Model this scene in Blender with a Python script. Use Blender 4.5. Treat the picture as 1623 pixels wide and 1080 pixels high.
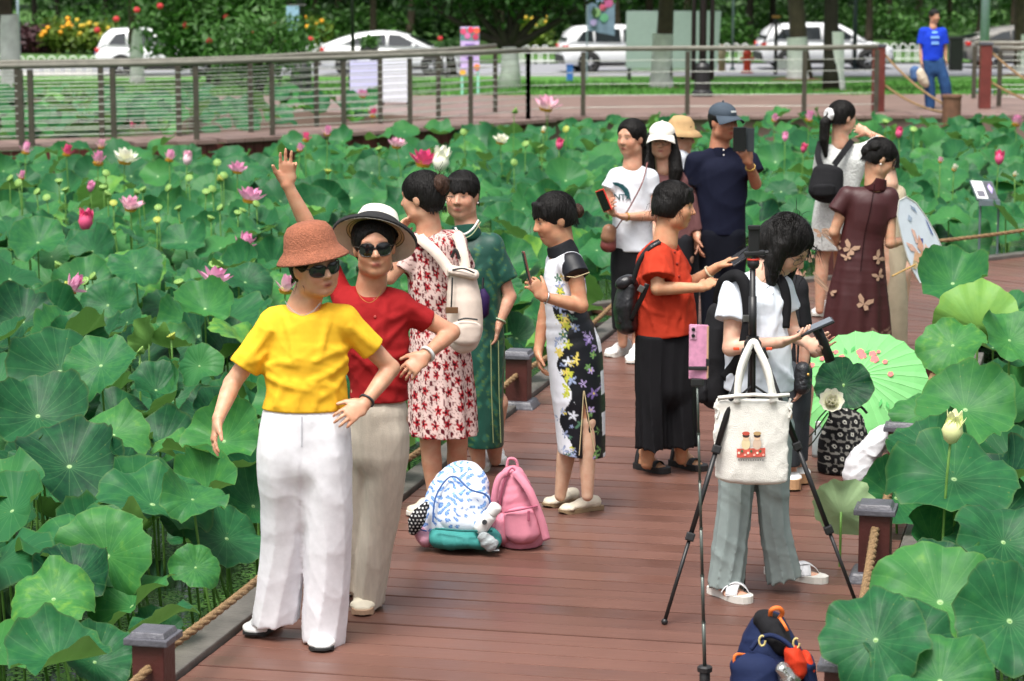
import bpy, bmesh, math, random
import numpy as np
from mathutils import Vector, Matrix, Euler
for o in list(bpy.data.objects): bpy.data.objects.remove(o)
sc = bpy.context.scene
COL = sc.collection
# ------------------------------------------------------------------ camera, sky, sun, exposure
F_PX, CXP, CYP, HC = 4000.0, 811.5, 540.0, 2.73
PITCH = math.atan(624.0 / F_PX)
cam_d = bpy.data.cameras.new('camera'); cam = bpy.data.objects.new('camera', cam_d); COL.objects.link(cam)
cam.location = (0, 0, HC); cam.rotation_euler = (math.pi / 2 - PITCH, 0, 0)
cam_d.sensor_width = 36.0; cam_d.lens = 36.0 * F_PX / 1623.0
cam_d.clip_start = 0.1; cam_d.clip_end = 900
cam_d.dof.use_dof = True; cam_d.dof.focus_distance = 11.2; cam_d.dof.aperture_fstop = 5.0
sc.camera = cam
world = bpy.data.worlds.new('World'); sc.world = world; world.use_nodes = True
nt = world.node_tree; bg = nt.nodes['Background']
sky = nt.nodes.new('ShaderNodeTexSky'); sky.sky_type = 'NISHITA'; sky.sun_disc = False
SUN_EL, SUN_AZ = math.radians(66), math.radians(205)
sky.sun_elevation = SUN_EL; sky.sun_rotation = SUN_AZ; sky.dust_density = 6.0; sky.air_density = 1.0; sky.ozone_density = 1.0
hs = nt.nodes.new('ShaderNodeHueSaturation'); hs.inputs['Saturation'].default_value = 0.30
nt.links.new(sky.outputs[0], hs.inputs['Color']); nt.links.new(hs.outputs[0], bg.inputs['Color'])
bg.inputs['Strength'].default_value = 0.125
sun_d = bpy.data.lights.new('sun', 'SUN'); sun = bpy.data.objects.new('sun', sun_d); COL.objects.link(sun)
sun_d.energy = 2.0; sun_d.angle = math.radians(24); sun_d.color = (1.0, 0.96, 0.9)
_sd = Vector((math.sin(SUN_AZ) * math.cos(SUN_EL), math.cos(SUN_AZ) * math.cos(SUN_EL), math.sin(SUN_EL)))
sun.rotation_euler = _sd.to_track_quat('Z', 'Y').to_euler()
sc.view_settings.view_transform = 'Standard'; sc.view_settings.look = 'None'
sc.view_settings.exposure = 0.78; sc.view_settings.gamma = 1.0; sc.view_settings.use_curve_mapping = False
sc.render.engine = 'CYCLES'
sc.cycles.use_denoising = True; sc.cycles.max_bounces = 6; sc.cycles.diffuse_bounces = 3; sc.cycles.glossy_bounces = 3
sc.cycles.transmission_bounces = 4; sc.cycles.transparent_max_bounces = 6; sc.cycles.caustics_reflective = False; sc.cycles.caustics_refractive = False
# ------------------------------------------------------------------ helpers
rnd = random.Random(7); nrg = np.random.default_rng(11)
CT, ST = math.cos(PITCH), math.sin(PITCH)
def ray(px, py):
    a = (px - CXP) / F_PX; b = (CYP - py) / F_PX
    return Vector((a, CT + b * ST, -ST + b * CT))
def G(px, py, z=0.0):
    d = ray(px, py); t = (z - HC) / d.z
    return Vector((0, 0, HC)) + d * t
def AT(px, py, Y):
    d = ray(px, py); return Vector((0, 0, HC)) + d * (Y / d.y)
def PX(Y): return F_PX / Y           # pixels per metre, about, at distance Y
def V(*a): return Vector(a if len(a) == 3 else a[0])
def lin(h):
    h = h.lstrip('#'); c = [int(h[i:i + 2], 16) / 255 for i in (0, 2, 4)]
    return tuple(x / 12.92 if x <= 0.04045 else ((x + 0.055) / 1.055) ** 2.4 for x in c)
def c4(c): return (c[0], c[1], c[2], 1.0)
MATS = {}
def mat(name, col=(0.5, 0.5, 0.5), rough=0.6, metal=0.0, var=0.12, vs=14.0, bump=0.0, bs=120.0, spec=0.5, attr=None, trans=0.0, sheen=0.0, coat=0.0, stretch=None, objvar=0.0, fold=0.0, fs=7.0, fstretch=(1, 1, 1)):
    if name in MATS: return MATS[name]
    m = bpy.data.materials.new(name); m.use_nodes = True; n = m.node_tree.nodes; l = m.node_tree.links
    b = n['Principled BSDF']; b.inputs['Roughness'].default_value = rough; b.inputs['Metallic'].default_value = metal
    b.inputs['Specular IOR Level'].default_value = spec
    if sheen: b.inputs['Sheen Weight'].default_value = sheen
    if coat: b.inputs['Coat Weight'].default_value = coat; b.inputs['Coat Roughness'].default_value = 0.12
    tc = n.new('ShaderNodeTexCoord'); src = tc.outputs['Object']
    if stretch:
        mp = n.new('ShaderNodeMapping'); mp.inputs['Scale'].default_value = stretch; l.new(src, mp.inputs[0]); src = mp.outputs[0]
    ns = n.new('ShaderNodeTexNoise'); ns.inputs['Scale'].default_value = vs; ns.inputs['Detail'].default_value = 4; l.new(src, ns.inputs['Vector'])
    mr = n.new('ShaderNodeMapRange'); mr.inputs[1].default_value = 0.25; mr.inputs[2].default_value = 0.75
    mr.inputs[3].default_value = 1 - var; mr.inputs[4].default_value = 1 + var; l.new(ns.outputs['Fac'], mr.inputs[0])
    vm = n.new('ShaderNodeVectorMath'); vm.operation = 'SCALE'
    if attr:
        at = n.new('ShaderNodeAttribute'); at.attribute_name = attr; l.new(at.outputs['Color'], vm.inputs[0])
    else:
        vm.inputs[0].default_value = col
    l.new(mr.outputs[0], vm.inputs['Scale']); out = vm.outputs[0]
    if objvar:
        oi = n.new('ShaderNodeObjectInfo'); mo = n.new('ShaderNodeMapRange'); mo.inputs[3].default_value = 1 - objvar; mo.inputs[4].default_value = 1 + objvar
        l.new(oi.outputs['Random'], mo.inputs[0]); v2 = n.new('ShaderNodeVectorMath'); v2.operation = 'SCALE'
        l.new(out, v2.inputs[0]); l.new(mo.outputs[0], v2.inputs['Scale']); out = v2.outputs[0]
    l.new(out, b.inputs['Base Color'])
    if bump:
        nb = n.new('ShaderNodeTexNoise'); nb.inputs['Scale'].default_value = bs; nb.inputs['Detail'].default_value = 3; l.new(src, nb.inputs['Vector'])
        bp = n.new('ShaderNodeBump'); bp.inputs['Strength'].default_value = bump; bp.inputs['Distance'].default_value = 0.01
        l.new(nb.outputs['Fac'], bp.inputs['Height']); l.new(bp.outputs[0], b.inputs['Normal'])
        if fold:
            nf = n.new('ShaderNodeTexNoise'); nf.noise_type = 'RIDGED_MULTIFRACTAL'; nf.inputs['Scale'].default_value = fs; nf.inputs['Detail'].default_value = 2.0; nf.inputs['Roughness'].default_value = 0.4; nf.inputs['Distortion'].default_value = 0.7; mf = n.new('ShaderNodeMapping'); mf.inputs['Scale'].default_value = fstretch; l.new(tc.outputs['Object'], mf.inputs[0]); l.new(mf.outputs[0], nf.inputs['Vector'])
            bf = n.new('ShaderNodeBump'); bf.inputs['Strength'].default_value = fold; bf.inputs['Distance'].default_value = 0.012; l.new(nf.outputs['Fac'], bf.inputs['Height']); l.new(bf.outputs[0], bp.inputs['Normal'])
    if trans:
        tr = n.new('ShaderNodeBsdfTranslucent'); l.new(out, tr.inputs['Color']); mx = n.new('ShaderNodeMixShader'); mx.inputs[0].default_value = trans
        l.new(b.outputs[0], mx.inputs[1]); l.new(tr.outputs[0], mx.inputs[2]); l.new(mx.outputs[0], n['Material Output'].inputs['Surface'])
    MATS[name] = m; return m
def props(o, label=None, cat=None, group=None, kind=None):
    if label: o['label'] = label
    if cat: o['category'] = cat
    if group: o['group'] = group
    if kind: o['kind'] = kind
    return o
def empty(name, loc=(0, 0, 0), label=None, cat=None, group=None, kind=None, rz=0.0):
    o = bpy.data.objects.new(name, None); COL.objects.link(o); o.location = loc; o.rotation_euler = (0, 0, rz); o.empty_display_size = 0.05
    return props(o, label, cat, group, kind)
def link(name, me, m=None, parent=None, loc=None, smooth=None):
    o = bpy.data.objects.new(name, me); COL.objects.link(o)
    if m is not None and len(me.materials) == 0: me.materials.append(m)
    if parent is not None: o.parent = parent
    if loc is not None: o.location = loc
    if smooth is not None: me.polygons.foreach_set('use_smooth', [smooth] * len(me.polygons))
    return o
def np_mesh(name, verts, faces, smooth=True, col=None):
    """verts (N,3), faces (M,3|4) arrays"""
    me = bpy.data.meshes.new(name); verts = np.asarray(verts, np.float32); faces = np.asarray(faces, np.int32); k = faces.shape[1]
    me.vertices.add(len(verts)); me.vertices.foreach_set('co', verts.ravel())
    me.loops.add(faces.size); me.loops.foreach_set('vertex_index', faces.ravel())
    me.polygons.add(len(faces)); me.polygons.foreach_set('loop_start', np.arange(len(faces), dtype=np.int32) * k)
    me.polygons.foreach_set('use_smooth', np.full(len(faces), smooth)); me.update(calc_edges=True)
    if col is not None:
        a = me.attributes.new('Col', 'FLOAT_COLOR', 'POINT'); c = np.ones((len(verts), 4), np.float32); c[:, :3] = col; a.data.foreach_set('color', c.ravel())
    me.validate(); return me
class MB:
    """collects simple shapes for ONE mesh"""
    def __init__(s): s.v = []; s.f = []
    def add(s, vs, fs):
        o = len(s.v); s.v += [tuple(x) for x in vs]; s.f += [tuple(i + o for i in f) for f in fs]; return s
    def box(s, c, d, rot=None, bev=0.0, taper=1.0):
        c = V(c); hx, hy, hz = d[0] / 2, d[1] / 2, d[2] / 2; R = rot if rot is not None else Matrix.Identity(3)
        if bev <= 0:
            vs = [c + R @ V(x * hx * (taper if z > 0 else 1), y * hy * (taper if z > 0 else 1), z * hz) for z in (-1, 1) for y in (-1, 1) for x in (-1, 1)]
            return s.add(vs, [(0, 2, 3, 1), (4, 5, 7, 6), (0, 1, 5, 4), (2, 6, 7, 3), (0, 4, 6, 2), (1, 3, 7, 5)])
        bm = bmesh.new(); bmesh.ops.create_cube(bm, size=1.0)
        for v in bm.verts:
            t = taper if v.co.z > 0 else 1.0; v.co = V(v.co.x * d[0] * t, v.co.y * d[1] * t, v.co.z * d[2])
        bmesh.ops.bevel(bm, geom=list(bm.edges), offset=bev, segments=2, affect='EDGES', profile=0.6)
        bm.verts.index_update(); s.add([c + R @ v.co for v in bm.verts], [[v.index for v in f.verts] for f in bm.faces]); bm.free(); return s
    def tube(s, pts, r, n=8, cap=True):
        pts = [V(p) for p in pts]; rs = r if isinstance(r, (list, tuple)) else [r] * len(pts); base = len(s.v); ref = None
        for i, p in enumerate(pts):
            t = (pts[min(i + 1, len(pts) - 1)] - pts[max(i - 1, 0)]).normalized()
            if ref is None: ref = V(0, 0, 1) if abs(t.z) < 0.9 else V(1, 0, 0)
            u = t.cross(ref).normalized(); w = u.cross(t).normalized(); ref = w
            for k in range(n):
                a = 2 * math.pi * k / n; s.v.append(tuple(p + (u * math.cos(a) + w * math.sin(a)) * rs[i]))
        for i in range(len(pts) - 1):
            for k in range(n):
                a, b = base + i * n + k, base + i * n + (k + 1) % n; s.f.append((a, b, b + n, a + n))
        if cap:
            s.f.append(tuple(base + k for k in reversed(range(n)))); e = base + (len(pts) - 1) * n; s.f.append(tuple(e + k for k in range(n)))
        return s
    def lathe(s, prof, c=(0, 0, 0), rot=None, n=24, closed=False):
        c = V(c); R = rot if rot is not None else Matrix.Identity(3); base = len(s.v); m = len(prof)
        for r, z in prof:
            for k in range(n):
                a = 2 * math.pi * k / n; s.v.append(tuple(c + R @ V(r * math.cos(a), r * math.sin(a), z)))
        for i in range(m - 1 if not closed else m):
            j = (i + 1) % m
            for k in range(n):
                a, b = base + i * n + k, base + i * n + (k + 1) % n; a2, b2 = base + j * n + k, base + j * n + (k + 1) % n; s.f.append((a, b, b2, a2))
        return s
    def prism(s, poly, frame, depth):
        """poly: 2d outline; frame: function (x,y,d) -> point; depth: (d0,d1)"""
        n = len(poly); vs = [frame(x, y, depth[0]) for x, y in poly] + [frame(x, y, depth[1]) for x, y in poly]
        return s.add(vs, [tuple(range(n - 1, -1, -1)), tuple(range(n, 2 * n))] + [(i, (i + 1) % n, n + (i + 1) % n, n + i) for i in range(n)])
    def ball(s, c, r, n=10, m=6, rot=None):
        r = (r, r, r) if not isinstance(r, (tuple, list)) else r; c = V(c); R = rot if rot is not None else Matrix.Identity(3); base = len(s.v)
        s.v.append(tuple(c + R @ V(0, 0, -r[2])))
        for i in range(1, m):
            ph = -math.pi / 2 + math.pi * i / m
            for k in range(n):
                a = 2 * math.pi * k / n; s.v.append(tuple(c + R @ V(r[0] * math.cos(ph) * math.cos(a), r[1] * math.cos(ph) * math.sin(a), r[2] * math.sin(ph))))
        s.v.append(tuple(c + R @ V(0, 0, r[2]))); e = len(s.v) - 1
        for k in range(n):
            s.f.append((base, base + 1 + (k + 1) % n, base + 1 + k)); s.f.append((e, e - n + k, e - n + (k + 1) % n))
        for i in range(m - 2):
            for k in range(n):
                a, b = base + 1 + i * n + k, base + 1 + i * n + (k + 1) % n; s.f.append((a, b, b + n, a + n))
        return s
    def mesh(s, name='mesh', smooth=False):
        me = bpy.data.meshes.new(name); me.from_pydata(s.v, [], s.f); me.update()
        me.polygons.foreach_set('use_smooth', [smooth] * len(me.polygons)); return me
    def build(s, name, m, parent=None, smooth=False, origin=None):
        if origin is not None: ox = V(origin); s.v = [tuple(V(v) - ox) for v in s.v]
        return link(name, s.mesh(name, smooth), m, parent)
def frame_of(z, x=None):
    z = V(z).normalized(); x = V(x) if x is not None else (V(1, 0, 0) if abs(z.x) < 0.9 else V(0, 1, 0))
    y = z.cross(x).normalized(); x = y.cross(z).normalized(); return Matrix((x, y, z)).transposed()
def rotz(a): return Matrix.Rotation(a, 3, 'Z')
def bez(p0, p1, p2, n=10):
    p0, p1, p2 = V(p0), V(p1), V(p2); return [(p0 * (1 - t) ** 2 + p1 * 2 * t * (1 - t) + p2 * t * t) for t in [i / n for i in range(n + 1)]]
def spline(pts, n=6):
    pts = [V(p) for p in pts]; out = []
    for i in range(len(pts) - 1):
        a, b, c, d = pts[max(i - 1, 0)], pts[i], pts[i + 1], pts[min(i + 2, len(pts) - 1)]
        for k in range(n):
            t = k / n; out.append(0.5 * ((2 * b) + (c - a) * t + (2 * a - 5 * b + 4 * c - d) * t * t + (3 * b - a - 3 * c + d) * t ** 3))
    return out + [pts[-1]]
def copy_tree(o, parent=None):
    c = o.copy(); COL.objects.link(c); c.parent = parent
    for ch in o.children: copy_tree(ch, c)
    return c
# ================================================================== THE SETTING
def plank_material(name, c1, c2, rough=(0.22, 0.5)):
    m = bpy.data.materials.new(name); m.use_nodes = True; n = m.node_tree.nodes; l = m.node_tree.links; b = n['Principled BSDF']; b.inputs['Specular IOR Level'].default_value = 0.33
    tc = n.new('ShaderNodeTexCoord'); oi = n.new('ShaderNodeObjectInfo')
    mu = n.new('ShaderNodeMath'); mu.operation = 'MULTIPLY'; mu.inputs[1].default_value = 77.0; l.new(oi.outputs['Random'], mu.inputs[0])
    ad = n.new('ShaderNodeVectorMath'); l.new(tc.outputs['Object'], ad.inputs[0]); l.new(mu.outputs[0], ad.inputs[1])
    mp = n.new('ShaderNodeMapping'); mp.inputs['Scale'].default_value = (1.2, 60, 60); l.new(ad.outputs[0], mp.inputs[0])
    g = n.new('ShaderNodeTexNoise'); g.inputs['Scale'].default_value = 1.0; g.inputs['Detail'].default_value = 5; l.new(mp.outputs[0], g.inputs['Vector'])
    s = n.new('ShaderNodeTexNoise'); s.inputs['Scale'].default_value = 2.3; s.inputs['Detail'].default_value = 6; l.new(ad.outputs[0], s.inputs['Vector'])
    mx = n.new('ShaderNodeMix'); mx.data_type = 'RGBA'; mx.inputs[6].default_value = c4(c1); mx.inputs[7].default_value = c4(c2)
    a1 = n.new('ShaderNodeMath'); a1.operation = 'MULTIPLY_ADD'; a1.inputs[1].default_value = 0.45; l.new(g.outputs['Fac'], a1.inputs[0])
    a2 = n.new('ShaderNodeMath'); a2.operation = 'MULTIPLY_ADD'; a2.inputs[1].default_value = 0.42; a2.inputs[2].default_value = -0.30; l.new(oi.outputs['Random'], a2.inputs[0])
    a3 = n.new('ShaderNodeMath'); a3.operation = 'MULTIPLY_ADD'; a3.inputs[1].default_value = 0.8; l.new(s.outputs['Fac'], a3.inputs[0]); l.new(a2.outputs[0], a3.inputs[2])
    l.new(a3.outputs[0], a1.inputs[2]); a1.use_clamp = True; l.new(a1.outputs[0], mx.inputs[0]); l.new(mx.outputs[2], b.inputs['Base Color'])
    rr = n.new('ShaderNodeMapRange'); rr.inputs[1].default_value = 0.35; rr.inputs[2].default_value = 0.68; rr.inputs[3].default_value = rough[0]; rr.inputs[4].default_value = rough[1]
    l.new(s.outputs['Fac'], rr.inputs[0]); l.new(rr.outputs[0], b.inputs['Roughness'])
    bp = n.new('ShaderNodeBump'); bp.inputs['Strength'].default_value = 0.35; bp.inputs['Distance'].default_value = 0.003; l.new(g.outputs['Fac'], bp.inputs['Height']); l.new(bp.outputs[0], b.inputs['Normal'])
    MATS[name] = m; return m
M_PLANK = plank_material('deck_plank', lin('#50362e'), lin('#7a564a'), (0.30, 0.52))
M_PLANK_FAR = plank_material('bridge_plank', lin('#6d5650'), lin('#8f7a73'), (0.45, 0.65))
M_FASCIA = mat('fascia_wood', lin('#5a2824'), 0.6, var=0.3, vs=5)
M_POST = mat('post_wood', lin('#4a2420'), 0.45, var=0.25, vs=9, bump=0.2, bs=60)
M_CAP = mat('post_cap', lin('#55555c'), 0.4, var=0.3, vs=20, bump=0.3, bs=70)
M_TRIM = mat('edge_trim', lin('#5e5a55'), 0.55, var=0.35, vs=9, bump=0.3, bs=50)
M_JOIST = mat('joist_dark', lin('#221814'), 0.8)
WATER_Z = -0.42
# water: dark pond with patches of duckweed
wm = bpy.data.materials.new('pond_water'); wm.use_nodes = True; n = wm.node_tree.nodes; l = wm.node_tree.links; b = n['Principled BSDF']
tc = n.new('ShaderNodeTexCoord'); n1 = n.new('ShaderNodeTexNoise'); n1.inputs['Scale'].default_value = 1.1; n1.inputs['Detail'].default_value = 6; l.new(tc.outputs['Object'], n1.inputs['Vector'])
n2 = n.new('ShaderNodeTexVoronoi'); n2.inputs['Scale'].default_value = 55; l.new(tc.outputs['Object'], n2.inputs['Vector'])
m1 = n.new('ShaderNodeMapRange'); m1.inputs[1].default_value = 0.40; m1.inputs[2].default_value = 0.52; l.new(n1.outputs['Fac'], m1.inputs[0])
m2 = n.new('ShaderNodeMapRange'); m2.inputs[1].default_value = 0.62; m2.inputs[2].default_value = 0.45; l.new(n2.outputs['Distance'], m2.inputs[0])
mm = n.new('ShaderNodeMath'); mm.operation = 'MULTIPLY'; l.new(m1.outputs[0], mm.inputs[0]); l.new(m2.outputs[0], mm.inputs[1])
mx = n.new('ShaderNodeMix'); mx.data_type = 'RGBA'; mx.inputs[6].default_value = c4(lin('#10180f')); mx.inputs[7].default_value = c4(lin('#4c7a2c')); l.new(mm.outputs[0], mx.inputs[0]); l.new(mx.outputs[2], b.inputs['Base Color'])
mr = n.new('ShaderNodeMapRange'); mr.inputs[3].default_value = 0.08; mr.inputs[4].default_value = 0.7; l.new(mm.outputs[0], mr.inputs[0]); l.new(mr.outputs[0], b.inputs['Roughness'])
bp = n.new('ShaderNodeBump'); bp.inputs['Strength'].default_value = 0.5; bp.inputs['Distance'].default_value = 0.01; l.new(mm.outputs[0], bp.inputs['Height']); l.new(bp.outputs[0], b.inputs['Normal'])
mb = MB(); mb.add([(-60, -3, WATER_Z), (60, -3, WATER_Z), (60, 46, WATER_Z), (-60, 46, WATER_Z)], [(0, 1, 2, 3)])
props(mb.build('pond_water', wm), 'dark pond water with bright green duckweed under the lotus', kind='structure')

# ---------------------------------------------------------------- main boardwalk
L1, L2 = G(285, 1076), G(868, 612)
DV = (L2 - L1); DV.z = 0; DV.normalize(); DN = V(DV.y, -DV.x, 0)            # along, and across to the right
R1 = G(1392, 965); DW = (R1 - L1).dot(DN)                                   # deck width
DANG = math.atan2(DN.y, DN.x)
def deck_pt(s, w, z=0.0): return L1 + DV * s + DN * w + V(0, 0, z)
B1, B2 = G(1280, 447), G(1623, 406)
WV = (B2 - B1); WV.z = 0; WV.normalize(); WN = V(WV.y, -WV.x, 0)             # along the wing; towards the camera
PW, PGAP = 0.148, 0.009
def corner_s():
    # where the left edge meets the wing's back line
    A = np.array([[DV.x, -WV.x], [DV.y, -WV.y]]); r = np.array([B1.x - L1.x, B1.y - L1.y]); return np.linalg.solve(A, r)[0]
SC = corner_s()
mb = MB()
for w in (0.25, DW / 2, DW - 0.25):
    a, c = deck_pt(-2.4, w, -0.12), deck_pt(SC - 0.2, w, -0.12); mb.box((a + c) / 2, (0.12, (c - a).length, 0.16), rot=rotz(math.atan2(DV.y, DV.x) - math.pi / 2))
deck = mb.build('boardwalk', M_JOIST); props(deck, 'reddish brown plank boardwalk leading through the lotus pond', kind='structure')
pm = MB().box((0, 0, -0.016), (DW, PW - PGAP, 0.032), bev=0.004).mesh('plank'); pm.materials.append(M_PLANK)
k = 0; s = -2.4
while s < SC + 1.0:
    # the planks stop at the back line of the wing
    o = link('plank', pm, None, deck); w0 = 0.0
    o.location = deck_pt(s, DW / 2, rnd.uniform(-0.0022, 0.0022)); o.rotation_euler = (rnd.uniform(-0.003, 0.003), rnd.uniform(-0.0006, 0.0006), DANG + rnd.uniform(-0.0008, 0.0008))
    if s > SC - 0.5: o.location.z -= 0.012
    s += PW
for side, w in ((0, -0.075), (1, DW + 0.075)):
    a, c = deck_pt(-2.4, w, -0.02), deck_pt(SC - 0.1 if side == 0 else SC - 2.2, w, -0.02)
    MB().box((a + c) / 2, (0.13, (c - a).length, 0.09), rot=rotz(math.atan2(DV.y, DV.x) - math.pi / 2), bev=0.008).build('edge_board', M_TRIM, deck)
    MB().box((a + c) / 2 + V(0, 0, -0.17), (0.06, (c - a).length, 0.24), rot=rotz(math.atan2(DV.y, DV.x) - math.pi / 2)).build('fascia_board', M_FASCIA, deck)
# the wing that turns off to the right
WW = 2.3
wing = MB().box(B1 + WV * 3.2 + WN * WW / 2 + V(0, 0, -0.16), (11.5, WW - 0.3, 0.14), rot=rotz(math.atan2(WV.y, WV.x))).build('boardwalk_branch', M_JOIST)
props(wing, 'plank boardwalk branch turning off behind the painter towards the pond', kind='structure')
wm_ = MB().box((0, 0, -0.016), (WW, PW - PGAP, 0.032), bev=0.004).mesh('plank'); wm_.materials.append(M_PLANK)
s = -2.3
while s < 8.6:
    o = link('plank', wm_, None, wing); o.location = B1 + WV * s + WN * (WW / 2) + V(0, 0, -0.008 + rnd.uniform(-0.002, 0.002)); o.rotation_euler = (0, 0, math.atan2(WN.y, WN.x)); s += PW
a, c = B1 + WV * -2.4 - WN * 0.06, B1 + WV * 8.7 - WN * 0.06
MB().box((a + c) / 2 + V(0, 0, -0.02), ((c - a).length, 0.12, 0.09), rot=rotz(math.atan2(WV.y, WV.x)), bev=0.008).build('edge_board', M_TRIM, wing)

# ---------------------------------------------------------------- rope posts and ropes
def rope_material():
    m = mat('rope_fibre', lin('#8f7350'), 0.9, var=0.35, vs=60, bump=0.8, bs=240); return m
M_ROPE = rope_material()
def rope_post(p, label, h=0.30, w=0.135, plate=True):
    t = empty('rope_post', (p.x, p.y, p.z), label, 'post', 'low posts along the boardwalk edge', rz=DANG)
    MB().box((0, 0, h / 2), (w, w, h), bev=0.006).build('shaft', M_POST, t)
    cp = MB().box((0, 0, h + 0.012), (w + 0.045, w + 0.045, 0.026), bev=0.005).build('cap', M_CAP, t)
    MB().box((0, 0, h + 0.034), (w + 0.02, w + 0.02, 0.022), bev=0.004, taper=0.86).build('cap_top', M_CAP, cp)
    MB().box((0, 0, -0.011), (w + 0.03, w + 0.03, 0.018)).build('collar', M_POST, t)
    if plate: MB().box((0, 0, 0.02), (w + 0.10, w + 0.10, 0.05), bev=0.012, taper=0.8).build('base_plate', M_CAP, t)
    return t
def rope(a, b, label, sag=0.02, r=0.017):
    a, b = V(a), V(b); L = (b - a).length; n_ = max(14, int(L / 0.035)); mid = (a + b) / 2
    o = empty('rope', mid, label, 'rope', 'ropes strung between the low posts')
    d = (b - a).normalized(); fr = frame_of(d)
    def path(t): return a + (b - a) * t - V(0, 0, sag * 4 * t * (1 - t)) - mid
    for q in range(3):
        pts = [path(i / n_) + fr @ V(math.cos(q * 2.094 + i * 0.9) * r * 0.45, math.sin(q * 2.094 + i * 0.9) * r * 0.45, 0) for i in range(n_ + 1)]
        MB().tube(pts, r * 0.62, n=6).build('strand', M_ROPE, o, smooth=True)
    mbf = MB()
    for i in range(int(L * 260)):
        p = path(rnd.random()); u = (fr @ V(rnd.gauss(0, 1), rnd.gauss(0, 1), 0)).normalized(); v = (u + d * rnd.uniform(-1.2, 1.2)).normalized(); q = p + u * r * 0.8; e = q + v * rnd.uniform(0.006, 0.017); sd = d.cross(v) * 0.0008
        mbf.add([q - sd, q + sd, e], [(0, 1, 2)])
    f = mbf.build('fibres', M_ROPE, o); f['kind'] = 'stuff'
    return o
PR = [G(1338, 1190), G(1386, 918), G(1428, 772), G(1478, 655)]
PL = [G(247, 1138), G(834, 645)]
def put_posts():
    Lb = lambda t: 'low brown rope post with grey cap ' + t
    rope_post(deck_pt((PL[0] - L1).dot(DV), 0.085, -0.005), Lb('at the walk edge below the woman in yellow'), h=0.29, w=0.12, plate=False)
    rope_post(deck_pt((PL[1] - L1).dot(DV), -0.02), Lb('between the green dress and the floral cheongsam'))
    lab = ['behind the navy backpack', 'beside the tripod foot, under a pale leaf', 'behind the white cloth bag', 'beside the green parasol']
    for p, t in zip(PR, lab): rope_post(V(p.x, p.y, 0), Lb(t))
put_posts()
pl0 = deck_pt((PL[0] - L1).dot(DV), 0.085); pl1 = deck_pt((PL[1] - L1).dot(DV), -0.02); plm = deck_pt((PL[0] - L1).dot(DV) + 2.7, 0.0)
rope_post(plm, 'low brown rope post hidden behind the trousers of the woman in yellow', plate=False)
rope(pl0 + V(0, 0, 0.22), plm + V(0, 0, 0.22), 'brown fibre rope in front of the pond below the woman in yellow', 0.03)
rope(plm + V(0, 0, 0.22), pl1 + V(0, 0, 0.2), 'brown fibre rope behind the floral dress ending at a post', 0.03)
ple = deck_pt(SC - 1.6, -0.02)
rope(pl1 + V(0, 0, 0.2), ple + V(0, 0, 0.2), 'brown fibre rope behind the women in white and orange tops', 0.04)
pl_f = pl0 - (plm - pl0); rope(pl_f + V(0, 0, 0.2), pl0 + V(0, 0, 0.2), 'short end of fibre rope leaving the nearest post', 0.03)
for i in range(3):
    a, b = V(PR[i].x, PR[i].y, 0.24), V(PR[i + 1].x, PR[i + 1].y, 0.24)
    rope(a, b, ['frayed fibre rope rising in front of the tripod foot', 'frayed fibre rope between the pale leaf and the white bag', 'frayed fibre rope beside the green parasol'][i], 0.05, r=0.02)
pw = [B1 + WV * t - WN * 0.05 for t in (0.4, 3.3, 6.2)]
for p, t in zip(pw, ('behind the woman painting', 'below the small information stand', 'far along the branch walk')): rope_post(V(p.x, p.y, 0), 'low brown rope post ' + t, plate=False)
rope(pw[0] + V(0, 0, 0.24), pw[1] + V(0, 0, 0.24), 'thin rope along the branch walk behind the painting', 0.03)
rope(pw[1] + V(0, 0, 0.24), pw[2] + V(0, 0, 0.24), 'thin rope along the branch walk below the information stand', 0.03)

# ---------------------------------------------------------------- far bridge with cable railings
M_RAIL = mat('rail_grey', lin('#77756a'), 0.45, var=0.2, vs=6)
M_RPOST = mat('rail_post', lin('#4a463c'), 0.5, metal=0.2, var=0.25, vs=8)
M_CABLE = mat('rail_cable', lin('#b9bdb4'), 0.45, metal=0.2, var=0.1)
BF = [G(x, y) for x, y in ((-560, 250), (-400, 246), (-250, 241), (-100, 236), (35, 231), (181, 227), (312, 222), (432, 215), (545, 209), (650, 202), (746, 196), (837, 189))]
BK = [V(p.x + 0.05, p.y + 1.45, 0) for p in BF]
bridge = empty('bridge', BF[0], 'low plank bridge crossing behind the lotus field', kind='structure')
def resample(P, step):
    out = []; 
    for a, b in zip(P[:-1], P[1:]):
        n_ = max(1, round((b - a).length / step)); out += [a + (b - a) * (i / n_) for i in range(n_)]
    return out + [P[-1]]
front = resample(BF, 0.3)
for a, b in zip(front[:-1], front[1:]):
    d = (b - a).normalized(); ang = math.atan2(d.y, d.x); L = (b - a).length
    o = MB().box((0, 0, 0), (L - 0.012, 1.25, 0.06), bev=0.004).build('plank', M_PLANK_FAR, bridge); o.location = (a + b) / 2 + V(0, 0.60, -0.03) - BF[0]; o.rotation_euler = (0, 0, ang)
    for q in range(2):
        o = MB().box((0, 0, 0), (L / 2 - 0.014, 0.03, 0.36)).build('fascia_board', M_FASCIA, bridge)
        o.location = a + d * L * (0.25 + 0.5 * q) + V(0, -0.06, -0.25) - BF[0]; o.rotation_euler = (0, 0, ang)
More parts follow.
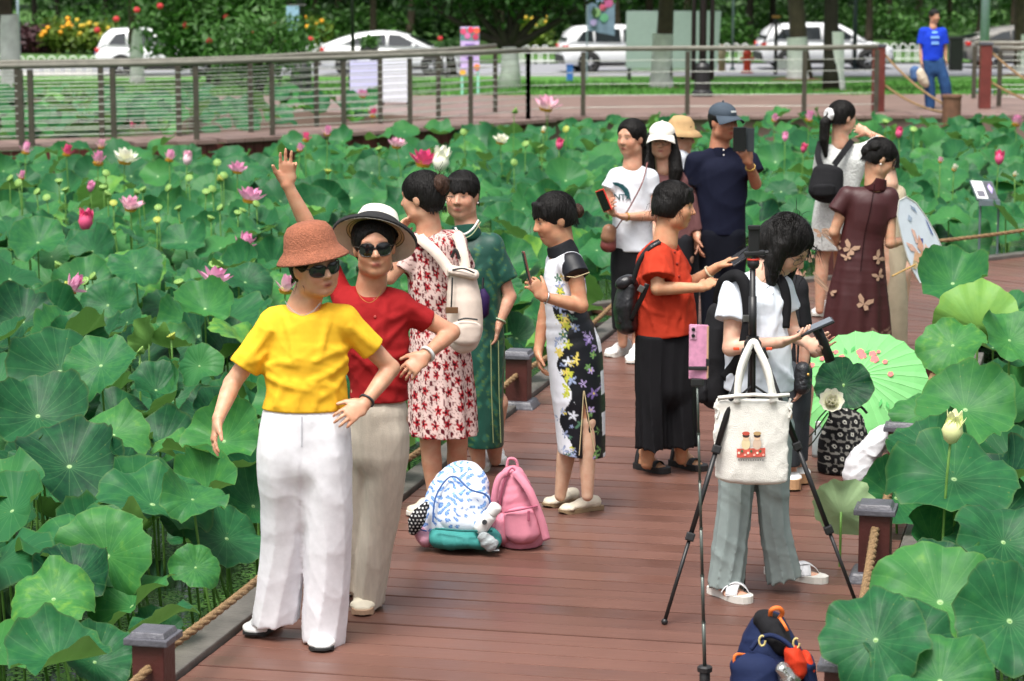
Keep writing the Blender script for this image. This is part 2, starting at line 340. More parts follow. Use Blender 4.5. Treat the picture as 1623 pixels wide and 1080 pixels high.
def railing(P, label, h=1.1, ncab=9, double=()):
    t = empty('bridge_railing', P[0], label, 'railing', 'cable railings of the far walkways'); o0 = P[0]
    MB().tube([p - o0 + V(0, 0, h) for p in P], 0.04, n=8).build('handrail', M_RAIL, t, smooth=True)
    for i, p in enumerate(P):
        MB().box(p - o0 + V(0, 0, h / 2 - 0.05), (0.075, 0.06, h)).build('post', M_RPOST, t)
        if i in double: MB().box(p - o0 + V(0.14, 0, h / 2 - 0.05), (0.075, 0.06, h)).build('post', M_RPOST, t)
    for j in range(ncab):
        z = 0.1 + (h - 0.16) * (j + 0.3) / ncab
        MB().tube([p - o0 + V(0, 0, z) for p in P], 0.0065, n=5).build('cable', M_CABLE, t)
    return t
railing(BF[:], 'grey cable railing on the near side of the far bridge', double=(4,))
railing([G(x, y) for x, y in ((-540, 240), (-380, 236), (-230, 231), (-100, 227), (30, 222), (162, 219), (284, 216), (398, 210), (502, 199), (603, 196), (695, 190), (785, 178))], 'grey cable railing on the far side of the bridge')
railing([G(x, y) for x, y in ((837, 189), (924, 186), (1089, 184), (1274, 183), (1388, 180))], 'grey cable railing along the shore walk up to the wooden post', ncab=5)
railing([G(x, y) for x, y in ((1543, 156), (1700, 156))], 'grey railing at the far edge of the shore walk beside the pale car', h=1.0, ncab=4)
railing([G(x, y) for x, y in ((1583, 169), (1700, 169))], 'grey railing running from the tall wooden post out of view', h=1.0, ncab=4)
# shore walk
sm = mat('shore_paving', lin('#836c64'), 0.42, var=0.16, vs=1.5, bump=0.25, bs=20)
mb = MB(); a, e_, b_, c, d = G(205, 164), G(700, 186), G(1760, 184), G(1760, 149), G(205, 152)
mb.add([a, e_, b_, c, d], [(0, 1, 2, 3, 4)]); mb.add([a, e_, e_ + V(0, 0, -.5), a + V(0, 0, -.5)], [(0, 3, 2, 1)]); mb.add([e_, b_, b_ + V(0, 0, -.5), e_ + V(0, 0, -.5)], [(0, 3, 2, 1)])
sw = mb.build('shore_walk', sm); props(sw, 'reddish plank walk along the far shore of the pond', kind='structure')
for px0 in range(700, 1640, 20):                      # boards at the near edge of the shore walk
    y0 = 187 - (px0 - 700) * 0.004; p = G(px0, y0)
    o = MB().box((0, 0, -0.02), (0.2, 0.9, 0.05)).build('plank', M_PLANK_FAR, sw); o.location = p + V(0, 0.3, 0.012)
# tall wooden posts and the rope gate
def tall_post(p, h, label, w=0.2):
    t = empty('wooden_post', p, label, 'post', 'tall wooden posts at the gap in the far railing')
    MB().box((0, 0, h / 2), (w, w, h), bev=0.01).build('shaft', mat('post_red', lin('#6a302a'), 0.5, var=0.25, vs=6), t)
    MB().box((0, 0, h + 0.02), (w + 0.03, w + 0.03, 0.05), bev=0.008).build('cap', M_CAP, t); return t
TPa, TPb, TPs = G(1391, 177), G(1560, 172), G(1508, 190)
tall_post(TPa, 1.08, 'tall reddish wooden post where the railing ends near the man in blue')
tall_post(TPb, 1.08, 'tall reddish wooden post with a grey pole beside it', 0.19)
t = empty('mooring_post', TPs, 'short round wooden post at the feet of the man in blue', 'post')
MB().lathe([(0, .4), (.16, .4), (.165, .36), (.15, .34), (.15, -.4), (0, -.4)], n=16).build('shaft', mat('post_round', lin('#6b4a38'), .7, var=.3, vs=8), t, smooth=False)
for z0 in (0.95, 0.45):
    rope(TPa + V(0.1, 0, z0), TPs + V(-0.1, 0, z0 * 0.25), ('upper' if z0 > .6 else 'lower') + ' rope sloping from tall post past the man in blue', 0.08, r=0.02)
    rope(TPb + V(0.1, 0, z0), G(1690, 185) + V(0, 0, z0 * 0.25), ('upper' if z0 > .6 else 'lower') + ' rope sloping away from the tall post by the pole', 0.08, r=0.02)

# ---------------------------------------------------------------- lawn, path, road, far ground
def terrain(name, rows, m, label, jit=0.0, nx=60, x0=-40, x1=40):
    vs = []; fs = []
    for (y, z) in rows:
        for i in range(nx + 1): vs.append((x0 + (x1 - x0) * i / nx, y, z + (rnd.uniform(-jit, jit))))
    for r in range(len(rows) - 1):
        for i in range(nx): a = r * (nx + 1) + i; fs.append((a, a + 1, a + nx + 2, a + nx + 1))
    o = MB().add(vs, fs).build(name, m, smooth=True); return props(o, label, kind='structure')
def lawn_z(Y): return -0.03 - 1.35 * min(1, max(0, (Y - 46.5) / 31.5))
M_LAWN = mat('lawn_grass', lin('#4a7d2a'), 0.9, var=0.35, vs=3.0, bump=0.6, bs=40)
terrain('lawn', [(y, lawn_z(y)) for y in np.linspace(45.8, 81.3, 15)], M_LAWN, 'bright green lawn sloping down from the shore walk to the road', 0.02)
terrain('footpath', [(81.2, -1.41), (82, -1.42)], mat('pink_paving', lin('#a98a80'), 0.7, var=0.15, vs=2), 'pinkish paved footpath beside the road')
terrain('kerb', [(81.9, -1.40), (82.2, -1.40), (82.25, -1.56)], mat('kerb_stone', lin('#b0aca6'), 0.8), 'pale kerb stones along the road')
terrain('road', [(82.2, -1.55), (94.1, -1.55)], mat('asphalt', lin('#8e8f94'), 0.6, var=0.12, vs=1.2, bump=0.3, bs=80), 'grey asphalt road with parked cars', x0=-60, x1=60)
terrain('ground', [(94, -1.5), (110, -1.5), (140, -1.4), (200, -1.0), (330, 0.0), (700, 2)], mat('wood_floor', lin('#3f6426'), 0.95, var=0.5, vs=0.5), 'grassy ground under the trees across the road', 0.03, x0=-180, x1=180)
for y0 in (91.8,):
    for i in range(16):
        x = -38 + i * 5.2; o = MB().box((x, y0, -1.544), (2.6, 0.15, 0.004)).build('lane_mark', mat('road_paint', lin('#d8d8d4'), 0.7), None); props(o, 'white dash painted along the grey road', kind='structure')
# sparse grass tufts on the lawn
def blades(n_, area, hgt, zfun, w=0.02):
    P = nrg.random((n_, 2)) * [area[1] - area[0], area[3] - area[2]] + [area[0], area[2]]; A = nrg.random(n_) * 6.283; H = hgt * (0.5 + nrg.random(n_))
    V0 = np.zeros((n_, 3, 3)); z = np.array([zfun(y) for y in P[:, 1]]); dx, dy = np.cos(A) * w, np.sin(A) * w
    V0[:, 0] = np.stack([P[:, 0] - dx, P[:, 1] - dy, z], 1); V0[:, 1] = np.stack([P[:, 0] + dx, P[:, 1] + dy, z], 1)
    V0[:, 2] = np.stack([P[:, 0] + nrg.normal(0, .04, n_), P[:, 1] + nrg.normal(0, .04, n_), z + H], 1)
    return np_mesh('grass', V0.reshape(-1, 3), np.arange(n_ * 3).reshape(-1, 3), False)
go = link('grass', blades(26000, (-16, 18, 46.8, 77.5), 0.09, lawn_z), mat('grass_blade', lin('#44772a'), 0.8, var=0.4, vs=1.0)); props(go, 'short grass covering the sloping lawn', 'grass', kind='stuff')
# ================================================================== TREES AND SHRUBS
def leaf_mat(name, c1, c2, rough=0.55, trans=0.25):
    m = bpy.data.materials.new(name); m.use_nodes = True; n = m.node_tree.nodes; l = m.node_tree.links; b = n['Principled BSDF']
    at = n.new('ShaderNodeAttribute'); at.attribute_name = 'Col'; sp = n.new('ShaderNodeSeparateColor'); l.new(at.outputs['Color'], sp.inputs[0])
    mx = n.new('ShaderNodeMix'); mx.data_type = 'RGBA'; mx.inputs[6].default_value = c4(c1); mx.inputs[7].default_value = c4(c2); l.new(sp.outputs[0], mx.inputs[0])
    l.new(mx.outputs[2], b.inputs['Base Color']); b.inputs['Roughness'].default_value = rough
    tr = n.new('ShaderNodeBsdfTranslucent'); l.new(mx.outputs[2], tr.inputs['Color']); ms = n.new('ShaderNodeMixShader'); ms.inputs[0].default_value = trans
    l.new(b.outputs[0], ms.inputs[1]); l.new(tr.outputs[0], ms.inputs[2]); l.new(ms.outputs[0], n['Material Output'].inputs['Surface']); MATS[name] = m; return m
def leaf_cloud(n_clump, per, extent, size, clump_r, seed, flat=0.6, shell=0.5, asp=2.2):
    """leaf quads in clumps spread through an ellipsoid; Col.r is a per-leaf shade of green"""
    r = np.random.default_rng(seed); d = r.normal(size=(n_clump, 3)); d /= np.linalg.norm(d, axis=1)[:, None]
    rad = (shell + (1 - shell) * r.random(n_clump)) ** 0.7; c = d * rad[:, None] * np.array(extent)
    n_ = n_clump * per; cc = np.repeat(c, per, 0) + r.normal(size=(n_, 3)) * clump_r * [1, 1, flat]
    nrm = r.normal(size=(n_, 3)) + [0, 0, 0.9]; nrm /= np.linalg.norm(nrm, axis=1)[:, None]
    t = np.cross(nrm, r.normal(size=(n_, 3))); t /= np.linalg.norm(t, axis=1)[:, None]; bt = np.cross(nrm, t)
    L = size * (0.6 + 0.8 * r.random(n_))[:, None]; W = L / asp
    vs = np.stack([cc - t * L, cc + bt * W - nrm * W * .3, cc + t * L, cc - bt * W - nrm * W * .3], 1).reshape(-1, 3)
    fs = np.arange(n_ * 4).reshape(-1, 4); shade = np.clip(np.repeat(r.random(n_clump), per) * .6 + r.random(n_) * .4, 0, 1)
    col = np.repeat(np.stack([shade] * 3, 1), 4, 0); return vs, fs, col
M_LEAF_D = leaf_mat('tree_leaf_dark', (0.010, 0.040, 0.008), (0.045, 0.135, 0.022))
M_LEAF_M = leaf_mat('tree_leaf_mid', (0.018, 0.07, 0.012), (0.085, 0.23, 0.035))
M_LEAF_Y = leaf_mat('shrub_leaf_yellow', (0.06, 0.13, 0.012), (0.18, 0.26, 0.03))
M_LEAF_R = leaf_mat('shrub_leaf_purple', (0.03, 0.012, 0.016), (0.09, 0.03, 0.035))
M_BARK = mat('bark', lin('#4d4236'), 0.9, var=0.4, vs=5, bump=0.8, bs=25)
M_BARK_D = mat('bark_dark', lin('#2c261f'), 0.9, var=0.4, vs=5, bump=0.8, bs=25)
M_LIME = mat('trunk_whitewash', lin('#d6d8d4'), 0.85, var=0.22, vs=5, bump=0.5, bs=30)
def trunk_mesh(h, r0, lean, limbs, seed, limb_z=0.55, spread=1.6):
    r = random.Random(seed); mb = MB(); pts = []; rs = []; N = 8
    for i in range(N + 1):
        t = i / N; pts.append(V(lean[0] * t + 0.06 * math.sin(3 * t + seed), lean[1] * t + 0.05 * math.sin(4 * t), h * t)); rs.append(r0 * (1.25 if i == 0 else 1) * (1 - 0.55 * t))
    mb.tube(pts, rs, n=10); 
    for k in range(limbs):
        a = 2 * math.pi * k / limbs + r.random(); z = h * (limb_z + (1 - limb_z) * r.random()); i = int(z / h * N); p = pts[min(i, N)]
        e = p + V(math.cos(a) * spread, math.sin(a) * spread, spread * (0.6 + 0.7 * r.random())); mid = (p + e) / 2 + V(r.gauss(0, .15), r.gauss(0, .15), -.15)
        mb.tube(bez(p, mid, e, 6), [r0 * .5 * (1 - .11 * q) for q in range(7)], n=7)
        for q in range(2):
            e2 = mid.lerp(e, .4) + V(r.gauss(0, .6), r.gauss(0, .6), .5 + .5 * r.random()); mb.tube([mid.lerp(e, .3), e2], [r0 * .25, r0 * .1], n=5)
    return mb.mesh('trunk', True)
CROWNS = []
for q in range(3):
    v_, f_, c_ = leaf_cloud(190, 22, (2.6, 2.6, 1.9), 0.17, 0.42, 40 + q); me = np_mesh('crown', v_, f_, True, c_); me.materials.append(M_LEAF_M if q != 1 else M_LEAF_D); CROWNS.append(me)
TRK = [trunk_mesh(4.4, 0.17, (0.2 * (q - 1), 0.1, 0), 5, 90 + q) for q in range(3)]
for q, me in enumerate(TRK): me.materials.append(M_BARK if q != 2 else M_BARK_D)
def tree(p, label, q, sc_=1.0, lime=0.0, group=None, cz=5.0, rz=0.0, name='tree', r_l=0.2):
    t = empty(name, p, label, 'tree', group, rz=rz); t.scale = (sc_, sc_, sc_)
    tr = link('trunk', TRK[q], None, t)
    if lime: MB().tube([(0, 0, 0), (0.02 * (q - 1), 0, lime * .3), (0.045 * (q - 1), .02, lime)], [r_l * 1.16, r_l * 0.95, r_l * 0.9], n=14, cap=False).build('whitewash', M_LIME, tr, smooth=True)
    c = link('crown', CROWNS[q], None, t, loc=(0.2 * (q - 1), 0.1, cz)); c.rotation_euler = (0, 0, rz * 3)
    return t
def lawn_pt(px, py):
    for Y in np.arange(46, 82, 0.25):
        p = AT(px, py, Y)
        if p.z <= lawn_z(Y): return V(p.x, p.y, lawn_z(Y))
    return p
# whitewashed trees on the lawn
for px, py, q, r_, lab in ((20, 165, 0, 0.17, 'whitewashed tree at the far end of the near railing, beyond the bridge'), (218, 134, 0, 0.17, 'whitewashed tree trunk in front of the leftmost white car'), (1048, 141, 1, 0.23, 'mossy tree with white-painted base in front of the grey display box'),
        (1266, 127, 0, 0.30, 'thick tree with white-painted base beside the small black tripod stand'), (1321, 145, 2, 0.20, 'slim forked tree with white-painted base right of the thick one'), (1618, 120, 1, 0.22, 'thick tree with white-painted base at the picture edge near the pale car')):
    p = lawn_pt(px, py); t = tree(p, lab, q, r_ / 0.17, 1.15 / (r_ / .17) * (1.35 if px < 300 else 1.15), 'whitewashed trees on the lawn', cz=4.6, rz=px * .7)
    MB().lathe([(0, .035), (.35, .03), (.6, -.02)], n=14).build('soil_ring', mat('soil', lin('#7a5a45'), .95), t)
# low dark branching tree in the middle
pt = lawn_pt(806, 143); t = empty('branching_tree', pt, 'dark low-branching tree with white-painted trunk left of the white car', 'tree')
mb = MB(); mb.tube([(0, 0, 0), (.05, 0, .5), (.02, 0, 1.0)], [.30, .22, .19], n=12)
tr = mb.build('trunk', M_LIME, t, smooth=True); mb = MB(); r = random.Random(5)
for a, e in (((.0, 0, .95), (-1.2, .2, 2.6)), ((.05, 0, 1.0), (.15, .1, 2.7)), ((.05, 0, 1.0), (1.3, .2, 2.4)), ((0, 0, 1.), (-.5, -.2, 2.7)), ((.05, 0, 1.1), (.75, -.2, 2.8)), ((0, 0, 1), (-2., .1, 2.1)), ((0.1, 0, 1.), (2.1, .1, 2.2))):
    a, e = V(a), V(e); mb.tube(bez(a, (a + e) / 2 + V(-.1, 0, -.15), e, 7), [.13, .11, .09, .08, .07, .055, .04, .03], n=8)
    for q in range(5):
        s_ = a.lerp(e, .45 + .11 * q); mb.tube([s_, s_ + V(r.gauss(0, .4), r.gauss(0, .3), .2 + .4 * r.random())], [.03, .008], n=5)
mb.build('branch', M_BARK_D, t, smooth=True)
v_, f_, c_ = leaf_cloud(230, 26, (3.0, 1.6, 1.0), 0.11, 0.30, 71, shell=0.3); o = link('crown', np_mesh('crown', v_ + np.array([0, .2, 2.75]), f_, True, c_), M_LEAF_D, t)
# oleander with red flowers in front of the leftmost car
def flower_bush(p, ext, label, seed, leafm, size=0.1, ncl=260, per=26, zc=1.2, flowers=(), fm=None, cr=.28, name='flowering_bush'):
    t = empty(name, p, label, 'bush')
    v_, f_, c_ = leaf_cloud(ncl, per, ext, size, cr, seed, shell=0.25, asp=3.0); link('crown', np_mesh('crown', v_ + np.array([0, 0, zc]), f_, True, c_), leafm, t)
    mb = MB(); r = random.Random(seed)
    for i in range(9): mb.tube(bez((r.gauss(0, .12), r.gauss(0, .1), 0), (r.gauss(0, .3), 0, zc * .6), (r.gauss(0, ext[0] * .5), r.gauss(0, ext[1] * .4), zc + r.random() * ext[2] * .6), 5), [.05, .045, .04, .03, .02, .012], n=6)
    mb.build('stem', M_BARK_D, t, smooth=True)
    for (x, z) in flowers:
        mb = MB(); c = V(x, -ext[1] * .9, z)
        for k in range(6):
            a = k * 1.047; mb.ball(c + V(math.cos(a) * .045, -.02, math.sin(a) * .04), (.045, .03, .04), 7, 4)
        mb.ball(c + V(0, -.04, 0), .035, 7, 4); mb.build('blossom', fm, t, smooth=True)
    return t
M_RED = mat('blossom_red', lin('#c8323a'), .6, var=.25, vs=20)
pb = lawn_pt(338, 138); s_ = PX(pb.y)
fl = [((px - 338) / s_, (138 - py) / s_) for px, py in ((198, 30), (168, 47), (266, 10), (368, 27), (341, 63), (305, 40), (442, 40), (462, 64), (498, 61), (230, 16), (410, 52))]
flower_bush(pb, (1.95, 1.2, 1.5), 'dark flowering bush with red blossoms half hiding a white car', 33, M_LEAF_M, .12, 420, 30, 1.9, fl, M_RED)
pb2 = lawn_pt(415, 150)
flower_bush(pb2, (.95, .8, .75), 'light green shrub below the red-flowering bush', 34, M_LEAF_M, .09, 120, 24, .95, (), None)
pb3 = lawn_pt(690, 118); flower_bush(lawn_pt(716, 124), (.35, .3, .22), 'small leafy shrub with a pale red bloom before the white sedan', 35, M_LEAF_D, .07, 30, 20, .95, ((-.35, 1.25),), M_RED, cr=.12)
# hedges and flower beds across the road
def bed(px0, px1, py, Y, h, leafm, label, seed, fl=None, flc=None, dens=90, name='flower_bed'):
    a, b_ = AT(px0, py, Y), AT(px1, py, Y); w = (b_.x - a.x); t = empty(name, ((a.x + b_.x) / 2, Y, -1.5), label, 'flower bed')
    v_, f_, c_ = leaf_cloud(int(dens * w / 2), 22, (w / 2, .5, h * .55), .13, .22, seed, shell=.05, asp=2); o = link('foliage', np_mesh('foliage', v_ + np.array([0, 0, h * .5]), f_, True, c_), leafm, t); o['kind'] = 'stuff'
    if fl:
        r = random.Random(seed); mb = MB()
        for i in range(fl): mb.ball((r.uniform(-w / 2, w / 2), -.5 + r.gauss(0, .1), h * r.uniform(.55, 1.1)), (.10, .08, .09), 6, 4)
        o = mb.build('blossoms', flc, t, smooth=True); o['kind'] = 'stuff'
    return t
M_ORG = mat('blossom_orange', lin('#e8a01e'), .7, var=.3, vs=6); M_YEL = mat('blossom_yellow', lin('#c8a832'), .7, var=.3, vs=6)
bed(-20, 130, 95, 102, 1.0, M_LEAF_R, 'dark purple hedge across the road behind the white arched fence', 51, name='hedge')
bed(70, 118, 85, 101.5, 1.35, M_LEAF_Y, 'clump of bright orange flowers beside the purple hedge', 52, 16, M_ORG)
bed(118, 180, 88, 101, 1.25, M_LEAF_Y, 'yellow-green flower bed left of the leftmost car', 53, 14, M_YEL)
bed(820, 872, 75, 103, 1.3, M_LEAF_Y, 'orange-yellow flower bed behind the tail of the white hatchback', 54, 12, M_YEL)
bed(470, 520, 80, 104, 1.3, M_LEAF_Y, 'yellow-green shrub row behind the lamp post left of the sedan', 55, 5, M_ORG)
bed(1425, 1460, 70, 104, 1.2, M_LEAF_M, 'low green hedge behind the arched fence near the man in blue', 56, name='hedge')
bed(1130, 1190, 78, 104, 1.3, M_LEAF_M, 'low green hedge between the grey box and the parked hatchback', 57, name='hedge')
# the wood across the road: trees one can tell apart, then the mass behind
r = random.Random(21); kx = 0
for i in range(34):
    Y = 108 + (i % 4) * 9 + r.uniform(-3, 3); px = 10 + i * 48.5 + r.uniform(-14, 14); p = AT(px, 60, Y)
    q = r.randrange(3); tree(V(p.x, Y, -1.45), 'dark tree trunk in the shady wood across the road', q, 0.9 + 0.35 * r.random(), 0.0, 'trees of the wood across the road', cz=4.4 + r.random(), rz=i * 1.3)
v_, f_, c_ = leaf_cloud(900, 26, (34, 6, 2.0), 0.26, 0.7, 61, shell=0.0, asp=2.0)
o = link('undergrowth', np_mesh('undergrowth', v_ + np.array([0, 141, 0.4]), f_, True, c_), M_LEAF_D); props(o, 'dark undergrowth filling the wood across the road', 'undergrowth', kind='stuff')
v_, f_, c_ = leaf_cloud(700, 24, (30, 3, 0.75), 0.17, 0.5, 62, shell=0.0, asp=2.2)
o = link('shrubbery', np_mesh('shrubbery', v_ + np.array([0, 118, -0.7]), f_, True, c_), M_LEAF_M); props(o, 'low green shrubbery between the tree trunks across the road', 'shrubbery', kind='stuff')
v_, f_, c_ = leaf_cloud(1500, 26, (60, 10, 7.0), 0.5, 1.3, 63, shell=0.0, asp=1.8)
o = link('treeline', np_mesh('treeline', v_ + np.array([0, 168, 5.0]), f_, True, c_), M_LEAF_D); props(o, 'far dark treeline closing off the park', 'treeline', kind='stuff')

# ================================================================== CARS
M_GLASS = mat('car_glass', (0.02, 0.024, 0.028), 0.08, var=0.05, spec=0.8)
M_TYRE = mat('tyre', (0.02, 0.02, 0.02), 0.8); M_RIM = mat('rim', lin('#9a9ca0'), 0.3, metal=0.9); M_BLK = mat('black_plastic', (0.015, 0.015, 0.016), 0.5)
M_TAIL = mat('tail_lamp', lin('#c01818'), 0.2, coat=.5); M_HEAD = mat('head_lamp', lin('#d8dde0'), 0.1)
def car(name, p, ang, label, kind='suv', L=4.5, H=1.62, paint='#e8eaec'):
    t = empty(name, p, label, 'car', 'cars parked along the road', rz=ang); W = 0.9
    pm_ = mat('car_paint_' + paint.strip('#'), lin(paint), 0.28, var=0.03, coat=0.6)
    if kind == 'suv':
        low = [(-.5, .42, .72, .80), (-.485, .30, .98, .86), (-.43, .26, 1.02, .89), (-.30, .24, 1.0, .9), (-.1, .24, .98, .9), (.1, .24, .97, .9), (.24, .24, .98, .9), (.36, .25, .93, .89), (.45, .28, .84, .84), (.49, .32, .72, .74), (.5, .42, .6, .66)]
        roof = [(-.475, 1.02, 1.04), (-.44, 1.0, 1.36), (-.38, 1.0, 1.56), (-.2, .98, H), (0, .97, H - .01), (.1, .97, H - .06), (.17, .97, H - .22), (.285, .97, .99)]
        win = [[(-.40, 1.08), (-.345, 1.42), (-.27, 1.46), (-.27, 1.06)], [(-.255, 1.06), (-.255, 1.48), (-.06, 1.5), (-.06, 1.05)], [(-.035, 1.05), (-.035, 1.5), (.085, 1.46), (.215, 1.06)]]
    else:
        low = [(-.5, .45, .78, .78), (-.485, .32, 1.0, .84), (-.40, .24, 1.06, .88), (-.28, .22, 1.02, .9), (-.1, .22, .96, .9), (.1, .22, .94, .9), (.24, .22, .93, .9), (.36, .24, .86, .88), (.44, .27, .78, .84), (.485, .3, .68, .74), (.5, .4, .58, .66)]
        roof = [(-.47, 1.02, 1.05), (-.36, 1.03, 1.24), (-.24, 1.0, H - .08), (-.1, .97, H), (.02, .95, H - .02), (.12, .94, H - .14), (.285, .94, .97)]
        win = [[(-.33, 1.06), (-.235, 1.27), (-.17, 1.34), (-.17, 1.04)], [(-.155, 1.03), (-.155, 1.35), (-.03, 1.39), (-.03, 1.0)], [(-.01, 1.0), (-.01, 1.39), (.07, 1.36), (.215, 1.0)]]
    kh = H / (1.62 if kind == 'suv' else 1.48)
    mb = MB(); ring = 0; R = []
    for x, zb, zt, w in low:
        half = [(0, zb), (w * .86, zb), (w * .97, zb + .1), (w, (zb + zt) / 2), (w * .97, zt - .08), (w * .88, zt), (0, zt + .015)]
        R.append([V(x * L, y, z) for y, z in half] + [V(x * L, -y, z) for y, z in half[-2:0:-1]])
    n_ = len(R[0]); vs = [v for q in R for v in q]; fs = [(i * n_ + k, i * n_ + (k + 1) % n_, (i + 1) * n_ + (k + 1) % n_, (i + 1) * n_ + k) for i in range(len(R) - 1) for k in range(n_)]
    fs += [tuple(range(n_ - 1, -1, -1)), tuple((len(R) - 1) * n_ + k for k in range(n_))]; mb.add(vs, fs)
    body = mb.build('body', pm_, t, smooth=True)
    mb = MB(); R = []
    def hw(z, zb): return .84 - .22 * (z - zb) / .6
    for x, zb, zt in roof:
        zt = max(zt, zb + .01); half = [(0, zb - .05), (.84, zb - .05), (hw((zb + zt) / 2, zb), (zb + zt) / 2), (hw(zt, zb) , zt - .03), (hw(zt, zb) * .9, zt), (0, zt + .02)]
        R.append([V(x * L, y, z) for y, z in half] + [V(x * L, -y, z) for y, z in half[-2:0:-1]])
    n_ = len(R[0]); vs = [v for q in R for v in q]; fs = [(i * n_ + k, i * n_ + (k + 1) % n_, (i + 1) * n_ + (k + 1) % n_, (i + 1) * n_ + k) for i in range(len(R) - 1) for k in range(n_)]
    fs += [tuple(range(n_ - 1, -1, -1)), tuple((len(R) - 1) * n_ + k for k in range(n_))]; mb.add(vs, fs); cab = mb.build('cabin', pm_, t, smooth=True)
    for sgn in (-1, 1):
        for w in win:
            zb = 1.0; poly = [V(x * L, sgn * (hw(z, .97) + .022), z) for x, z in w]; c = sum(poly, V(0, 0, 0)) / len(poly)
            mbw = MB(); mbw.add(poly + [q + V(0, sgn * .012, 0) for q in poly], [(0, 1, 2, 3), (7, 6, 5, 4), (0, 4, 5, 1), (1, 5, 6, 2), (2, 6, 7, 3), (3, 7, 4, 0)]); mbw.build('window', M_GLASS, cab)
        MB().box((.17 * L, sgn * .97, 1.02), (.12, .2, .13), bev=.03).build('mirror', pm_, t, smooth=True)
        MB().box((-.482 * L, sgn * .68, .88), (.16, .34, .15), bev=.03).build('tail_light', M_TAIL, t, smooth=True)
        MB().box((.47 * L, sgn * .66, .70), (.18, .3, .13), bev=.03).build('headlight', M_HEAD, t, smooth=True)
        for x in (-.305, .30):
            MB().lathe([(0, -.02), (.39, -.02), (.39, .02), (0, .02)], (x * L, sgn * .885, .37), frame_of((0, sgn, 0)), 26).build('wheel_arch', M_BLK, t)
            wh = MB().lathe([(.2, -.1), (.33, -.1), (.345, -.06), (.345, .06), (.33, .1), (.2, .1)], (x * L, sgn * .84, .345), frame_of((0, sgn, 0)), 26, True).build('wheel', M_TYRE, t, smooth=True)
            mr_ = MB().lathe([(0, .075), (.06, .085), (.07, .06), (.2, .05), (.215, .09), (.23, .09)], (x * L, sgn * .84, .345), frame_of((0, sgn, 0)), 26)
            for k in range(5): mr_.box(V(x * L, sgn * .925, .345) + V(math.cos(k * 1.257) * .11, 0, math.sin(k * 1.257) * .11), (.2, .02, .05), rot=Matrix.Rotation(-k * 1.257, 3, 'Y'))
            mr_.build('rim', M_RIM, wh, smooth=True)
            MB().lathe([(.15, 0), (.19, 0)], (x * L, sgn * .905, .345), frame_of((0, sgn, 0)), 20).build('rim_gap', M_BLK, wh)
        MB().box((0, sgn * .885, .3), (.52 * L, .04, .13), bev=.015).build('sill', M_BLK, t)
    zr = [(x, z) for x, _, z in roof]
    (x0, z0), (x1, z1) = zr[0], zr[2]; q0, q1 = V(x0 * L - .02, 0, z0 + .06), V(x1 * L - .06, 0, z1 - .06)
    MB().add([q0 + V(0, -.66, 0), q0 + V(0, .66, 0), q1 + V(0, .56, 0), q1 + V(0, -.56, 0)], [(0, 1, 2, 3)]).build('rear_window', M_GLASS, cab)
    (x0, z0), (x1, z1) = zr[-1], zr[-2] if kind == 'suv' else zr[-2]; q0, q1 = V(x0 * L + .0, 0, z0 + .05), V(x1 * L + .03, 0, z1 + .0)
    MB().add([q0 + V(.02, -.7, 0), q0 + V(.02, .7, 0), q1 + V(.03, .58, 0), q1 + V(.03, -.58, 0)], [(0, 1, 2, 3)]).build('windscreen', M_GLASS, cab)
    MB().box((-.497 * L, 0, .47), (.08, 1.6, .28), bev=.03).build('bumper', M_BLK, t); MB().box((.492 * L, 0, .4), (.08, 1.4, .2), bev=.03).build('bumper', M_BLK, t)
    MB().box((-.5 * L - .02, 0, .8), (.02, .46, .13)).build('number_plate', mat('plate_blue', lin('#3a5fb0'), .5), t)
    return t
def road_pt(px, py, z=-1.55):
    return G(px, py, z)
car('white_car', road_pt(258, 120), math.radians(7), 'white car half hidden by the red-flowering bush', 'suv', 4.4, 1.6)
car('white_car', road_pt(622, 119), math.radians(-3), 'white sedan behind the planter lamp post', 'sedan', 4.75, 1.48)
car('white_car', road_pt(988, 114), math.radians(9), 'white hatchback partly hidden by the grey display box', 'suv', 4.5, 1.62)
car('white_car', road_pt(1305, 109), math.radians(5), 'white parked car behind the whitewashed trees left of the man in blue', 'suv', 4.75, 1.62)
car('pale_car', road_pt(1626, 107), math.radians(4), 'pale beige grey sedan cut off at the picture edge', 'sedan', 4.8, 1.5, '#77746f')
# ================================================================== FENCE, POSTS, SIGNS, BINS
M_WHT = mat('white_paint', lin('#e4e6e4'), 0.6, var=.06)
def arch_fence(px0, px1, Y, label, z0=-1.5):
    a, b_ = AT(px0, 90, Y).x, AT(px1, 90, Y).x; n_ = int((b_ - a) / .34); t = empty('arched_fence', ((a + b_) / 2, Y, z0), label, 'fence', 'white arched fences across the road'); c = (a + b_) / 2
    for z in (.12, .42): MB().box((0, 0, z), (b_ - a, .04, .05)).build('rail', M_WHT, t)
    for i in range(n_):
        x = a - c + .17 + i * .34; pts = [(x - .12, 0, .0), (x - .12, 0, .55)] + [(x - .12 * math.cos(q * .524), 0, .55 + .12 * math.sin(q * .524)) for q in range(1, 6)] + [(x + .12, 0, .55), (x + .12, 0, 0)]
        MB().tube(pts, .022, n=6).build('arch', M_WHT, t)
    return t
arch_fence(-10, 170, 81.6, 'white arched fence behind the bridge railing in front of the purple hedge', -1.42)
arch_fence(460, 520, 94.4, 'short white arched fence seen behind the lamp post planter')
arch_fence(812, 880, 92.6, 'white arched fence left of the white hatchback')
arch_fence(1130, 1200, 94.4, 'white arched fence between the grey box and the red hydrant')
arch_fence(1395, 1470, 94.4, 'white arched fence between the parked car and the man in blue')
M_IRON = mat('black_iron', (0.012, 0.013, 0.014), .45, var=.2)
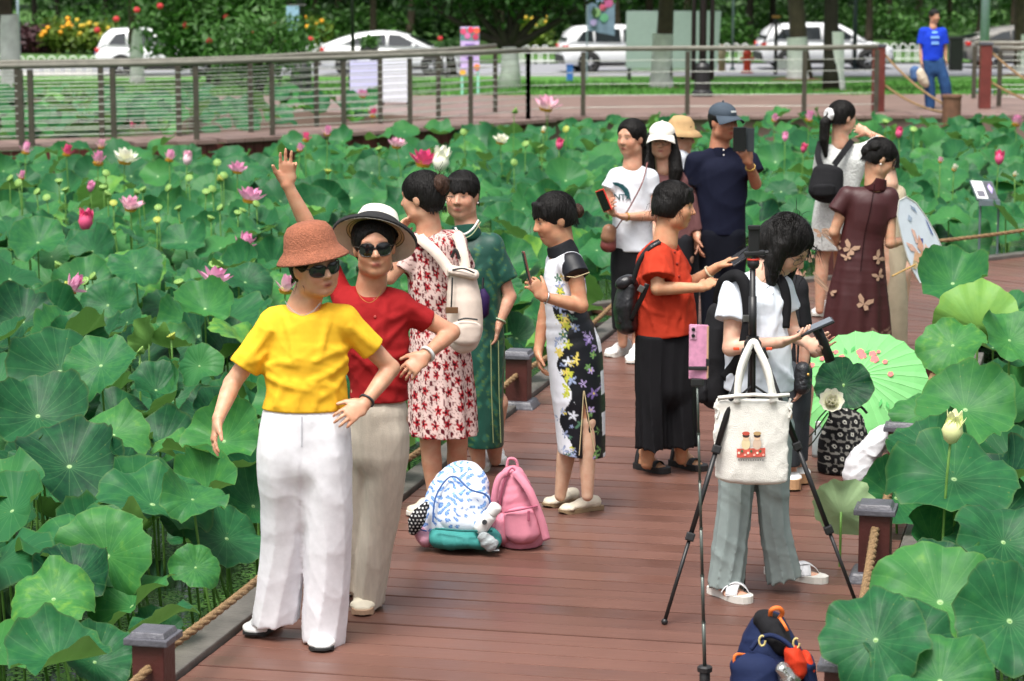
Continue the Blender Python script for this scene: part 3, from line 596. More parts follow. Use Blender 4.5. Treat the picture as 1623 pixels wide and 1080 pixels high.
def lamp_post(p, label, r=.1, h=5.2, base=.16, multi=False):
    t = empty('lamp_post', p, label, 'lamp post', 'black lamp posts')
    if multi:
        for dx in (-.17, 0, .17): MB().tube([(dx, 0, .3), (dx, 0, h)], .045 if dx else .07, n=10).build('pole', M_IRON, t, smooth=True)
    else: MB().tube([(0, 0, .2), (0, 0, h)], r, n=12).build('pole', M_IRON, t, smooth=True)
    MB().lathe([(0, 0), (base * 1.3, 0), (base * 1.3, .08), (base, .12), (base, .55), (base * .7, .62), (0, .62)], n=16).build('base', M_IRON, t)
    hd = MB().lathe([(0, h), (.12, h), (.22, h + .35), (.18, h + .45), (0, h + .6)], n=14).build('lantern', M_IRON, t); return t
lamp_post(lawn_pt(478, 145), 'black lamp post with a dark bin at its foot', .1, 5.2, .24)
lamp_post(G(1113, 153), 'slim black triple-pole lamp post before the grey box', .07, 5.2, .15, True)
pl = lamp_post(lawn_pt(560, 150), 'slender black twin post carrying a planter before the sedan', .04, 4.8, .1)
pp = AT(585, 78, pl.location.y - .1); t = empty('hanging_planter', pp, 'dark planter box with green plant in front of the white sedan', 'planter')
MB().box((0, 0, -.06), (.36, .3, .2), bev=.03).build('box', M_IRON, t); MB().box((.12, 0, -.2), (.2, .2, .1)).build('bracket', M_IRON, t)
v_, f_, c_ = leaf_cloud(24, 20, (.16, .14, .12), .05, .06, 88, shell=.1, asp=3); link('foliage', np_mesh('foliage', v_ + np.array([0, 0, .14]), f_, True, c_), M_LEAF_M, t)
MB().tube([(-.25, .1, -.3), (.1, .1, -.25)], .03, n=6).build('arm', M_IRON, t)
# grey poles
def pole(px, py, label, r, h, m):
    t = empty('pole', lawn_pt(px, py), label, 'pole'); MB().tube([(0, 0, 0), (0, 0, h)], [r, r * .8], n=10).build('shaft', m, t, smooth=True); MB().lathe([(0, .1), (r * 2.2, .1), (r * 2.2, 0)], n=12).build('base', m, t)
M_STEEL = mat('pole_steel', lin('#8b9aa6'), .4, metal=.3)
pole(1161, 112, 'thin pale steel pole between the grey box and the hydrant', .04, 5, M_STEEL)
pole(1558, 150, 'pale blue-grey pole rising behind the tall wooden post', .1, 5, M_STEEL)
pole(1354, 112, 'dark grey pole behind the parked white car', .07, 5, mat('pole_dark', lin('#3c4450'), .5))
pole(31, 105, 'thin grey pole beside the leftmost trunk', .05, 3, M_STEEL)
# grey display box on feet
p0, p1 = lawn_pt(992, 128), lawn_pt(1141, 128); s_ = PX(p0.y); cx_ = (p0.x + p1.x) / 2; Hb = 92 / s_
t = empty('display_box', (cx_, p0.y, p0.z), 'pale grey blank display box on short black feet in front of the white hatchback', 'display board')
wB = (p1.x - p0.x); MB().prism([(-wB / 2, .38), (wB / 2 - .1, .38), (wB / 2, Hb + .32), (-wB / 2, Hb + .32)], lambda x, y, d: V(x, d, y), (-.18, .18)).build('panel', mat('panel_grey', lin('#8f9d9b'), .5, var=.05), t)
for x in (-wB / 2 + .1, wB / 2 - .3): MB().box((x, 0, .19), (.1, .5, .38)).build('foot', M_BLK, t)
MB().box((0, 0, .34), (wB - .2, .3, .07)).build('bottom_rail', M_WHT, t)
# sign on green legs with a painted flower heading
pS = G(745, 150); s_ = PX(pS.y); t = empty('flower_sign', pS, 'small lilac information sign with a flower heading on green legs', 'sign')
w_, h_ = 30 / s_, 70 / s_; zb = 36 / s_
MB().box((0, 0, zb + h_ / 2), (w_, .04, h_), bev=.01).build('panel', mat('sign_lilac', lin('#c9b5e6'), .5, var=.2, vs=6), t)
for sx in (-1, 1): MB().box((sx * w_ * .42, .0, zb / 2 + .1), (.05, .03, zb + .2)).build('leg', mat('leg_green', lin('#8fd0b8'), .5), t)
hd = MB().box((0, -.024, zb + h_ * .84), (w_ * .98, .006, h_ * .28)).build('heading', mat('sign_teal', lin('#5f8f8c'), .5, var=.3, vs=12), t)
for i, (x, z, c) in enumerate(((-.34, .9, '#d8557a'), (.05, .93, '#e23d55'), (.36, .92, '#f06a4a'), (-.12, .8, '#d074a8'), (.3, .78, '#c04060'), (-.38, -.02, '#e8b040'), (.36, .1, '#e89040'))):
    MB().lathe([(0, .004), (.055, .004), (.06, 0)], (x * w_, -.03, zb + z * h_), frame_of((0, -1, 0)), 10).build('painted_flower', mat('sf' + str(i), lin(c), .6), t)
for j, wl in enumerate((.5, .62, .34, .4)): MB().box((0, -.0225, zb + h_ * (.6 - .1 * j)), (w_ * wl, .003, .035)).build('text_line', mat('sign_ink', lin('#7a5bb0'), .6), t)
# two white panels on the bridge line
for i, (x0, x1, y0, y1, lab, cc) in enumerate(((555, 600, 98, 160, 'pale lilac sheet panel seen through the bridge railing', '#c6c9ec'), (606, 647, 98, 164, 'white sheet panel right of the lilac one behind the railing', '#dfe4f0'))):
    b_ = G((x0 + x1) / 2, y1 + 3); s_ = PX(b_.y); t = empty('sheet_panel', b_, lab, 'panel', 'pale sheet panels behind the bridge railing')
    MB().box((0, 0, (y1 - y0) / s_ / 2 + .05), ((x1 - x0) / s_, .03, (y1 - y0) / s_), bev=.006).build('sheet', mat('sheet' + str(i), lin(cc), .5, var=.05), t)
    for sx in (-1, 1): MB().box((sx * (x1 - x0) / s_ * .47, .03, (y1 - y0) / s_ / 2), (.04, .03, (y1 - y0) / s_ + .02)).build('upright', M_IRON, t)
# banner on a pole
bp_ = lawn_pt(930, 128); s_ = PX(bp_.y); t = empty('banner', bp_, 'blue-grey feather banner with colourful lotus print above the hatchback', 'banner')
MB().tube([(0, 0, 0), (0, 0, 4.2)], .022, n=8).build('pole', M_STEEL, t)
zz = lambda py: (128 - py) / s_
wv = [V(.03 + (42 / s_) * u, .03 * math.sin(u * 5), zz(50) + .08 * u * -2 + (zz(-70) - zz(50)) * v) for v in [0, .25, .5, .75, 1] for u in [0, .2, .4, .6, .8, 1]]
MB().add(wv, [(r_ * 6 + k, r_ * 6 + k + 1, r_ * 6 + k + 7, r_ * 6 + k + 6) for r_ in range(4) for k in range(5)]).build('cloth', mat('banner_cloth', lin('#6a7d94'), .7, var=.35, vs=3), t, smooth=True)
for i, (u, py, c, r_) in enumerate(((.75, 6, '#b8568c', .16), (.55, 14, '#c05070', .1), (.3, 22, '#7a9a6a', .14), (.6, 30, '#5f9a7a', .13), (.2, 38, '#9a8ab8', .1), (.4, 2, '#8aa0c8', .12))):
    MB().lathe([(0, .005), (r_, .004), (r_ * 1.05, 0)], (.03 + 42 / s_ * u, -.035, zz(py)), frame_of((0, -1, 0)), 12).build('print_spot', mat('bs' + str(i), lin(c), .7), t)
# second small banner by the lamp post at left
bq = lawn_pt(478, 145); s_ = PX(bq.y); t = empty('lamp_banner', AT(464, 30, bq.y - .1), 'small pale blue banner hung on the lamp post', 'banner')
MB().box((0, 0, 0), (20 / s_, .02, 40 / s_), bev=.004).build('cloth', mat('banner_pale', lin('#8fb0cc'), .7, var=.25, vs=5), t); MB().tube([(-.1, 0, .3), (.3, 0, .3)], .015, n=6).build('arm', M_IRON, t)
# hydrant, blue bin, black bin, tripod stand
p = lawn_pt(1184, 116); t = empty('fire_hydrant', p, 'red fire hydrant beside the parked white car', 'hydrant')
MR = mat('hydrant_red', lin('#c8402c'), .5); MB().lathe([(0, 0), (.2, 0), (.2, .06), (.12, .1), (.12, .55), (.15, .57), (.15, .63), (.11, .72), (.04, .78), (.04, .84), (0, .84)], n=14).build('barrel', MR, t, smooth=False)
for sx in (-1, 1): MB().tube([(sx * .1, 0, .45), (sx * .22, 0, .45)], .06, n=10).build('outlet', MR, t)
p = lawn_pt(1144, 113); t = empty('stone_finial', p, 'pale round-topped bollard beside the grey box', 'bollard'); MB().lathe([(0, 0), (.12, 0), (.11, .5), (.15, .55), (.12, .75), (.05, .85), (0, .86)], n=14).build('shaft', mat('stone_pale', lin('#b7a48f'), .8), t, smooth=True)
p = lawn_pt(903, 130); t = empty('blue_crate', p, 'small blue container beside the wheel of the hatchback', 'container'); MB().box((0, 0, .24), (.2, .2, .48), bev=.02).build('body', mat('crate_blue', lin('#3565b0'), .5), t); MB().box((0, 0, .5), (.22, .22, .05), bev=.01).build('lid', mat('crate_blue_d', lin('#2a4f90'), .5), t)
p = lawn_pt(1514, 112); t = empty('litter_bin', p, 'black litter bin between the man in blue and the pale car', 'bin'); MB().box((0, 0, .5), (.42, .4, 1.0), bev=.03).build('body', M_BLK, t); MB().box((0, 0, 1.03), (.46, .44, .08), bev=.02).build('lid', M_BLK, t)
p = lawn_pt(1229, 118); s_ = PX(p.y); t = empty('plant_stand', p, 'black post with splayed arms and a small white notice before the parked car', 'stand')
MB().tube([(0, 0, 0), (0, 0, 88 / s_)], .06, n=8).build('post', M_IRON, t); MB().box((0, 0, 90 / s_), (.25, .2, .08), bev=.02).build('top', mat('stand_tan', lin('#b8843c'), .6), t)
for sx in (-1, 1): MB().tube([(0, 0, 88 / s_), (sx * .42, -.1, 48 / s_)], .03, n=6).build('arm', M_IRON, t)
MB().box((.28, -.12, 15 / s_), (23 / s_, .02, 14 / s_)).build('notice', M_WHT, t)
# ================================================================== LOTUS
def lotus_leaf_material(name='lotus_leaf', back='#7fae55'):
    m = bpy.data.materials.new(name); m.use_nodes = True; n = m.node_tree.nodes; l = m.node_tree.links; b = n['Principled BSDF']
    def math_(op, a, b_=None, c=None):
        x = n.new('ShaderNodeMath'); x.operation = op
        for i, q in enumerate((a, b_, c)):
            if q is None: continue
            if hasattr(q, 'node'): l.new(q, x.inputs[i])
            else: x.inputs[i].default_value = q
        return x.outputs[0]
    at = n.new('ShaderNodeAttribute'); at.attribute_name = 'Col'; sp = n.new('ShaderNodeSeparateColor'); l.new(at.outputs['Color'], sp.inputs[0])
    lv = n.new('ShaderNodeAttribute'); lv.attribute_name = 'lv'; sx = n.new('ShaderNodeSeparateXYZ'); l.new(lv.outputs['Vector'], sx.inputs[0])
    oi = n.new('ShaderNodeObjectInfo')
    ang = math_('ARCTAN2', sx.outputs[1], sx.outputs[0]); rad = math_('SQRT', math_('ADD', math_('MULTIPLY', sx.outputs[0], sx.outputs[0]), math_('MULTIPLY', sx.outputs[1], sx.outputs[1])))
    fr = math_('FRACT', math_('MULTIPLY', ang, 21 / (2 * math.pi))); tri = math_('ABSOLUTE', math_('MULTIPLY_ADD', fr, 2.0, -1.0))       # 1 on a vein
    near = math_('MULTIPLY', math_('SUBTRACT', 1.0, tri), rad)
    vein = n.new('ShaderNodeMapRange'); vein.inputs[1].default_value = 0.0; vein.inputs[2].default_value = 0.085; vein.inputs[3].default_value = 1.0; vein.inputs[4].default_value = 0.0; l.new(near, vein.inputs[0])
    hub = n.new('ShaderNodeMapRange'); hub.inputs[1].default_value = 0.03; hub.inputs[2].default_value = 0.055; hub.inputs[3].default_value = 1.0; hub.inputs[4].default_value = 0.0; l.new(rad, hub.inputs[0])
    tc = n.new('ShaderNodeTexCoord'); ns = n.new('ShaderNodeTexNoise'); ns.inputs['Scale'].default_value = 4.0; ns.inputs['Detail'].default_value = 5; l.new(tc.outputs['Object'], ns.inputs['Vector'])
    fac = math_('ADD', sp.outputs[0], math_('MULTIPLY_ADD', oi.outputs['Random'], 0.42, -0.21)); fac = math_('ADD', fac, math_('MULTIPLY_ADD', ns.outputs['Fac'], 0.7, -0.35))
    cr = n.new('ShaderNodeValToRGB'); e = cr.color_ramp.elements; e[0].position = 0.0; e[0].color = c4(LEAFC[0]); e[1].position = 1.0; e[1].color = c4(LEAFC[3])
    for ps, c in ((0.42, LEAFC[1]), (0.78, LEAFC[2])): q = e.new(ps); q.color = c4(c)
    l.new(fac, cr.inputs[0])
    mx = n.new('ShaderNodeMix'); mx.data_type = 'RGBA'; mx.inputs[7].default_value = c4(lin('#86bb78')); l.new(math_('MULTIPLY', vein.outputs[0], 0.12), mx.inputs[0]); l.new(cr.outputs[0], mx.inputs[6])
    m2 = n.new('ShaderNodeMix'); m2.data_type = 'RGBA'; m2.inputs[7].default_value = c4(lin('#b5d89a')); l.new(math_('MULTIPLY', hub.outputs[0], 0.8), m2.inputs[0]); l.new(mx.outputs[2], m2.inputs[6])
    gm = n.new('ShaderNodeNewGeometry'); m3 = n.new('ShaderNodeMix'); m3.data_type = 'RGBA'; m3.inputs[7].default_value = c4(lin(back)); l.new(math_('MULTIPLY', gm.outputs['Backfacing'], 0.7), m3.inputs[0]); l.new(m2.outputs[2], m3.inputs[6])
    rim = n.new('ShaderNodeMapRange'); rim.inputs[1].default_value = 0.95; rim.inputs[2].default_value = 1.03; rim.inputs[4].default_value = 0.5; l.new(rad, rim.inputs[0])
    n5 = n.new('ShaderNodeTexNoise'); n5.inputs['Scale'].default_value = 9; n5.inputs['Detail'].default_value = 6; l.new(lv.outputs['Vector'], n5.inputs['Vector'])
    wear = n.new('ShaderNodeMapRange'); wear.inputs[1].default_value = 0.66; wear.inputs[2].default_value = 0.74; l.new(n5.outputs['Fac'], wear.inputs[0])
    m4 = n.new('ShaderNodeMix'); m4.data_type = 'RGBA'; m4.inputs[7].default_value = c4(lin('#9a9a4a')); l.new(math_('MAXIMUM', math_('MULTIPLY', wear.outputs[0], 0.28), math_('MULTIPLY', rim.outputs[0], math_('MULTIPLY', ns.outputs['Fac'], 0.7))), m4.inputs[0]); l.new(m3.outputs[2], m4.inputs[6])
    l.new(m4.outputs[2], b.inputs['Base Color'])
    b.inputs['Roughness'].default_value = 0.46; b.inputs['Specular IOR Level'].default_value = 0.2
    bp = n.new('ShaderNodeBump'); bp.inputs['Strength'].default_value = 0.4; bp.inputs['Distance'].default_value = 0.015
    l.new(math_('ADD', math_('MULTIPLY', math_('MULTIPLY', tri, rad), -0.35), math_('MULTIPLY', ns.outputs['Fac'], 0.5)), bp.inputs['Height']); l.new(bp.outputs[0], b.inputs['Normal'])
    tr = n.new('ShaderNodeBsdfTranslucent'); l.new(m4.outputs[2], tr.inputs['Color']); ms = n.new('ShaderNodeMixShader'); ms.inputs[0].default_value = 0.22
    l.new(b.outputs[0], ms.inputs[1]); l.new(tr.outputs[0], ms.inputs[2]); l.new(ms.outputs[0], n['Material Output'].inputs['Surface']); return m
LEAFC = [lin('#143c29'), lin('#28643a'), lin('#42803f'), lin('#74a240')]
M_LOTUS = lotus_leaf_material(); _lc = LEAFC; LEAFC = [lin(q) for q in ('#6f9a62', '#86ad78', '#9cbd88', '#b4cf9c')]; M_LOTUS_PALE = lotus_leaf_material('lotus_leaf_pale', '#aac795'); LEAFC = _lc
M_STALK = mat('lotus_stalk', lin('#5f8a3c'), 0.6, var=0.25, vs=12, bump=0.2, bs=90)
def blade_geo(seed, segs=52, rings=(0.0, .1, .25, .42, .6, .76, .9, 1.0), fold=None):
    r = np.random.default_rng(seed); th = np.arange(segs) * 2 * np.pi / segs; rr = np.array(rings[1:])
    ph = r.random(8) * 6.283; cup = r.uniform(0.08, 0.46); a2 = r.uniform(0.04, 0.34) if fold is None else fold; a3 = r.uniform(0.03, 0.13); a5 = r.uniform(0.02, 0.07)
    if fold is not None and fold < .05: cup, a3, a5 = .12, .03, .03
    out = 1 + 0.05 * np.sin(2 * th + ph[0]) + 0.03 * np.sin(3 * th + ph[1]) + 0.028 * np.sin(7 * th + ph[2]) + 0.02 * np.sin(13 * th + ph[3]) + 0.012 * r.normal(size=segs)
    notch = r.random() * 6.283; out *= 1 - 0.12 * np.exp(-((np.angle(np.exp(1j * (th - notch)))) / 0.12) ** 2)
    R = rr[:, None] * (1 + (out[None] - 1) * rr[:, None] ** 1.5); T = th[None] + 0 * R
    droop = r.uniform(-0.08, 0.42)
    Z = cup * (R ** 1.6) - droop * np.maximum(R - 0.55, 0) ** 2 * 3.0 + R ** 2.2 * (a2 * np.sin(2 * T + ph[4]) + a3 * np.sin(3 * T + ph[5])) + R ** 4 * (a5 * np.sin(6 * T + ph[6]) + 0.04 * np.sin(9 * T + ph[7]) + 0.022 * np.sin(15 * T + ph[2])) + 0.012 * R * np.cos(21 * T)
    vf = r.uniform(-.15, .42) if fold is None else (.0 if fold < .05 else .2); pa = r.random() * 6.283; fx = R * np.cos(T - pa); Z = Z + vf * (np.sqrt(fx * fx + .012) - .11) * (.4 + .6 * R)
    Z = Z + (R ** 3.5) * ((.055 * np.sin(5 * T + ph[1]) + .045 * np.sin(8 * T + ph[5])) if fold is None or fold > .05 else 0)
    sh = np.sqrt(np.maximum(0.2, 1 - 0.35 * (np.abs(Z) ** 1.5)))
    X, Yy = R * np.cos(T) * sh, R * np.sin(T) * sh
    vs = np.concatenate([[[0, 0, 0]], np.stack([X, Yy, Z], -1).reshape(-1, 3)]); lv = np.concatenate([[[0, 0, 0]], np.stack([rr[:, None] * np.cos(T), rr[:, None] * np.sin(T), 0 * T], -1).reshape(-1, 3)])
    fs = [(0, 1 + k, 1 + (k + 1) % segs, 1 + (k + 1) % segs) for k in range(segs)]
    for i in range(len(rr) - 1):
        for k in range(segs): a = 1 + i * segs + k; b_ = 1 + i * segs + (k + 1) % segs; fs.append((a, a + segs, b_ + segs, b_))
    return vs, lv, fs
def set_lv(me, lv):
    a = me.attributes.new('lv', 'FLOAT_VECTOR', 'POINT'); a.data.foreach_set('vector', np.asarray(lv, np.float32).ravel())
def tri_quads(fs):  # quads (with degenerate hub quads) -> triangles and quads lists
    return [f if f[2] != f[3] else f[:3] for f in fs]
def blade_mesh(seed, shade, **kw):
    vs, lv, fs = blade_geo(seed, **kw); me = bpy.data.meshes.new('blade'); me.from_pydata(vs.tolist(), [], tri_quads(fs)); me.polygons.foreach_set('use_smooth', [True] * len(me.polygons))
    a = me.attributes.new('Col', 'FLOAT_COLOR', 'POINT'); a.data.foreach_set('color', np.tile(np.array([shade, shade, shade, 1], np.float32), len(vs))); set_lv(me, lv); me.materials.append(M_LOTUS); return me
VAR = [blade_mesh(100 + i, 0.22 + 0.42 * ((i * 7) % 24) / 24) for i in range(24)]
VAR_Y = [blade_mesh(200 + i, 0.74 + 0.08 * i, fold=0.30) for i in range(3)]
VAR_D = [blade_mesh(220 + i, 0.10) for i in range(2)]
FLAT_D = blade_mesh(230, 0.06, fold=0.03); PALE = blade_mesh(231, .7, fold=0.12); PALE.materials.clear(); PALE.materials.append(M_LOTUS_PALE)
def stalk_mesh(length, bend, seed):
    r = random.Random(seed); a = r.random() * 6.283; return MB().tube(bez((0, 0, 0), (math.cos(a) * bend * .3, math.sin(a) * bend * .3, -length * .5), (math.cos(a) * bend, math.sin(a) * bend, -length), 8), [.0058, .006, .0062, .0066, .007, .007, .007, .007, .007], n=6).mesh('stalk', True)
STK = [stalk_mesh(1.0, b_, i) for i, b_ in enumerate((0.02, 0.08, 0.15, 0.25, 0.05))]
for me in STK: me.materials.append(M_STALK)
def quat_for(tilt, az, spin):
    nrm = V(math.sin(tilt) * math.cos(az), math.sin(tilt) * math.sin(az), math.cos(tilt)); return nrm.to_track_quat('Z', 'Y') @ Euler((0, 0, spin)).to_quaternion()
def add_leaf(c, R, tilt, az, spin, me, label, group, k=0, squash=1.0):
    t = empty('lotus_leaf', (c.x, c.y, WATER_Z), label, 'lotus leaf', group)
    o = link('blade', me, None, t, loc=(0, 0, c.z - WATER_Z)); o.rotation_mode = 'QUATERNION'; o.rotation_quaternion = quat_for(tilt, az, spin); o.scale = (R, R * squash, R)
    s_ = link('stalk', STK[k % len(STK)], None, t, loc=(0, 0, c.z - WATER_Z)); s_.scale = (1, 1, c.z - WATER_Z + 0.05); return t
def in_decks(x, y, m=0.12):
    q = V(x, y, 0) - L1; w = q.dot(DN); s_ = q.dot(DV)
    if -m < w < DW + m and -6 < s_ < SC + 1.2: return True
    q = V(x, y, 0) - B1; a, b_ = q.dot(WV), q.dot(WN)
    return -2.5 < a < 14 and -m < b_ < WW + m
def bridge_y(x):
    for a, b_ in zip(BF[:-1], BF[1:]):
        if a.x <= x <= b_.x: return a.y + (b_.y - a.y) * (x - a.x) / (b_.x - a.x)
    return BF[0].y if x < BF[0].x else 42.0
SHORE, SHORE2 = G(205, 164), G(700, 186)
cand = []; hand = []
# leaves one can point to, set one by one: (px, py of the hub, width px, distance Y, tilt deg, azimuth deg, mesh, label)
HAND = [
 (1490, 955, 225, 8.9, 50, -95, VAR[3], 'broad cupped lotus leaf leaning over the boardwalk beside the navy backpack'),
 (1512, 760, 200, 10.9, 38, -88, VAR[8], 'wide wavy lotus leaf below the pale yellow bud'),
 (1388, 1015, 185, 8.15, 60, -115, VAR[5], 'lotus leaf folded towards the rope in front of the low post'),
 (1490, 1080, 160, 8.0, 55, -90, VAR_Y[0], 'yellow-green lotus leaf at the bottom edge beside the navy backpack'),
 (1333, 812, 100, 10.95, 74, 70, PALE, 'pale green lotus leaf hanging over the deck behind the tripod leg'),
 (1337, 610, 82, 13.1, 66, -93, FLAT_D, 'dark round lotus leaf standing in front of the green parasol'),
 (1600, 985, 200, 8.7, 60, -80, VAR[11], 'big lotus leaf cut by the picture edge right of the cupped leaf'),
 (1445, 1030, 180, 8.2, 45, -70, VAR[14], 'dark lotus leaf under the cupped leaf at the bottom'),
 (1510, 450, 115, 14.6, 45, -100, VAR[2], 'lotus leaf rising above the deck right of the woman painting'),
 (1550, 520, 125, 13.2, 70, 80, VAR_Y[1], 'lotus leaf showing its veined underside near the parasol'),
 (1600, 540, 100, 12.6, 55, -70, VAR[6], 'bluish lotus leaf at the picture edge above the pale bud'),
 (1420, 790, 120, 11.6, 60, -60, VAR[9], 'lotus leaf drooping against the rope beside the white cloth bag'),
 (1462, 655, 90, 12.6, 60, -130, VAR_Y[0], 'curled yellow-green lotus leaf touching the parasol edge'),
 (1510, 548, 100, 13.0, 52, -110, VAR[13], 'lotus leaf covering the low post beside the parasol'),
 (1475, 712, 120, 11.7, 50, -125, VAR[7], 'lotus leaf hiding the post behind the white cloth bag'),
 (1590, 860, 150, 10.3, 52, -75, VAR[5], 'lotus leaf at the picture edge right of the tripod post'),
 (1480, 860, 120, 10.9, 66, -60, VAR[2], 'dark shaded lotus leaf behind the tripod post'),
 (1530, 650, 150, 12.0, 48, -95, VAR[12], 'lotus leaf behind the pale yellow bud'),
 (60, 660, 150, 12.2, 50, -80, VAR[0], 'round lotus leaf at the picture edge level with the hand of the woman in yellow'),
 (110, 740, 165, 11.3, 42, -85, VAR[4], 'broad bluish lotus leaf near the picture edge, middle of the left field'),
 (355, 700, 118, 11.4, 58, -100, VAR[20], 'bright green lotus leaf behind the hand of the woman in yellow'),
 (120, 915, 120, 10.0, 48, -95, VAR[7], 'bluish lotus leaf with fine veins above the front left post'),
 (85, 950, 130, 9.6, 40, -90, VAR_Y[0], 'wavy bright lotus leaf near the bottom corner'),
 (310, 900, 75, 10.35, 62, -70, VAR[10], 'lotus leaf nearest the rope, left of the white trousers'),
 (150, 1050, 120, 9.2, 50, -60, VAR[1], 'lotus leaf beside the nearest rope post'),
 (180, 690, 110, 11.9, 40, -80, VAR[13], 'lotus leaf in a gap below the pink blossom'),
 (290, 830, 75, 10.9, 50, -60, VAR[16], 'small round lotus leaf on a bare stalk near the walk'),
 (95, 590, 160, 13.3, 52, -75, VAR[15], 'large lotus leaf at the left edge below the drooping pink blossom'),
 (160, 580, 110, 13.0, 50, -100, VAR[17], 'lotus leaf with deep cup below the drooping pink blossom'),
 (325, 490, 90, 15.6, 45, -90, VAR[2], 'lotus leaf below the pink blossom with a seed head behind'),
 (60, 385, 85, 19.2, 48, -85, VAR[6], 'round lotus leaf left of the tall red bud'),
 (215, 425, 80, 17.7, 48, -90, VAR[11], 'lotus leaf right of the tall red bud'),
]
for i, (px, py, w, Y, ti, az, me, lab) in enumerate(HAND):
    c = AT(px, py, Y); add_leaf(c, w / PX(Y) / 2 * (1.12 if w < 170 else 1.02), math.radians(ti * (.8 if 30 < ti < 64 else 1)), math.radians(az), i * 1.7, me, lab, None, i); hand.append((px, py, Y, w))
def field():
    r = random.Random(3); Y = 8.9
    while Y < 43.5:
        step = 0.225 + 0.0085 * Y if Y < 20 else 0.285 + 0.0055 * Y; X = -0.30 * Y - 0.6
        while X < 0.27 * Y + 0.6:
            x, y = X + r.uniform(-.45, .45) * step, Y + r.uniform(-.45, .45) * step; X += step
            by = bridge_y(x)
            if in_decks(x, y, 0.16 if y > 12 else 0.2): continue
            if by - 0.35 < y < by + 1.9 and x < BF[-1].x: continue
            if x > BF[-1].x - .5 and y > 39.6 - 0.02 * x: continue
            tt = min(1, max(0, (x - SHORE.x) / (SHORE2.x - SHORE.x)))
            if x < BF[-1].x and y > (SHORE.y + (SHORE2.y - SHORE.y) * tt - .3 if x > SHORE.x else 45): continue
            R = r.choice((r.uniform(.13, .2), r.uniform(.17, .27), r.uniform(.17, .27)))
            far = min(1, max(0, (y - 18) / 16)); side = x > 0.02 * y
            zt = (0.40 * (1 - far) + (0.12 if side else -0.02) * far)
            if x < BF[-1].x and y > by: zt = .34
            layer = r.random(); z = zt - (0.0 if layer < .5 else (0.18 if layer < .8 else 0.38)) * (1 - .4 * far) - r.uniform(0, .16) + (0.2 * (1 - far) if layer > .95 else 0)
            if y < 10.5: z -= 0.04
            qd = V(x, y, 0) - L1; wd = qd.dot(DN)
            if wd > DW and wd < DW + .35 and y < 20: z = min(z, 0.22); R *= .9
            if wd < 0 and wd > -.42: z = min(z, 0.16); R *= .8
            if wd < 0 and wd > -.2 and 9.8 < y < 12.2: continue
            d = ray(0, 0); pxp = CXP + x / y * F_PX * 1.0; 
            s_ = F_PX / y; pyp = (HC - z) * s_ * 0.98 - 84
            if any(abs(pxp - hx) < hw * .42 and abs(pyp - hy) < hw * .34 and y < hY + .1 for hx, hy, hY, hw in hand): continue
            if pyp < 1120 and pyp - R * s_ * .6 > 1090: continue
            ti = math.radians(min(72, max(5, r.gauss(33, 16)))); az = math.radians(r.gauss(-92, 55))
            cand.append((x, y, z, R, ti, az, r.random() * 6.283, r.random()))
        Y += step * .92
field()
cand.sort(key=lambda q: -(q[3] / q[1]) * (1.0 if abs(q[0] / q[1]) < .2 else .05))
NI = 300 - len(HAND)
for i, (x, y, z, R, ti, az, sp_, u) in enumerate(cand[:NI]):
    left = x < 0.02 * y
    me = VAR_Y[i % 3] if u > .95 else (VAR_D[i % 2] if u < .07 else VAR[int(u * 997) % len(VAR)])
    add_leaf(V(x, y, z), R, ti, az, sp_, me, 'green lotus leaf among many alike ' + ('left of the boardwalk' if left else 'right of the boardwalk'), 'lotus leaves ' + ('left of the boardwalk' if left else 'right of the boardwalk'), i, 0.9 + 0.1 * u)
# the rest of the field, too many to tell apart
pv, pl_, pc, pf = [], [], [], []; sv, sf = [], []; off = 0; geos = [blade_geo(300 + i, 26, (0, .15, .4, .7, 1.0)) for i in range(10)]
geos = [(np.asarray(a), np.asarray(b_), f) for a, b_, f in geos]
mbS = MB()
for i, (x, y, z, R, ti, az, sp_, u) in enumerate(cand[NI:]):
    vs, lv, fs = geos[i % 10]; M = np.array(quat_for(ti, az, sp_).to_matrix()); pv.append((vs * R) @ M.T + [x, y, z]); pl_.append(lv); pc.append(np.full(len(vs), .22 + .42 * u if u < .95 else .8)); pf += [tuple(q + off for q in (f[:3] if f[2] == f[3] else f)) for f in fs]; off += len(vs)
    if y < 26: mbS.tube([(x, y, z), (x + .03, y + .02, WATER_Z - .02)], .0065, n=4, cap=False)
pv = np.concatenate(pv); me = bpy.data.meshes.new('lotus_leaves'); me.from_pydata(pv.tolist(), [], pf); me.polygons.foreach_set('use_smooth', [True] * len(me.polygons))
a = me.attributes.new('Col', 'FLOAT_COLOR', 'POINT'); cc = np.ones((len(pv), 4), np.float32); cc[:, :3] = np.concatenate(pc)[:, None]; a.data.foreach_set('color', cc.ravel()); set_lv(me, np.concatenate(pl_))
lf = link('lotus_foliage', me, M_LOTUS); props(lf, 'mass of farther lotus leaves filling the pond to the bridge', 'lotus leaves', kind='stuff')
so = mbS.build('lotus_stalks', M_STALK, lf, smooth=True); so['kind'] = 'stuff'
print('LOTUS', len(cand), 'leaves')
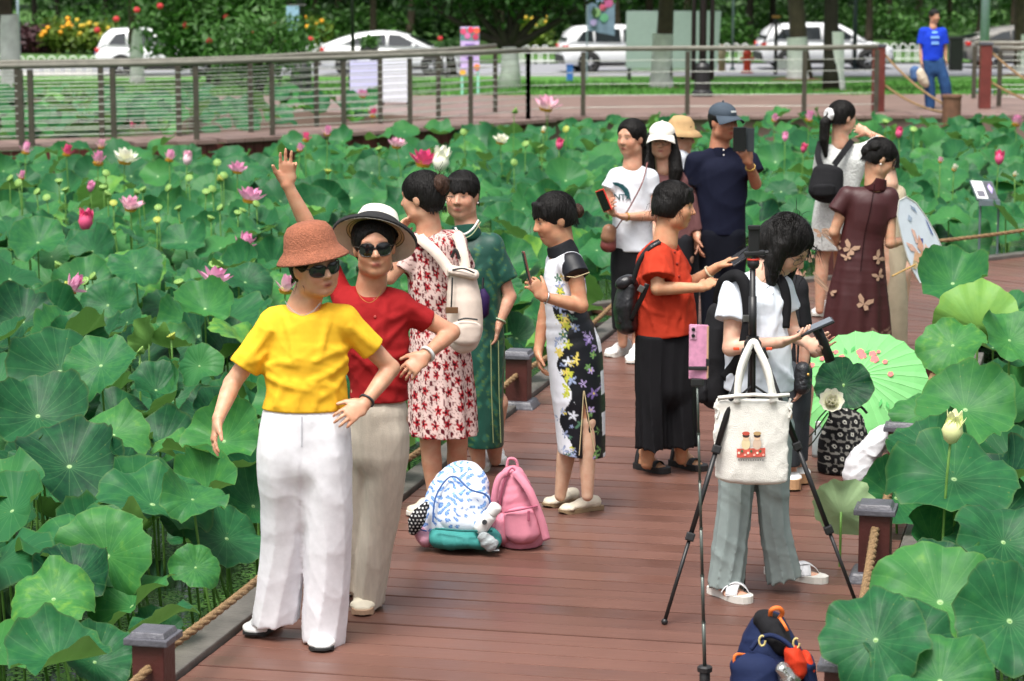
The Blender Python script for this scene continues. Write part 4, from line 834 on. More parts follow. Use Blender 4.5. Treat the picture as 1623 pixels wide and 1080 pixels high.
# ---------------------------------------------------------------- flowers, buds and seed heads
def petal_mesh(name, tip, base, L=1.0, W=.42, cup=.35):
    nu, nv = 7, 5; vs = []; col = []
    for i in range(nu):
        t = i / (nu - 1); w = W * math.sin(math.pi * min(1, .12 + .88 * t ** .8)) ** .8 if t < 1 else 0.02
        w = W * (math.sin(math.pi * (0.08 + 0.90 * t)) ** .75)
        for j in range(nv):
            s_ = j / (nv - 1) * 2 - 1; vs.append((s_ * w, L * t, cup * (t * t * .7) + cup * .6 * s_ * s_ * w / W * .5)); k = min(1, max(0, t * 1.25 - .15)); col.append([base[q] + (tip[q] - base[q]) * k for q in range(3)])
    fs = [(i * nv + j, i * nv + j + 1, (i + 1) * nv + j + 1, (i + 1) * nv + j) for i in range(nu - 1) for j in range(nv - 1)]
    me = np_mesh(name, np.array(vs), np.array(fs), True, np.array(col)); me.materials.append(mat('petal', attr='Col', rough=.55, trans=.3, var=.08, vs=30, objvar=.1)); return me
PET = {'pink': petal_mesh('petal', lin('#e88fbe'), lin('#f8e4ee')), 'deep': petal_mesh('petal', lin('#dd3f7c'), lin('#ee86ac')), 'white': petal_mesh('petal', lin('#f2f0e2'), lin('#eef0cc')), 'blush': petal_mesh('petal', lin('#eaa6c4'), lin('#f8f0e6')), 'cream': petal_mesh('petal', lin('#f0f2c0'), lin('#b8d070'))}
M_POD = mat('seed_pod', lin('#7fa552'), .6, var=.2, vs=25, bump=.3, bs=60); M_PODY = mat('seed_pod_young', lin('#a3ad48'), .6, var=.15); M_STAMEN = mat('stamen', lin('#d99a2a'), .7); M_SEED = mat('seed_dot', lin('#4f6f2a'), .6)
def pod_part(t, z, r, tilt, m=M_POD):
    R_ = tilt; o = MB().lathe([(0, -1.15 * r), (.32 * r, -1.1 * r), (.62 * r, -.6 * r), (.95 * r, -.05 * r), (1.0 * r, .06 * r), (.93 * r, .14 * r), (0, .17 * r)], (0, 0, z), R_, 14).build('seed_pod', m, t, smooth=True)
    mb = MB()
    for k in range(9):
        a, q = (k * .785, .62) if k < 8 else (0, 0); mb.ball(V(0, 0, z) + R_ @ V(math.cos(a) * q * r, math.sin(a) * q * r, .17 * r), (.13 * r, .13 * r, .07 * r), 6, 4, R_)
    d = mb.build('seed', M_SEED, o, smooth=True); d['kind'] = 'stuff'; return o
def stalk(t, h, seed):
    r = random.Random(seed); MB().tube(bez((r.gauss(0, .06), r.gauss(0, .06), 0), (r.gauss(0, .03), 0, h * .5), (0, 0, h), 7), .0062, n=6).build('stalk', M_STALK, t, smooth=True)
def lotus(px, py, size, kind, tone, label, group=None, z=None, tilt=0.0, Y=None, i=0):
    if Y is None:
        zz_ = 0.47 if z is None else z; Y = min((HC - zz_) * F_PX * 0.985 / (py + 84), 33.0 if px < 830 else 38.5)
        by = bridge_y(AT(px, py, Y).x)
        if Y > by - .4 and px < 830: Y = by - .5
    c = AT(px, py, Y); s_ = size / PX(Y); h = c.z - WATER_Z
    nm = {'open': 'lotus_flower', 'half': 'lotus_flower', 'bud': 'lotus_bud', 'pod': 'lotus_seed_head'}[kind]; t = empty(nm, (c.x, c.y, WATER_Z), label, nm.replace('_', ' '), group); stalk(t, h - s_ * .25, i)
    rr_ = random.Random(i * 13 + 1); TL = Matrix.Rotation(tilt, 3, 'Y') @ Matrix.Rotation(rr_.uniform(-.2, .3), 3, 'X')
    if kind == 'pod':
        pod_part(t, h, s_ * .5, Matrix.Rotation(rr_.uniform(-.9, .9), 3, 'Y') @ Matrix.Rotation(rr_.uniform(0, 1.1), 3, 'X'), M_PODY if tone == 'young' else M_POD); return t
    if kind == 'bud': rows = [(5, .12, 1.0, 0, .72), (5, .22, .9, .6, .78)]
    elif kind == 'half': rows = [(6, .25, .85, 0, .66), (6, .5, .95, .5, .62), (4, .95, .8, .2, .55)]
    else: rows = [(6, .35, .72, 0, .58), (7, .75, .85, .4, .6), (7, 1.15, .9, .1, .62)]
    for n_, op, ln, a0, wd in rows:
        for k in range(n_):
            if kind != 'bud' and rr_.random() < .1: continue
            o = link('petal', PET[tone], None, t, loc=(0, 0, h - s_ * .3)); a = a0 + k * 2 * math.pi / n_ + rr_.uniform(-.12, .12); oo = op + rr_.uniform(-.12, .16)
            fr = TL @ Matrix.Rotation(a, 3, 'Z') @ Matrix.Rotation(math.pi / 2 - oo, 3, 'X'); L_ = s_ * (.95 if kind == 'bud' else .72) * ln
            # petal y axis goes outwards and up; flip so that it cups inwards
            o.rotation_euler = fr.to_euler(); o.scale = (L_ * wd * (1.0 if kind != 'bud' else .75), L_, L_ * (1.0 if kind != 'bud' else -.55))
    if kind != 'bud':
        pod_part(t, h - s_ * .12, s_ * .16, TL, M_PODY); MB().lathe([(0, -.05 * s_), (s_ * .2, -.02 * s_), (s_ * .26, .1 * s_), (s_ * .2, .05 * s_), (0, 0)], (0, 0, h - s_ * .28), TL, 12).build('stamens', M_STAMEN, t)
    else: MB().lathe([(0, -.02), (s_ * .2, 0), (s_ * .33, s_ * .3), (s_ * .22, s_ * .62), (0, s_ * .8)], (0, 0, h - s_ * .3), TL, 12).build('core', mat('bud_core_' + tone, lin({'pink': '#e58ab4', 'deep': '#d9527e', 'white': '#f0efdc', 'blush': '#f0cbd6', 'cream': '#e4eaa8'}[tone]), .55), t, smooth=True)
    return t
FLOW = [ # px, py, size, kind, tone, label
 (40, 236, 22, 'half', 'pink', 'pink lotus blossom at the far left under the bridge'), (105, 239, 22, 'half', 'deep', 'deep pink lotus blossom below the double rail post'), (160, 229, 17, 'half', 'blush', 'small pale pink blossom just under the bridge edge'),
 (197, 247, 40, 'open', 'white', 'white open lotus with drooping petals near the bridge'), (155, 252, 26, 'half', 'pink', 'pink blossom beside the white open lotus'), (268, 248, 22, 'half', 'pink', 'upright pink blossom right of the white open lotus'),
 (296, 253, 18, 'bud', 'blush', 'pale bud with pink tip right of the upright blossom'), (376, 265, 26, 'open', 'pink', 'open pink blossom left of the raised hand, near the bridge'), (143, 297, 14, 'bud', 'pink', 'small pink bud above the tall red bud'),
 (206, 322, 32, 'open', 'blush', 'pale pink lotus shedding petals above the tall bud'), (395, 308, 36, 'open', 'pink', 'open pink lotus left of the raised forearm'), (134, 352, 28, 'bud', 'deep', 'tall pointed red-green lotus bud left of the blossoms'),
 (381, 384, 36, 'half', 'pink', 'half closed pink lotus left of the straw hat'), (108, 446, 38, 'half', 'pink', 'drooping pink lotus near the left edge'), (338, 436, 42, 'open', 'pink', 'pink lotus with a seed head behind, left of the yellow sleeve'), (34, 278, 16, 'half', 'pink', 'small pink blossom at the left edge below the bridge'),
 (452, 452, 34, 'half', 'blush', 'pale pink lotus peeking behind the straw hat'), (518, 208, 18, 'half', 'pink', 'pink blossom high up against the bridge, right of the raised hand'), (484, 218, 18, 'half', 'deep', 'deep pink blossom directly right of the raised hand'), (475, 234, 16, 'half', 'pink', 'pink blossom touching the raised hand'),
 (670, 250, 38, 'open', 'deep', 'large crimson lotus above the woman with a hair bun'), (697, 257, 38, 'bud', 'white', 'big white lotus bud beside the crimson lotus'), (628, 226, 24, 'open', 'blush', 'flat pale blossom left above the crimson lotus'), (793, 220, 26, 'open', 'white', 'white lotus at the middle of the far field'),
 (865, 163, 34, 'open', 'blush', 'pale pink lotus seen against the shore walk'), (861, 206, 14, 'half', 'white', 'small white blossom below the pale lotus'), (886, 230, 14, 'bud', 'deep', 'small red bud left of the woman in the logo shirt'), (1227, 187, 15, 'half', 'pink', 'pink blossom right of the man in the navy shirt'), (1282, 185, 20, 'half', 'pink', 'pink blossom left of the white hair scrunchie'),
 (1244, 218, 12, 'bud', 'pink', 'tiny orange pink bud below the pink blossom'), (1610, 192, 20, 'half', 'pink', 'pink blossom at the far right field edge'), (1583, 252, 18, 'bud', 'deep', 'round pink bud at the right, above the information stand'), (1512, 266, 15, 'half', 'white', 'small white blossom left of the information stand'), (1490, 254, 11, 'half', 'blush', 'tiny pale blossom near the small white one'), (1608, 276, 11, 'half', 'white', 'tiny white blossom at the right picture edge'),
 (1273, 236, 12, 'bud', 'deep', 'tiny red bud left of the black backpack'), (1424, 212, 14, 'bud', 'deep', 'small dark red bud above the woman in brown'), (1507, 683, 42, 'bud', 'cream', 'pale yellow-green lotus bud standing above the near leaves'), (163, 172, 14, 'half', 'pink', 'pink blossom seen through the bridge railing at left'), (296, 176, 17, 'open', 'pink', 'open pink blossom seen through the railing posts'), (275, 206, 13, 'half', 'deep', 'deep pink blossom seen low through the railing'), (574, 148, 18, 'open', 'pink', 'pink blossom before the lilac sheet panel'), (590, 179, 18, 'half', 'deep', 'deep pink blossom under the sheet panels'), (210, 199, 9, 'bud', 'deep', 'tiny red bud between the rail posts'),
]
for i, (px, py, sz, kd, tn, lab) in enumerate(FLOW):
    Yf = {1507: 10.75}.get(px, None)
    if py < 210 and px < 600 and px not in (518, 484): Yf = 39.5
    lotus(px, py, sz * (1.1 if tn == 'white' else 1.3), kd, tn, lab, None, Y=Yf, tilt={108: .8, 381: .5}.get(px, 0.15), i=i)
PODS = [(240, 170), (190, 240), (420, 195), (440, 222), (462, 262), (645, 280), (725, 280), (560, 215), (580, 205), (685, 200), (770, 160), (865, 205), (840, 215), (900, 160), (912, 150), (895, 280), (860, 320), (970, 300), (1045, 265), (455, 380), (495, 475), (320, 510), (375, 510), (417, 525), (375, 560), (345, 580), (240, 510), (728, 582), (570, 860), (1020, 492), (880, 512), (697, 800), (845, 700), (145, 1050), (75, 180), (433, 140), (885, 98), (150, 215), (40, 160), (990, 290), (640, 330), (265, 205)]
for i, (x, y) in enumerate(PODS):
    lotus(x * .389, 220 + y * .389, 13 + (3 if y > 350 else 0) + (8 if i == 30 else 0), 'pod', 'young' if i % 9 == 4 else 'old', 'small green lotus seed head left of the boardwalk', 'lotus seed heads left of the boardwalk', i=100 + i, z=.42)
for i, (x, y) in enumerate(((897, 205), (891, 222), (857, 232), (921, 230), (833, 228), (900, 240), (815, 258), (970, 262), (815, 175), (825, 165), (870, 172), (1340, 152), (1404, 192), (1423, 200), (1448, 205), (760, 215), (735, 210), (560, 250), (600, 235), (575, 265), (520, 270), (505, 262))[::2]):
    lotus(x, y, 12, 'pod', 'young' if i % 5 == 0 else 'old', 'small green lotus seed head in the far lotus field', 'lotus seed heads in the far field', i=200 + i, z=.38)
# ================================================================== FIGURES: implicit surfaces turned into meshes
def npv(v): return np.array([v[0], v[1], v[2]], np.float64)
def nrmz(v): return v / (np.linalg.norm(v) + 1e-12)
class Prim:
    """elliptic round cone from A to B; u half width along 'side', v half depth"""
    def __init__(s, A, B, ua, ub=None, va=None, vb=None, side=None, k=0.02, sub=False, cuts=(), flat=None):
        s.A, s.B = npv(A), npv(B); ub = ua if ub is None else ub; s.ua, s.ub = ua, ub; s.va, s.vb = (ua if va is None else va), (ub if vb is None else vb); s.k = k; s.sub = sub; s.cuts = [(npv(p), nrmz(npv(q))) for p, q in cuts]
        ax = s.B - s.A; s.L = np.linalg.norm(ax); s.ax = ax / s.L if s.L > 1e-6 else np.array([0, 0, 1.0])
        sd = npv(side) if side is not None else np.cross(s.ax, [0, 1.0, 0])
        if np.linalg.norm(sd) < 1e-4: sd = np.array([1.0, 0, 0])
        sd = sd - s.ax * sd.dot(s.ax); s.sd = nrmz(sd); s.dp = np.cross(s.ax, s.sd)
        r = max(ua, ub, s.va, s.vb); s.lo = np.minimum(s.A, s.B) - r; s.hi = np.maximum(s.A, s.B) + r
    def d(s, x, y, z):
        px, py, pz = x - s.A[0], y - s.A[1], z - s.A[2]
        al = px * s.ax[0] + py * s.ax[1] + pz * s.ax[2]; u = px * s.sd[0] + py * s.sd[1] + pz * s.sd[2]; w = px * s.dp[0] + py * s.dp[1] + pz * s.dp[2]
        t = np.clip(al / max(s.L, 1e-6), 0, 1); e = al - t * s.L; ru = s.ua + t * (s.ub - s.ua); rv = s.va + t * (s.vb - s.va); m = np.minimum(ru, rv)
        d = (np.sqrt((u / ru) ** 2 + (w / rv) ** 2 + (e / m) ** 2) - 1) * m
        for p, q in s.cuts: d = np.maximum(d, (x - p[0]) * q[0] + (y - p[1]) * q[1] + (z - p[2]) * q[2])
        return d
class Ell:
    def __init__(s, c, r, R=None, k=0.02, sub=False, cuts=()):
        s.c = npv(c); s.r = np.array(r, float); s.R = np.array(R if R is not None else Matrix.Identity(3)); s.k = k; s.sub = sub; s.cuts = [(npv(p), nrmz(npv(q))) for p, q in cuts]; m = s.r.max(); s.lo = s.c - m; s.hi = s.c + m
    def d(s, x, y, z):
        p = (x - s.c[0], y - s.c[1], z - s.c[2]); R = s.R; q = [(p[0] * R[0, i] + p[1] * R[1, i] + p[2] * R[2, i]) / s.r[i] for i in range(3)]
        d = (np.sqrt(q[0] ** 2 + q[1] ** 2 + q[2] ** 2) - 1) * s.r.min()
        for p_, n_ in s.cuts: d = np.maximum(d, (x - p_[0]) * n_[0] + (y - p_[1]) * n_[1] + (z - p_[2]) * n_[2])
        return d
class Chain:
    """several round cones that share their ends, taken as one shape"""
    def __init__(s, segs, k=0.02, cuts=()):
        s.segs = segs; s.k = k; s.sub = False; s.cuts = [(npv(p), nrmz(npv(q))) for p, q in cuts]; s.lo = np.min([q.lo for q in segs], 0); s.hi = np.max([q.hi for q in segs], 0)
    def d(s, x, y, z):
        d = s.segs[0].d(x, y, z)
        for q in s.segs[1:]: d = np.minimum(d, q.d(x, y, z))
        for p, q in s.cuts: d = np.maximum(d, (x - p[0]) * q[0] + (y - p[1]) * q[1] + (z - p[2]) * q[2])
        return d
def smin(a, b, k):
    if k <= 0: return np.minimum(a, b)
    h = np.maximum(k - np.abs(a - b), 0) / k; return np.minimum(a, b) - h * h * k * 0.25
def wrinkle(freq, amp, seed, stretch=(1, 1, 1), n=3):
    r = np.random.default_rng(seed); dirs = r.normal(size=(n, 3)); dirs /= np.linalg.norm(dirs, axis=1)[:, None]; ph = r.random((n, 4)) * 6.283; st = np.array(stretch)
    def f(x, y, z):
        X, Y, Z = x * freq * st[0], y * freq * st[1], z * freq * st[2]
        wx = X + 0.9 * np.sin(Z * .8 + ph[0, 0]) + .6 * np.sin(Y * .9 + ph[0, 1]); wz = Z + 0.9 * np.sin(X * .7 + ph[0, 2]); wy = Y + .7 * np.sin(X * .6 + ph[0, 3])
        v = 0
        for i in range(n):
            q = np.sin(wx * dirs[i, 0] + wy * dirs[i, 1] + wz * dirs[i, 2] + ph[i, 1]); v = v - ((1 - 2 * np.sqrt(np.abs(q) + .02)) * .8 + .46) / n + q * .4 / n
        return amp * v
    return f
EDG = [(0, 1), (2, 3), (4, 5), (6, 7), (0, 2), (1, 3), (4, 6), (5, 7), (0, 4), (1, 5), (2, 6), (3, 7)]
OFFS = np.array([(i & 1, (i >> 1) & 1, (i >> 2) & 1) for i in range(8)])
def sdf_mesh(prims, h, cuts=(), disp=None):
    lo = np.min([p.lo for p in prims if not p.sub], 0) - 3 * h - .012; hi = np.max([p.hi for p in prims if not p.sub], 0) + 3 * h + .012
    n = np.ceil((hi - lo) / h).astype(int) + 1; D = np.full(n, 1.0, np.float32)
    ax = [(lo[i] + h * np.arange(n[i])).astype(np.float32) for i in range(3)]
    for p in prims:
        i0 = np.clip(np.floor((p.lo - lo - p.k - 2 * h - .01) / h).astype(int), 0, n - 1); i1 = np.clip(np.ceil((p.hi - lo + p.k + 2 * h + .01) / h).astype(int) + 1, 1, n)
        if np.any(i1 <= i0): continue
        sl = tuple(slice(a, b) for a, b in zip(i0, i1)); d = p.d(ax[0][sl[0]][:, None, None], ax[1][sl[1]][None, :, None], ax[2][sl[2]][None, None, :]).astype(np.float32)
        D[sl] = -smin(-D[sl], d, p.k) if p.sub else smin(D[sl], d, p.k)
    X, Y, Z = ax[0][:, None, None], ax[1][None, :, None], ax[2][None, None, :]
    if disp is not None: D = D + disp(X, Y, Z).astype(np.float32)
    for p, q in cuts:
        p = npv(p); q = nrmz(npv(q)); D = np.maximum(D, ((X - p[0]) * q[0] + (Y - p[1]) * q[1] + (Z - p[2]) * q[2]).astype(np.float32))
    I = D < 0; I[0] = I[-1] = False; I[:, 0] = I[:, -1] = False; I[:, :, 0] = I[:, :, -1] = False
    s = np.zeros(n - 1, np.uint8)
    for o in OFFS: s += I[o[0]:n[0] - 1 + o[0], o[1]:n[1] - 1 + o[1], o[2]:n[2] - 1 + o[2]]
    idx = np.argwhere((s > 0) & (s < 8)); cid = np.full(n - 1, -1, np.int32); cid[idx[:, 0], idx[:, 1], idx[:, 2]] = np.arange(len(idx))
    C = np.stack([D[idx[:, 0] + o[0], idx[:, 1] + o[1], idx[:, 2] + o[2]] for o in OFFS], 1); acc = np.zeros((len(idx), 3)); cnt = np.zeros(len(idx))
    for a, b in EDG:
        m = (C[:, a] < 0) != (C[:, b] < 0); t = np.where(m, C[:, a] / (C[:, a] - C[:, b] + 1e-12), 0); acc += m[:, None] * (OFFS[a] + t[:, None] * (OFFS[b] - OFFS[a])); cnt += m
    V_ = lo + h * (idx + acc / np.maximum(cnt, 1)[:, None]); Q = []
    for axi in range(3):
        sl0 = [slice(1, -1)] * 3; sl1 = [slice(1, -1)] * 3; sl0[axi] = slice(0, n[axi] - 1); sl1[axi] = slice(1, n[axi])
        a, b = I[tuple(sl0)], I[tuple(sl1)]; e = np.argwhere(a != b); off = np.array([1, 1, 1]); off[axi] = 0; e = e + off; pos = a[tuple((e - off).T)]
        u, v = [(1, 2), (2, 0), (0, 1)][axi]
        def cell(du, dv):
            q = e.copy(); q[:, u] += du; q[:, v] += dv; return cid[q[:, 0], q[:, 1], q[:, 2]]
        q = np.stack([cell(-1, -1), cell(0, -1), cell(0, 0), cell(-1, 0)], 1); q[~pos] = q[~pos][:, ::-1]; Q.append(q)
    Q = np.concatenate(Q); Q = Q[(Q >= 0).all(1)]; return V_, Q
def eval_prims(prims, P, cuts=()):
    D = np.full(len(P), 1.0)
    for p in prims:
        d = p.d(P[:, 0], P[:, 1], P[:, 2]); D = -smin(-D, d, p.k) if p.sub else smin(D, d, p.k)
    return D
M_SKIN = None
def skin_material():
    m = bpy.data.materials.new('skin'); m.use_nodes = True; n = m.node_tree.nodes; l = m.node_tree.links; b = n['Principled BSDF']
    at = n.new('ShaderNodeAttribute'); at.attribute_name = 'Col'; t0 = n.new('ShaderNodeTexCoord'); n0 = n.new('ShaderNodeTexNoise'); n0.inputs['Scale'].default_value = 28; n0.inputs['Detail'].default_value = 5; l.new(t0.outputs['Object'], n0.inputs['Vector']); r0 = n.new('ShaderNodeValToRGB'); r0.color_ramp.elements[0].position = .3; r0.color_ramp.elements[0].color = (.92, .80, .76, 1); r0.color_ramp.elements[1].position = .7; r0.color_ramp.elements[1].color = (1.06, 1.06, 1.06, 1); l.new(n0.outputs['Fac'], r0.inputs[0])
    x0 = n.new('ShaderNodeVectorMath'); x0.operation = 'MULTIPLY'; l.new(at.outputs['Color'], x0.inputs[0]); l.new(r0.outputs[0], x0.inputs[1]); l.new(x0.outputs[0], b.inputs['Base Color'])
    b.inputs['Roughness'].default_value = 0.45; b.inputs['Specular IOR Level'].default_value = 0.4; b.inputs['Subsurface Weight'].default_value = 0.12; b.inputs['Subsurface Radius'].default_value = (0.02, 0.008, 0.004); b.inputs['Subsurface Scale'].default_value = 0.4
    tc = n.new('ShaderNodeTexCoord'); ns = n.new('ShaderNodeTexNoise'); ns.inputs['Scale'].default_value = 90; ns.inputs['Detail'].default_value = 4; l.new(tc.outputs['Object'], ns.inputs['Vector'])
    bp = n.new('ShaderNodeBump'); bp.inputs['Strength'].default_value = 0.15; bp.inputs['Distance'].default_value = 0.003; l.new(ns.outputs['Fac'], bp.inputs['Height']); l.new(bp.outputs[0], b.inputs['Normal']); return m
M_SKIN = skin_material()
def hair_material(name, c):
    m = mat(name, c, 0.52, var=0.55, vs=1.0, bump=0.9, bs=1.0, stretch=(130, 130, 22), spec=0.22); return m
M_HAIR = hair_material('hair_black', (0.008, 0.007, 0.0065)); M_HAIRB = hair_material('hair_brown', (0.045, 0.022, 0.014))
FABN = {}
def fabric(name, col=None, rough=0.85, attr=None, bump=0.25, bs=420, var=0.07, sheen=0.0, stretch=None, vs=30, spec=0.18, fold=0.9, fs=5.0, fstretch=(1, 1, .55)):
    return mat('fabric_' + name, col or (0.5, 0.5, 0.5), rough, attr=attr, bump=bump, bs=bs, var=var, vs=vs, sheen=sheen, stretch=stretch, spec=spec, fold=fold, fs=fs, fstretch=fstretch)
def smooth_rows(pts, n=3):
    if len(pts) < 3: return pts
    A = np.array(pts, float); out = []
    for i in range(len(A) - 1):
        a, b, c, d = A[max(i - 1, 0)], A[i], A[i + 1], A[min(i + 2, len(A) - 1)]
        for k in range(n):
            t = k / n; out.append(0.5 * (2 * b + (c - a) * t + (2 * a - 5 * b + 4 * c - d) * t * t + (3 * b - a - 3 * c + d) * t ** 3))
    return [tuple(q) for q in out] + [tuple(A[-1])]
class Person:
    def __init__(s, label, foot, h=0.006, skin='#c99a7c', Y=None, g=1.0, name='person'):
        b = G(*foot) if Y is None else V(AT(foot[0], foot[1], Y).x, Y, 0); s.o = b; s.Y = b.y; s.h = h; s.g = g
        s.root = empty(name, b, label, 'person'); s.prims = []; s.skin = tuple(min(.95, c * k) for c, k in zip(lin(skin), (1.20, 1.26, 1.30))); s.col = []; s.eyes = []
    def J(s, px, py, d=0.0): return AT(px, py, s.Y + d) - s.o
    def m(s, px): return px * (s.Y / F_PX) * 0.995
    def loft(s, pts, k=0.03, grow=0.0, cuts=(), side=None):
        """pts: (px, py, doff, half width px, half depth m)"""
        out = []; pts = smooth_rows(pts); P = [(s.J(p[0], p[1], p[2]), s.m(p[3]) + grow, p[4] + grow) for p in pts]
        for (a, ua, va), (b, ub, vb) in zip(P[:-1], P[1:]): out.append(Prim(a, b, ua, ub, va, vb, side=side))
        return [Chain(out, k, cuts)]
    def limb(s, a, b, ra, rb, k=0.025, bulge=None):
        if bulge:
            t, r = bulge; m_ = a.lerp(b, t); return [Chain([Prim(a, m_, ra, r), Prim(m_, b, r, rb)], k)]
        return [Prim(a, b, ra, rb, k=k)]
    def arm(s, sh, el, wr, tip=None, pn=(0, -1, 0), curl=0.3, thumb=1, g=1.0, spread=1.0, hand=True, fing=None):
        sh, el, wr = s.J(*sh), s.J(*el), s.J(*wr); g *= s.g
        s.prims += s.limb(sh, el, .042 * g, .033 * g, bulge=(.4, .040 * g), k=.012) + s.limb(el, wr, .033 * g, .0225 * g, bulge=(.28, .0345 * g), k=.012)
        if not hand: return
        d = (s.J(*tip) - wr); d.normalize(); n = V(pn); n = (n - d * n.dot(d)).normalized(); sd = d.cross(n) * thumb
        q = 0.92 * g; pe = wr + d * .088 * q; s.prims += [Prim(wr, wr + d * .03 * q, .027 * q, .033 * q, .019 * q, .016 * q, side=sd, k=.015), Prim(wr + d * .025 * q, pe, .036 * q, .038 * q, .0155 * q, .0125 * q, side=sd, k=.012)]
        for i, (off, ln) in enumerate(((.030, .070), (.010, .079), (-.011, .073), (-.030, .057))):
            c = curl if fing is None else fing[i]; a = wr + d * (.080 - .006 * abs(i - 1.3)) * q + sd * off * q; fd = (d + sd * (off * 4.2 * spread)).normalized(); r0 = .0082 * q
            nn = (n - fd * n.dot(fd)).normalized()
            for j, (fl, fr) in enumerate(((.45, 1.0), (.32, .92), (.23, .82))):
                cc = c * (0.7 if j == 0 else 1.0); ct, st = math.cos(cc), math.sin(cc); fd, nn = fd * ct + nn * st, nn * ct - fd * st; b = a + fd * ln * fl * q
                s.prims.append(Prim(a, b, r0 * fr, r0 * fr * .92, k=.004)); a = b
        a = wr + d * .022 * q + sd * .026 * q; fd = (d * .72 + sd * .62 + n * .25).normalized(); b = a + fd * .045 * q; c2 = b + (fd * .8 + d * .5 + n * .2).normalized() * .034 * q
        s.prims += [Prim(a, b, .0135 * q, .0105 * q, k=.012), Prim(b, c2, .0098 * q, .0078 * q, k=.004)]
    def leg(s, hip, kn, an, g=1.0):
        hip, kn, an = s.J(*hip), s.J(*kn), s.J(*an); g *= s.g
        s.prims += s.limb(hip, kn, .078 * g, .049 * g, k=.03) + s.limb(kn, an, .048 * g, .031 * g, bulge=(.3, .050 * g), k=.012)
    def foot(s, heel, toe, w=.040, hgt=.055):
        """heel and toe: ground pixels; adds a bare foot to the body"""
        a, b = G(*heel) - s.o, G(*toe) - s.o; d = (b - a); L = d.length; d.normalize(); sd = d.cross(V(0, 0, 1)); z = V(0, 0, .022)
        s.prims += [Prim(a + z + V(0, 0, .012) + d * .035, a + z + d * L * .6, .031, w, .032, .020, side=sd, k=.03), Prim(a + z + d * L * .6, a + z + d * L * .8, w, w * .95, .020, .015, side=sd, k=.02), Prim(a + d * .05 + V(0, 0, .09), a + d * L * .5 + V(0, 0, .04), .03, .03, k=.03)]
        for i, (o, ln) in enumerate(((-.028, .93), (-.011, .94), (.004, .92), (.018, .89), (.030, .85))): s.prims.append(Prim(a + d * L * .74 + sd * o + V(0, 0, .018), a + d * L * ln + sd * o * 1.05 + V(0, 0, .012), .0115 if i == 0 else .009, .0105 if i == 0 else .008, k=.006))
        s.feet = getattr(s, 'feet', []) + [(a, d, L, sd)]
    def head(s, px, py, yaw, pitch=0.0, roll=0.0, d=0.0, size=1.0, face=True, mouth=0.0, jaw=1.0, neck=None, neck_r=.05):
        c = s.J(px, py, d); ya = math.radians(yaw); f = V(math.sin(ya), -math.cos(ya), 0); r_ = f.cross(V(0, 0, 1)); u = V(0, 0, 1)
        M = Matrix.Rotation(-math.radians(pitch), 3, r_); f, u = M @ f, M @ u; M = Matrix.Rotation(math.radians(roll), 3, f); u, r_ = M @ u, M @ r_
        s.HR = Matrix((r_, f, u)).transposed(); s.hc = c; s.hs = size; S = size
        H = lambda x, y, z: c + s.HR @ (V(x, y, z) * S)
        s.H = H; R = s.HR; p = s.prims
        if neck is not None: p.append(Prim(s.J(*neck), H(0, -.025, -.06), .066 * s.g, neck_r * 1.08, k=.04))
        p += [Ell(H(0, -.014, .03), (.076 * S, .094 * S, .083 * S), R, .03), Ell(H(0, .018, -.032), (.061 * S * jaw, .070 * S, .085 * S), R, .03), Ell(H(0, .056, -.094), (.027 * S * jaw, .022 * S, .019 * S), R, .03)]
        for e in (-1, 1):
            p += [Ell(H(e * .036, .058, -.030), (.025 * S, .023 * S, .027 * S), R, .03), Ell(H(e * .045 * jaw, .015, -.075), (.02 * S, .03 * S, .022 * S), R, .03)]
        p.append(Prim(H(-.038, .070, .026), H(.038, .070, .026), .010 * S, .010 * S, k=.02))
        for e in (-1, 1): p.append(Ell(H(e * .031, .094, .003), (.017 * S, .013 * S, .0095 * S), R, .012, sub=True))
        for e in (-1, 1): p.append(Ell(H(e * .031, .072, .002), (.0145 * S, .0135 * S, .0085 * S), R, .003))
        p += [Prim(H(0, .080, .012), H(0, .103, -.026), .0075 * S, .0115 * S, k=.012), Ell(H(.011, .090, -.030), (.009 * S, .010 * S, .0075 * S), R, .008), Ell(H(-.011, .090, -.030), (.009 * S, .010 * S, .0075 * S), R, .008)]
        p += [Ell(H(0, .083, -.059), (.022 * S, .010 * S, .0055 * S), R, .006), Ell(H(0, .081, -.069 - .006 * mouth), (.019 * S, .010 * S, .0065 * S), R, .006)]
        if mouth: p.append(Ell(H(0, .092, -.0645 - .003 * mouth), (.015 * S, .010 * S, .0045 * S * mouth), R, .003, sub=True))
        for e in (-1, 1): p.append(Ell(H(e * .078, -.008, -.008), (.009 * S, .019 * S, .032 * S), R, .012))
        s.facepaint = face
    def body(s, torso=None):
        if torso: s.prims = torso + s.prims
        Vv, Q = sdf_mesh(s.prims, s.h); n = len(Vv); r = np.random.default_rng(5)
        base = np.array(s.skin); C = np.tile(base, (n, 1)); lo = 0.92 + .08 * np.sin(Vv[:, 2] * 31 + 1.3) * np.sin(Vv[:, 0] * 27); C *= lo[:, None]; mo = np.sin(Vv[:, 0] * 61 + 2 * np.sin(Vv[:, 2] * 47)) * np.sin(Vv[:, 2] * 53 + Vv[:, 1] * 70); C *= 1 + np.stack([.03 * mo, -.05 * mo, -.06 * mo], 1)
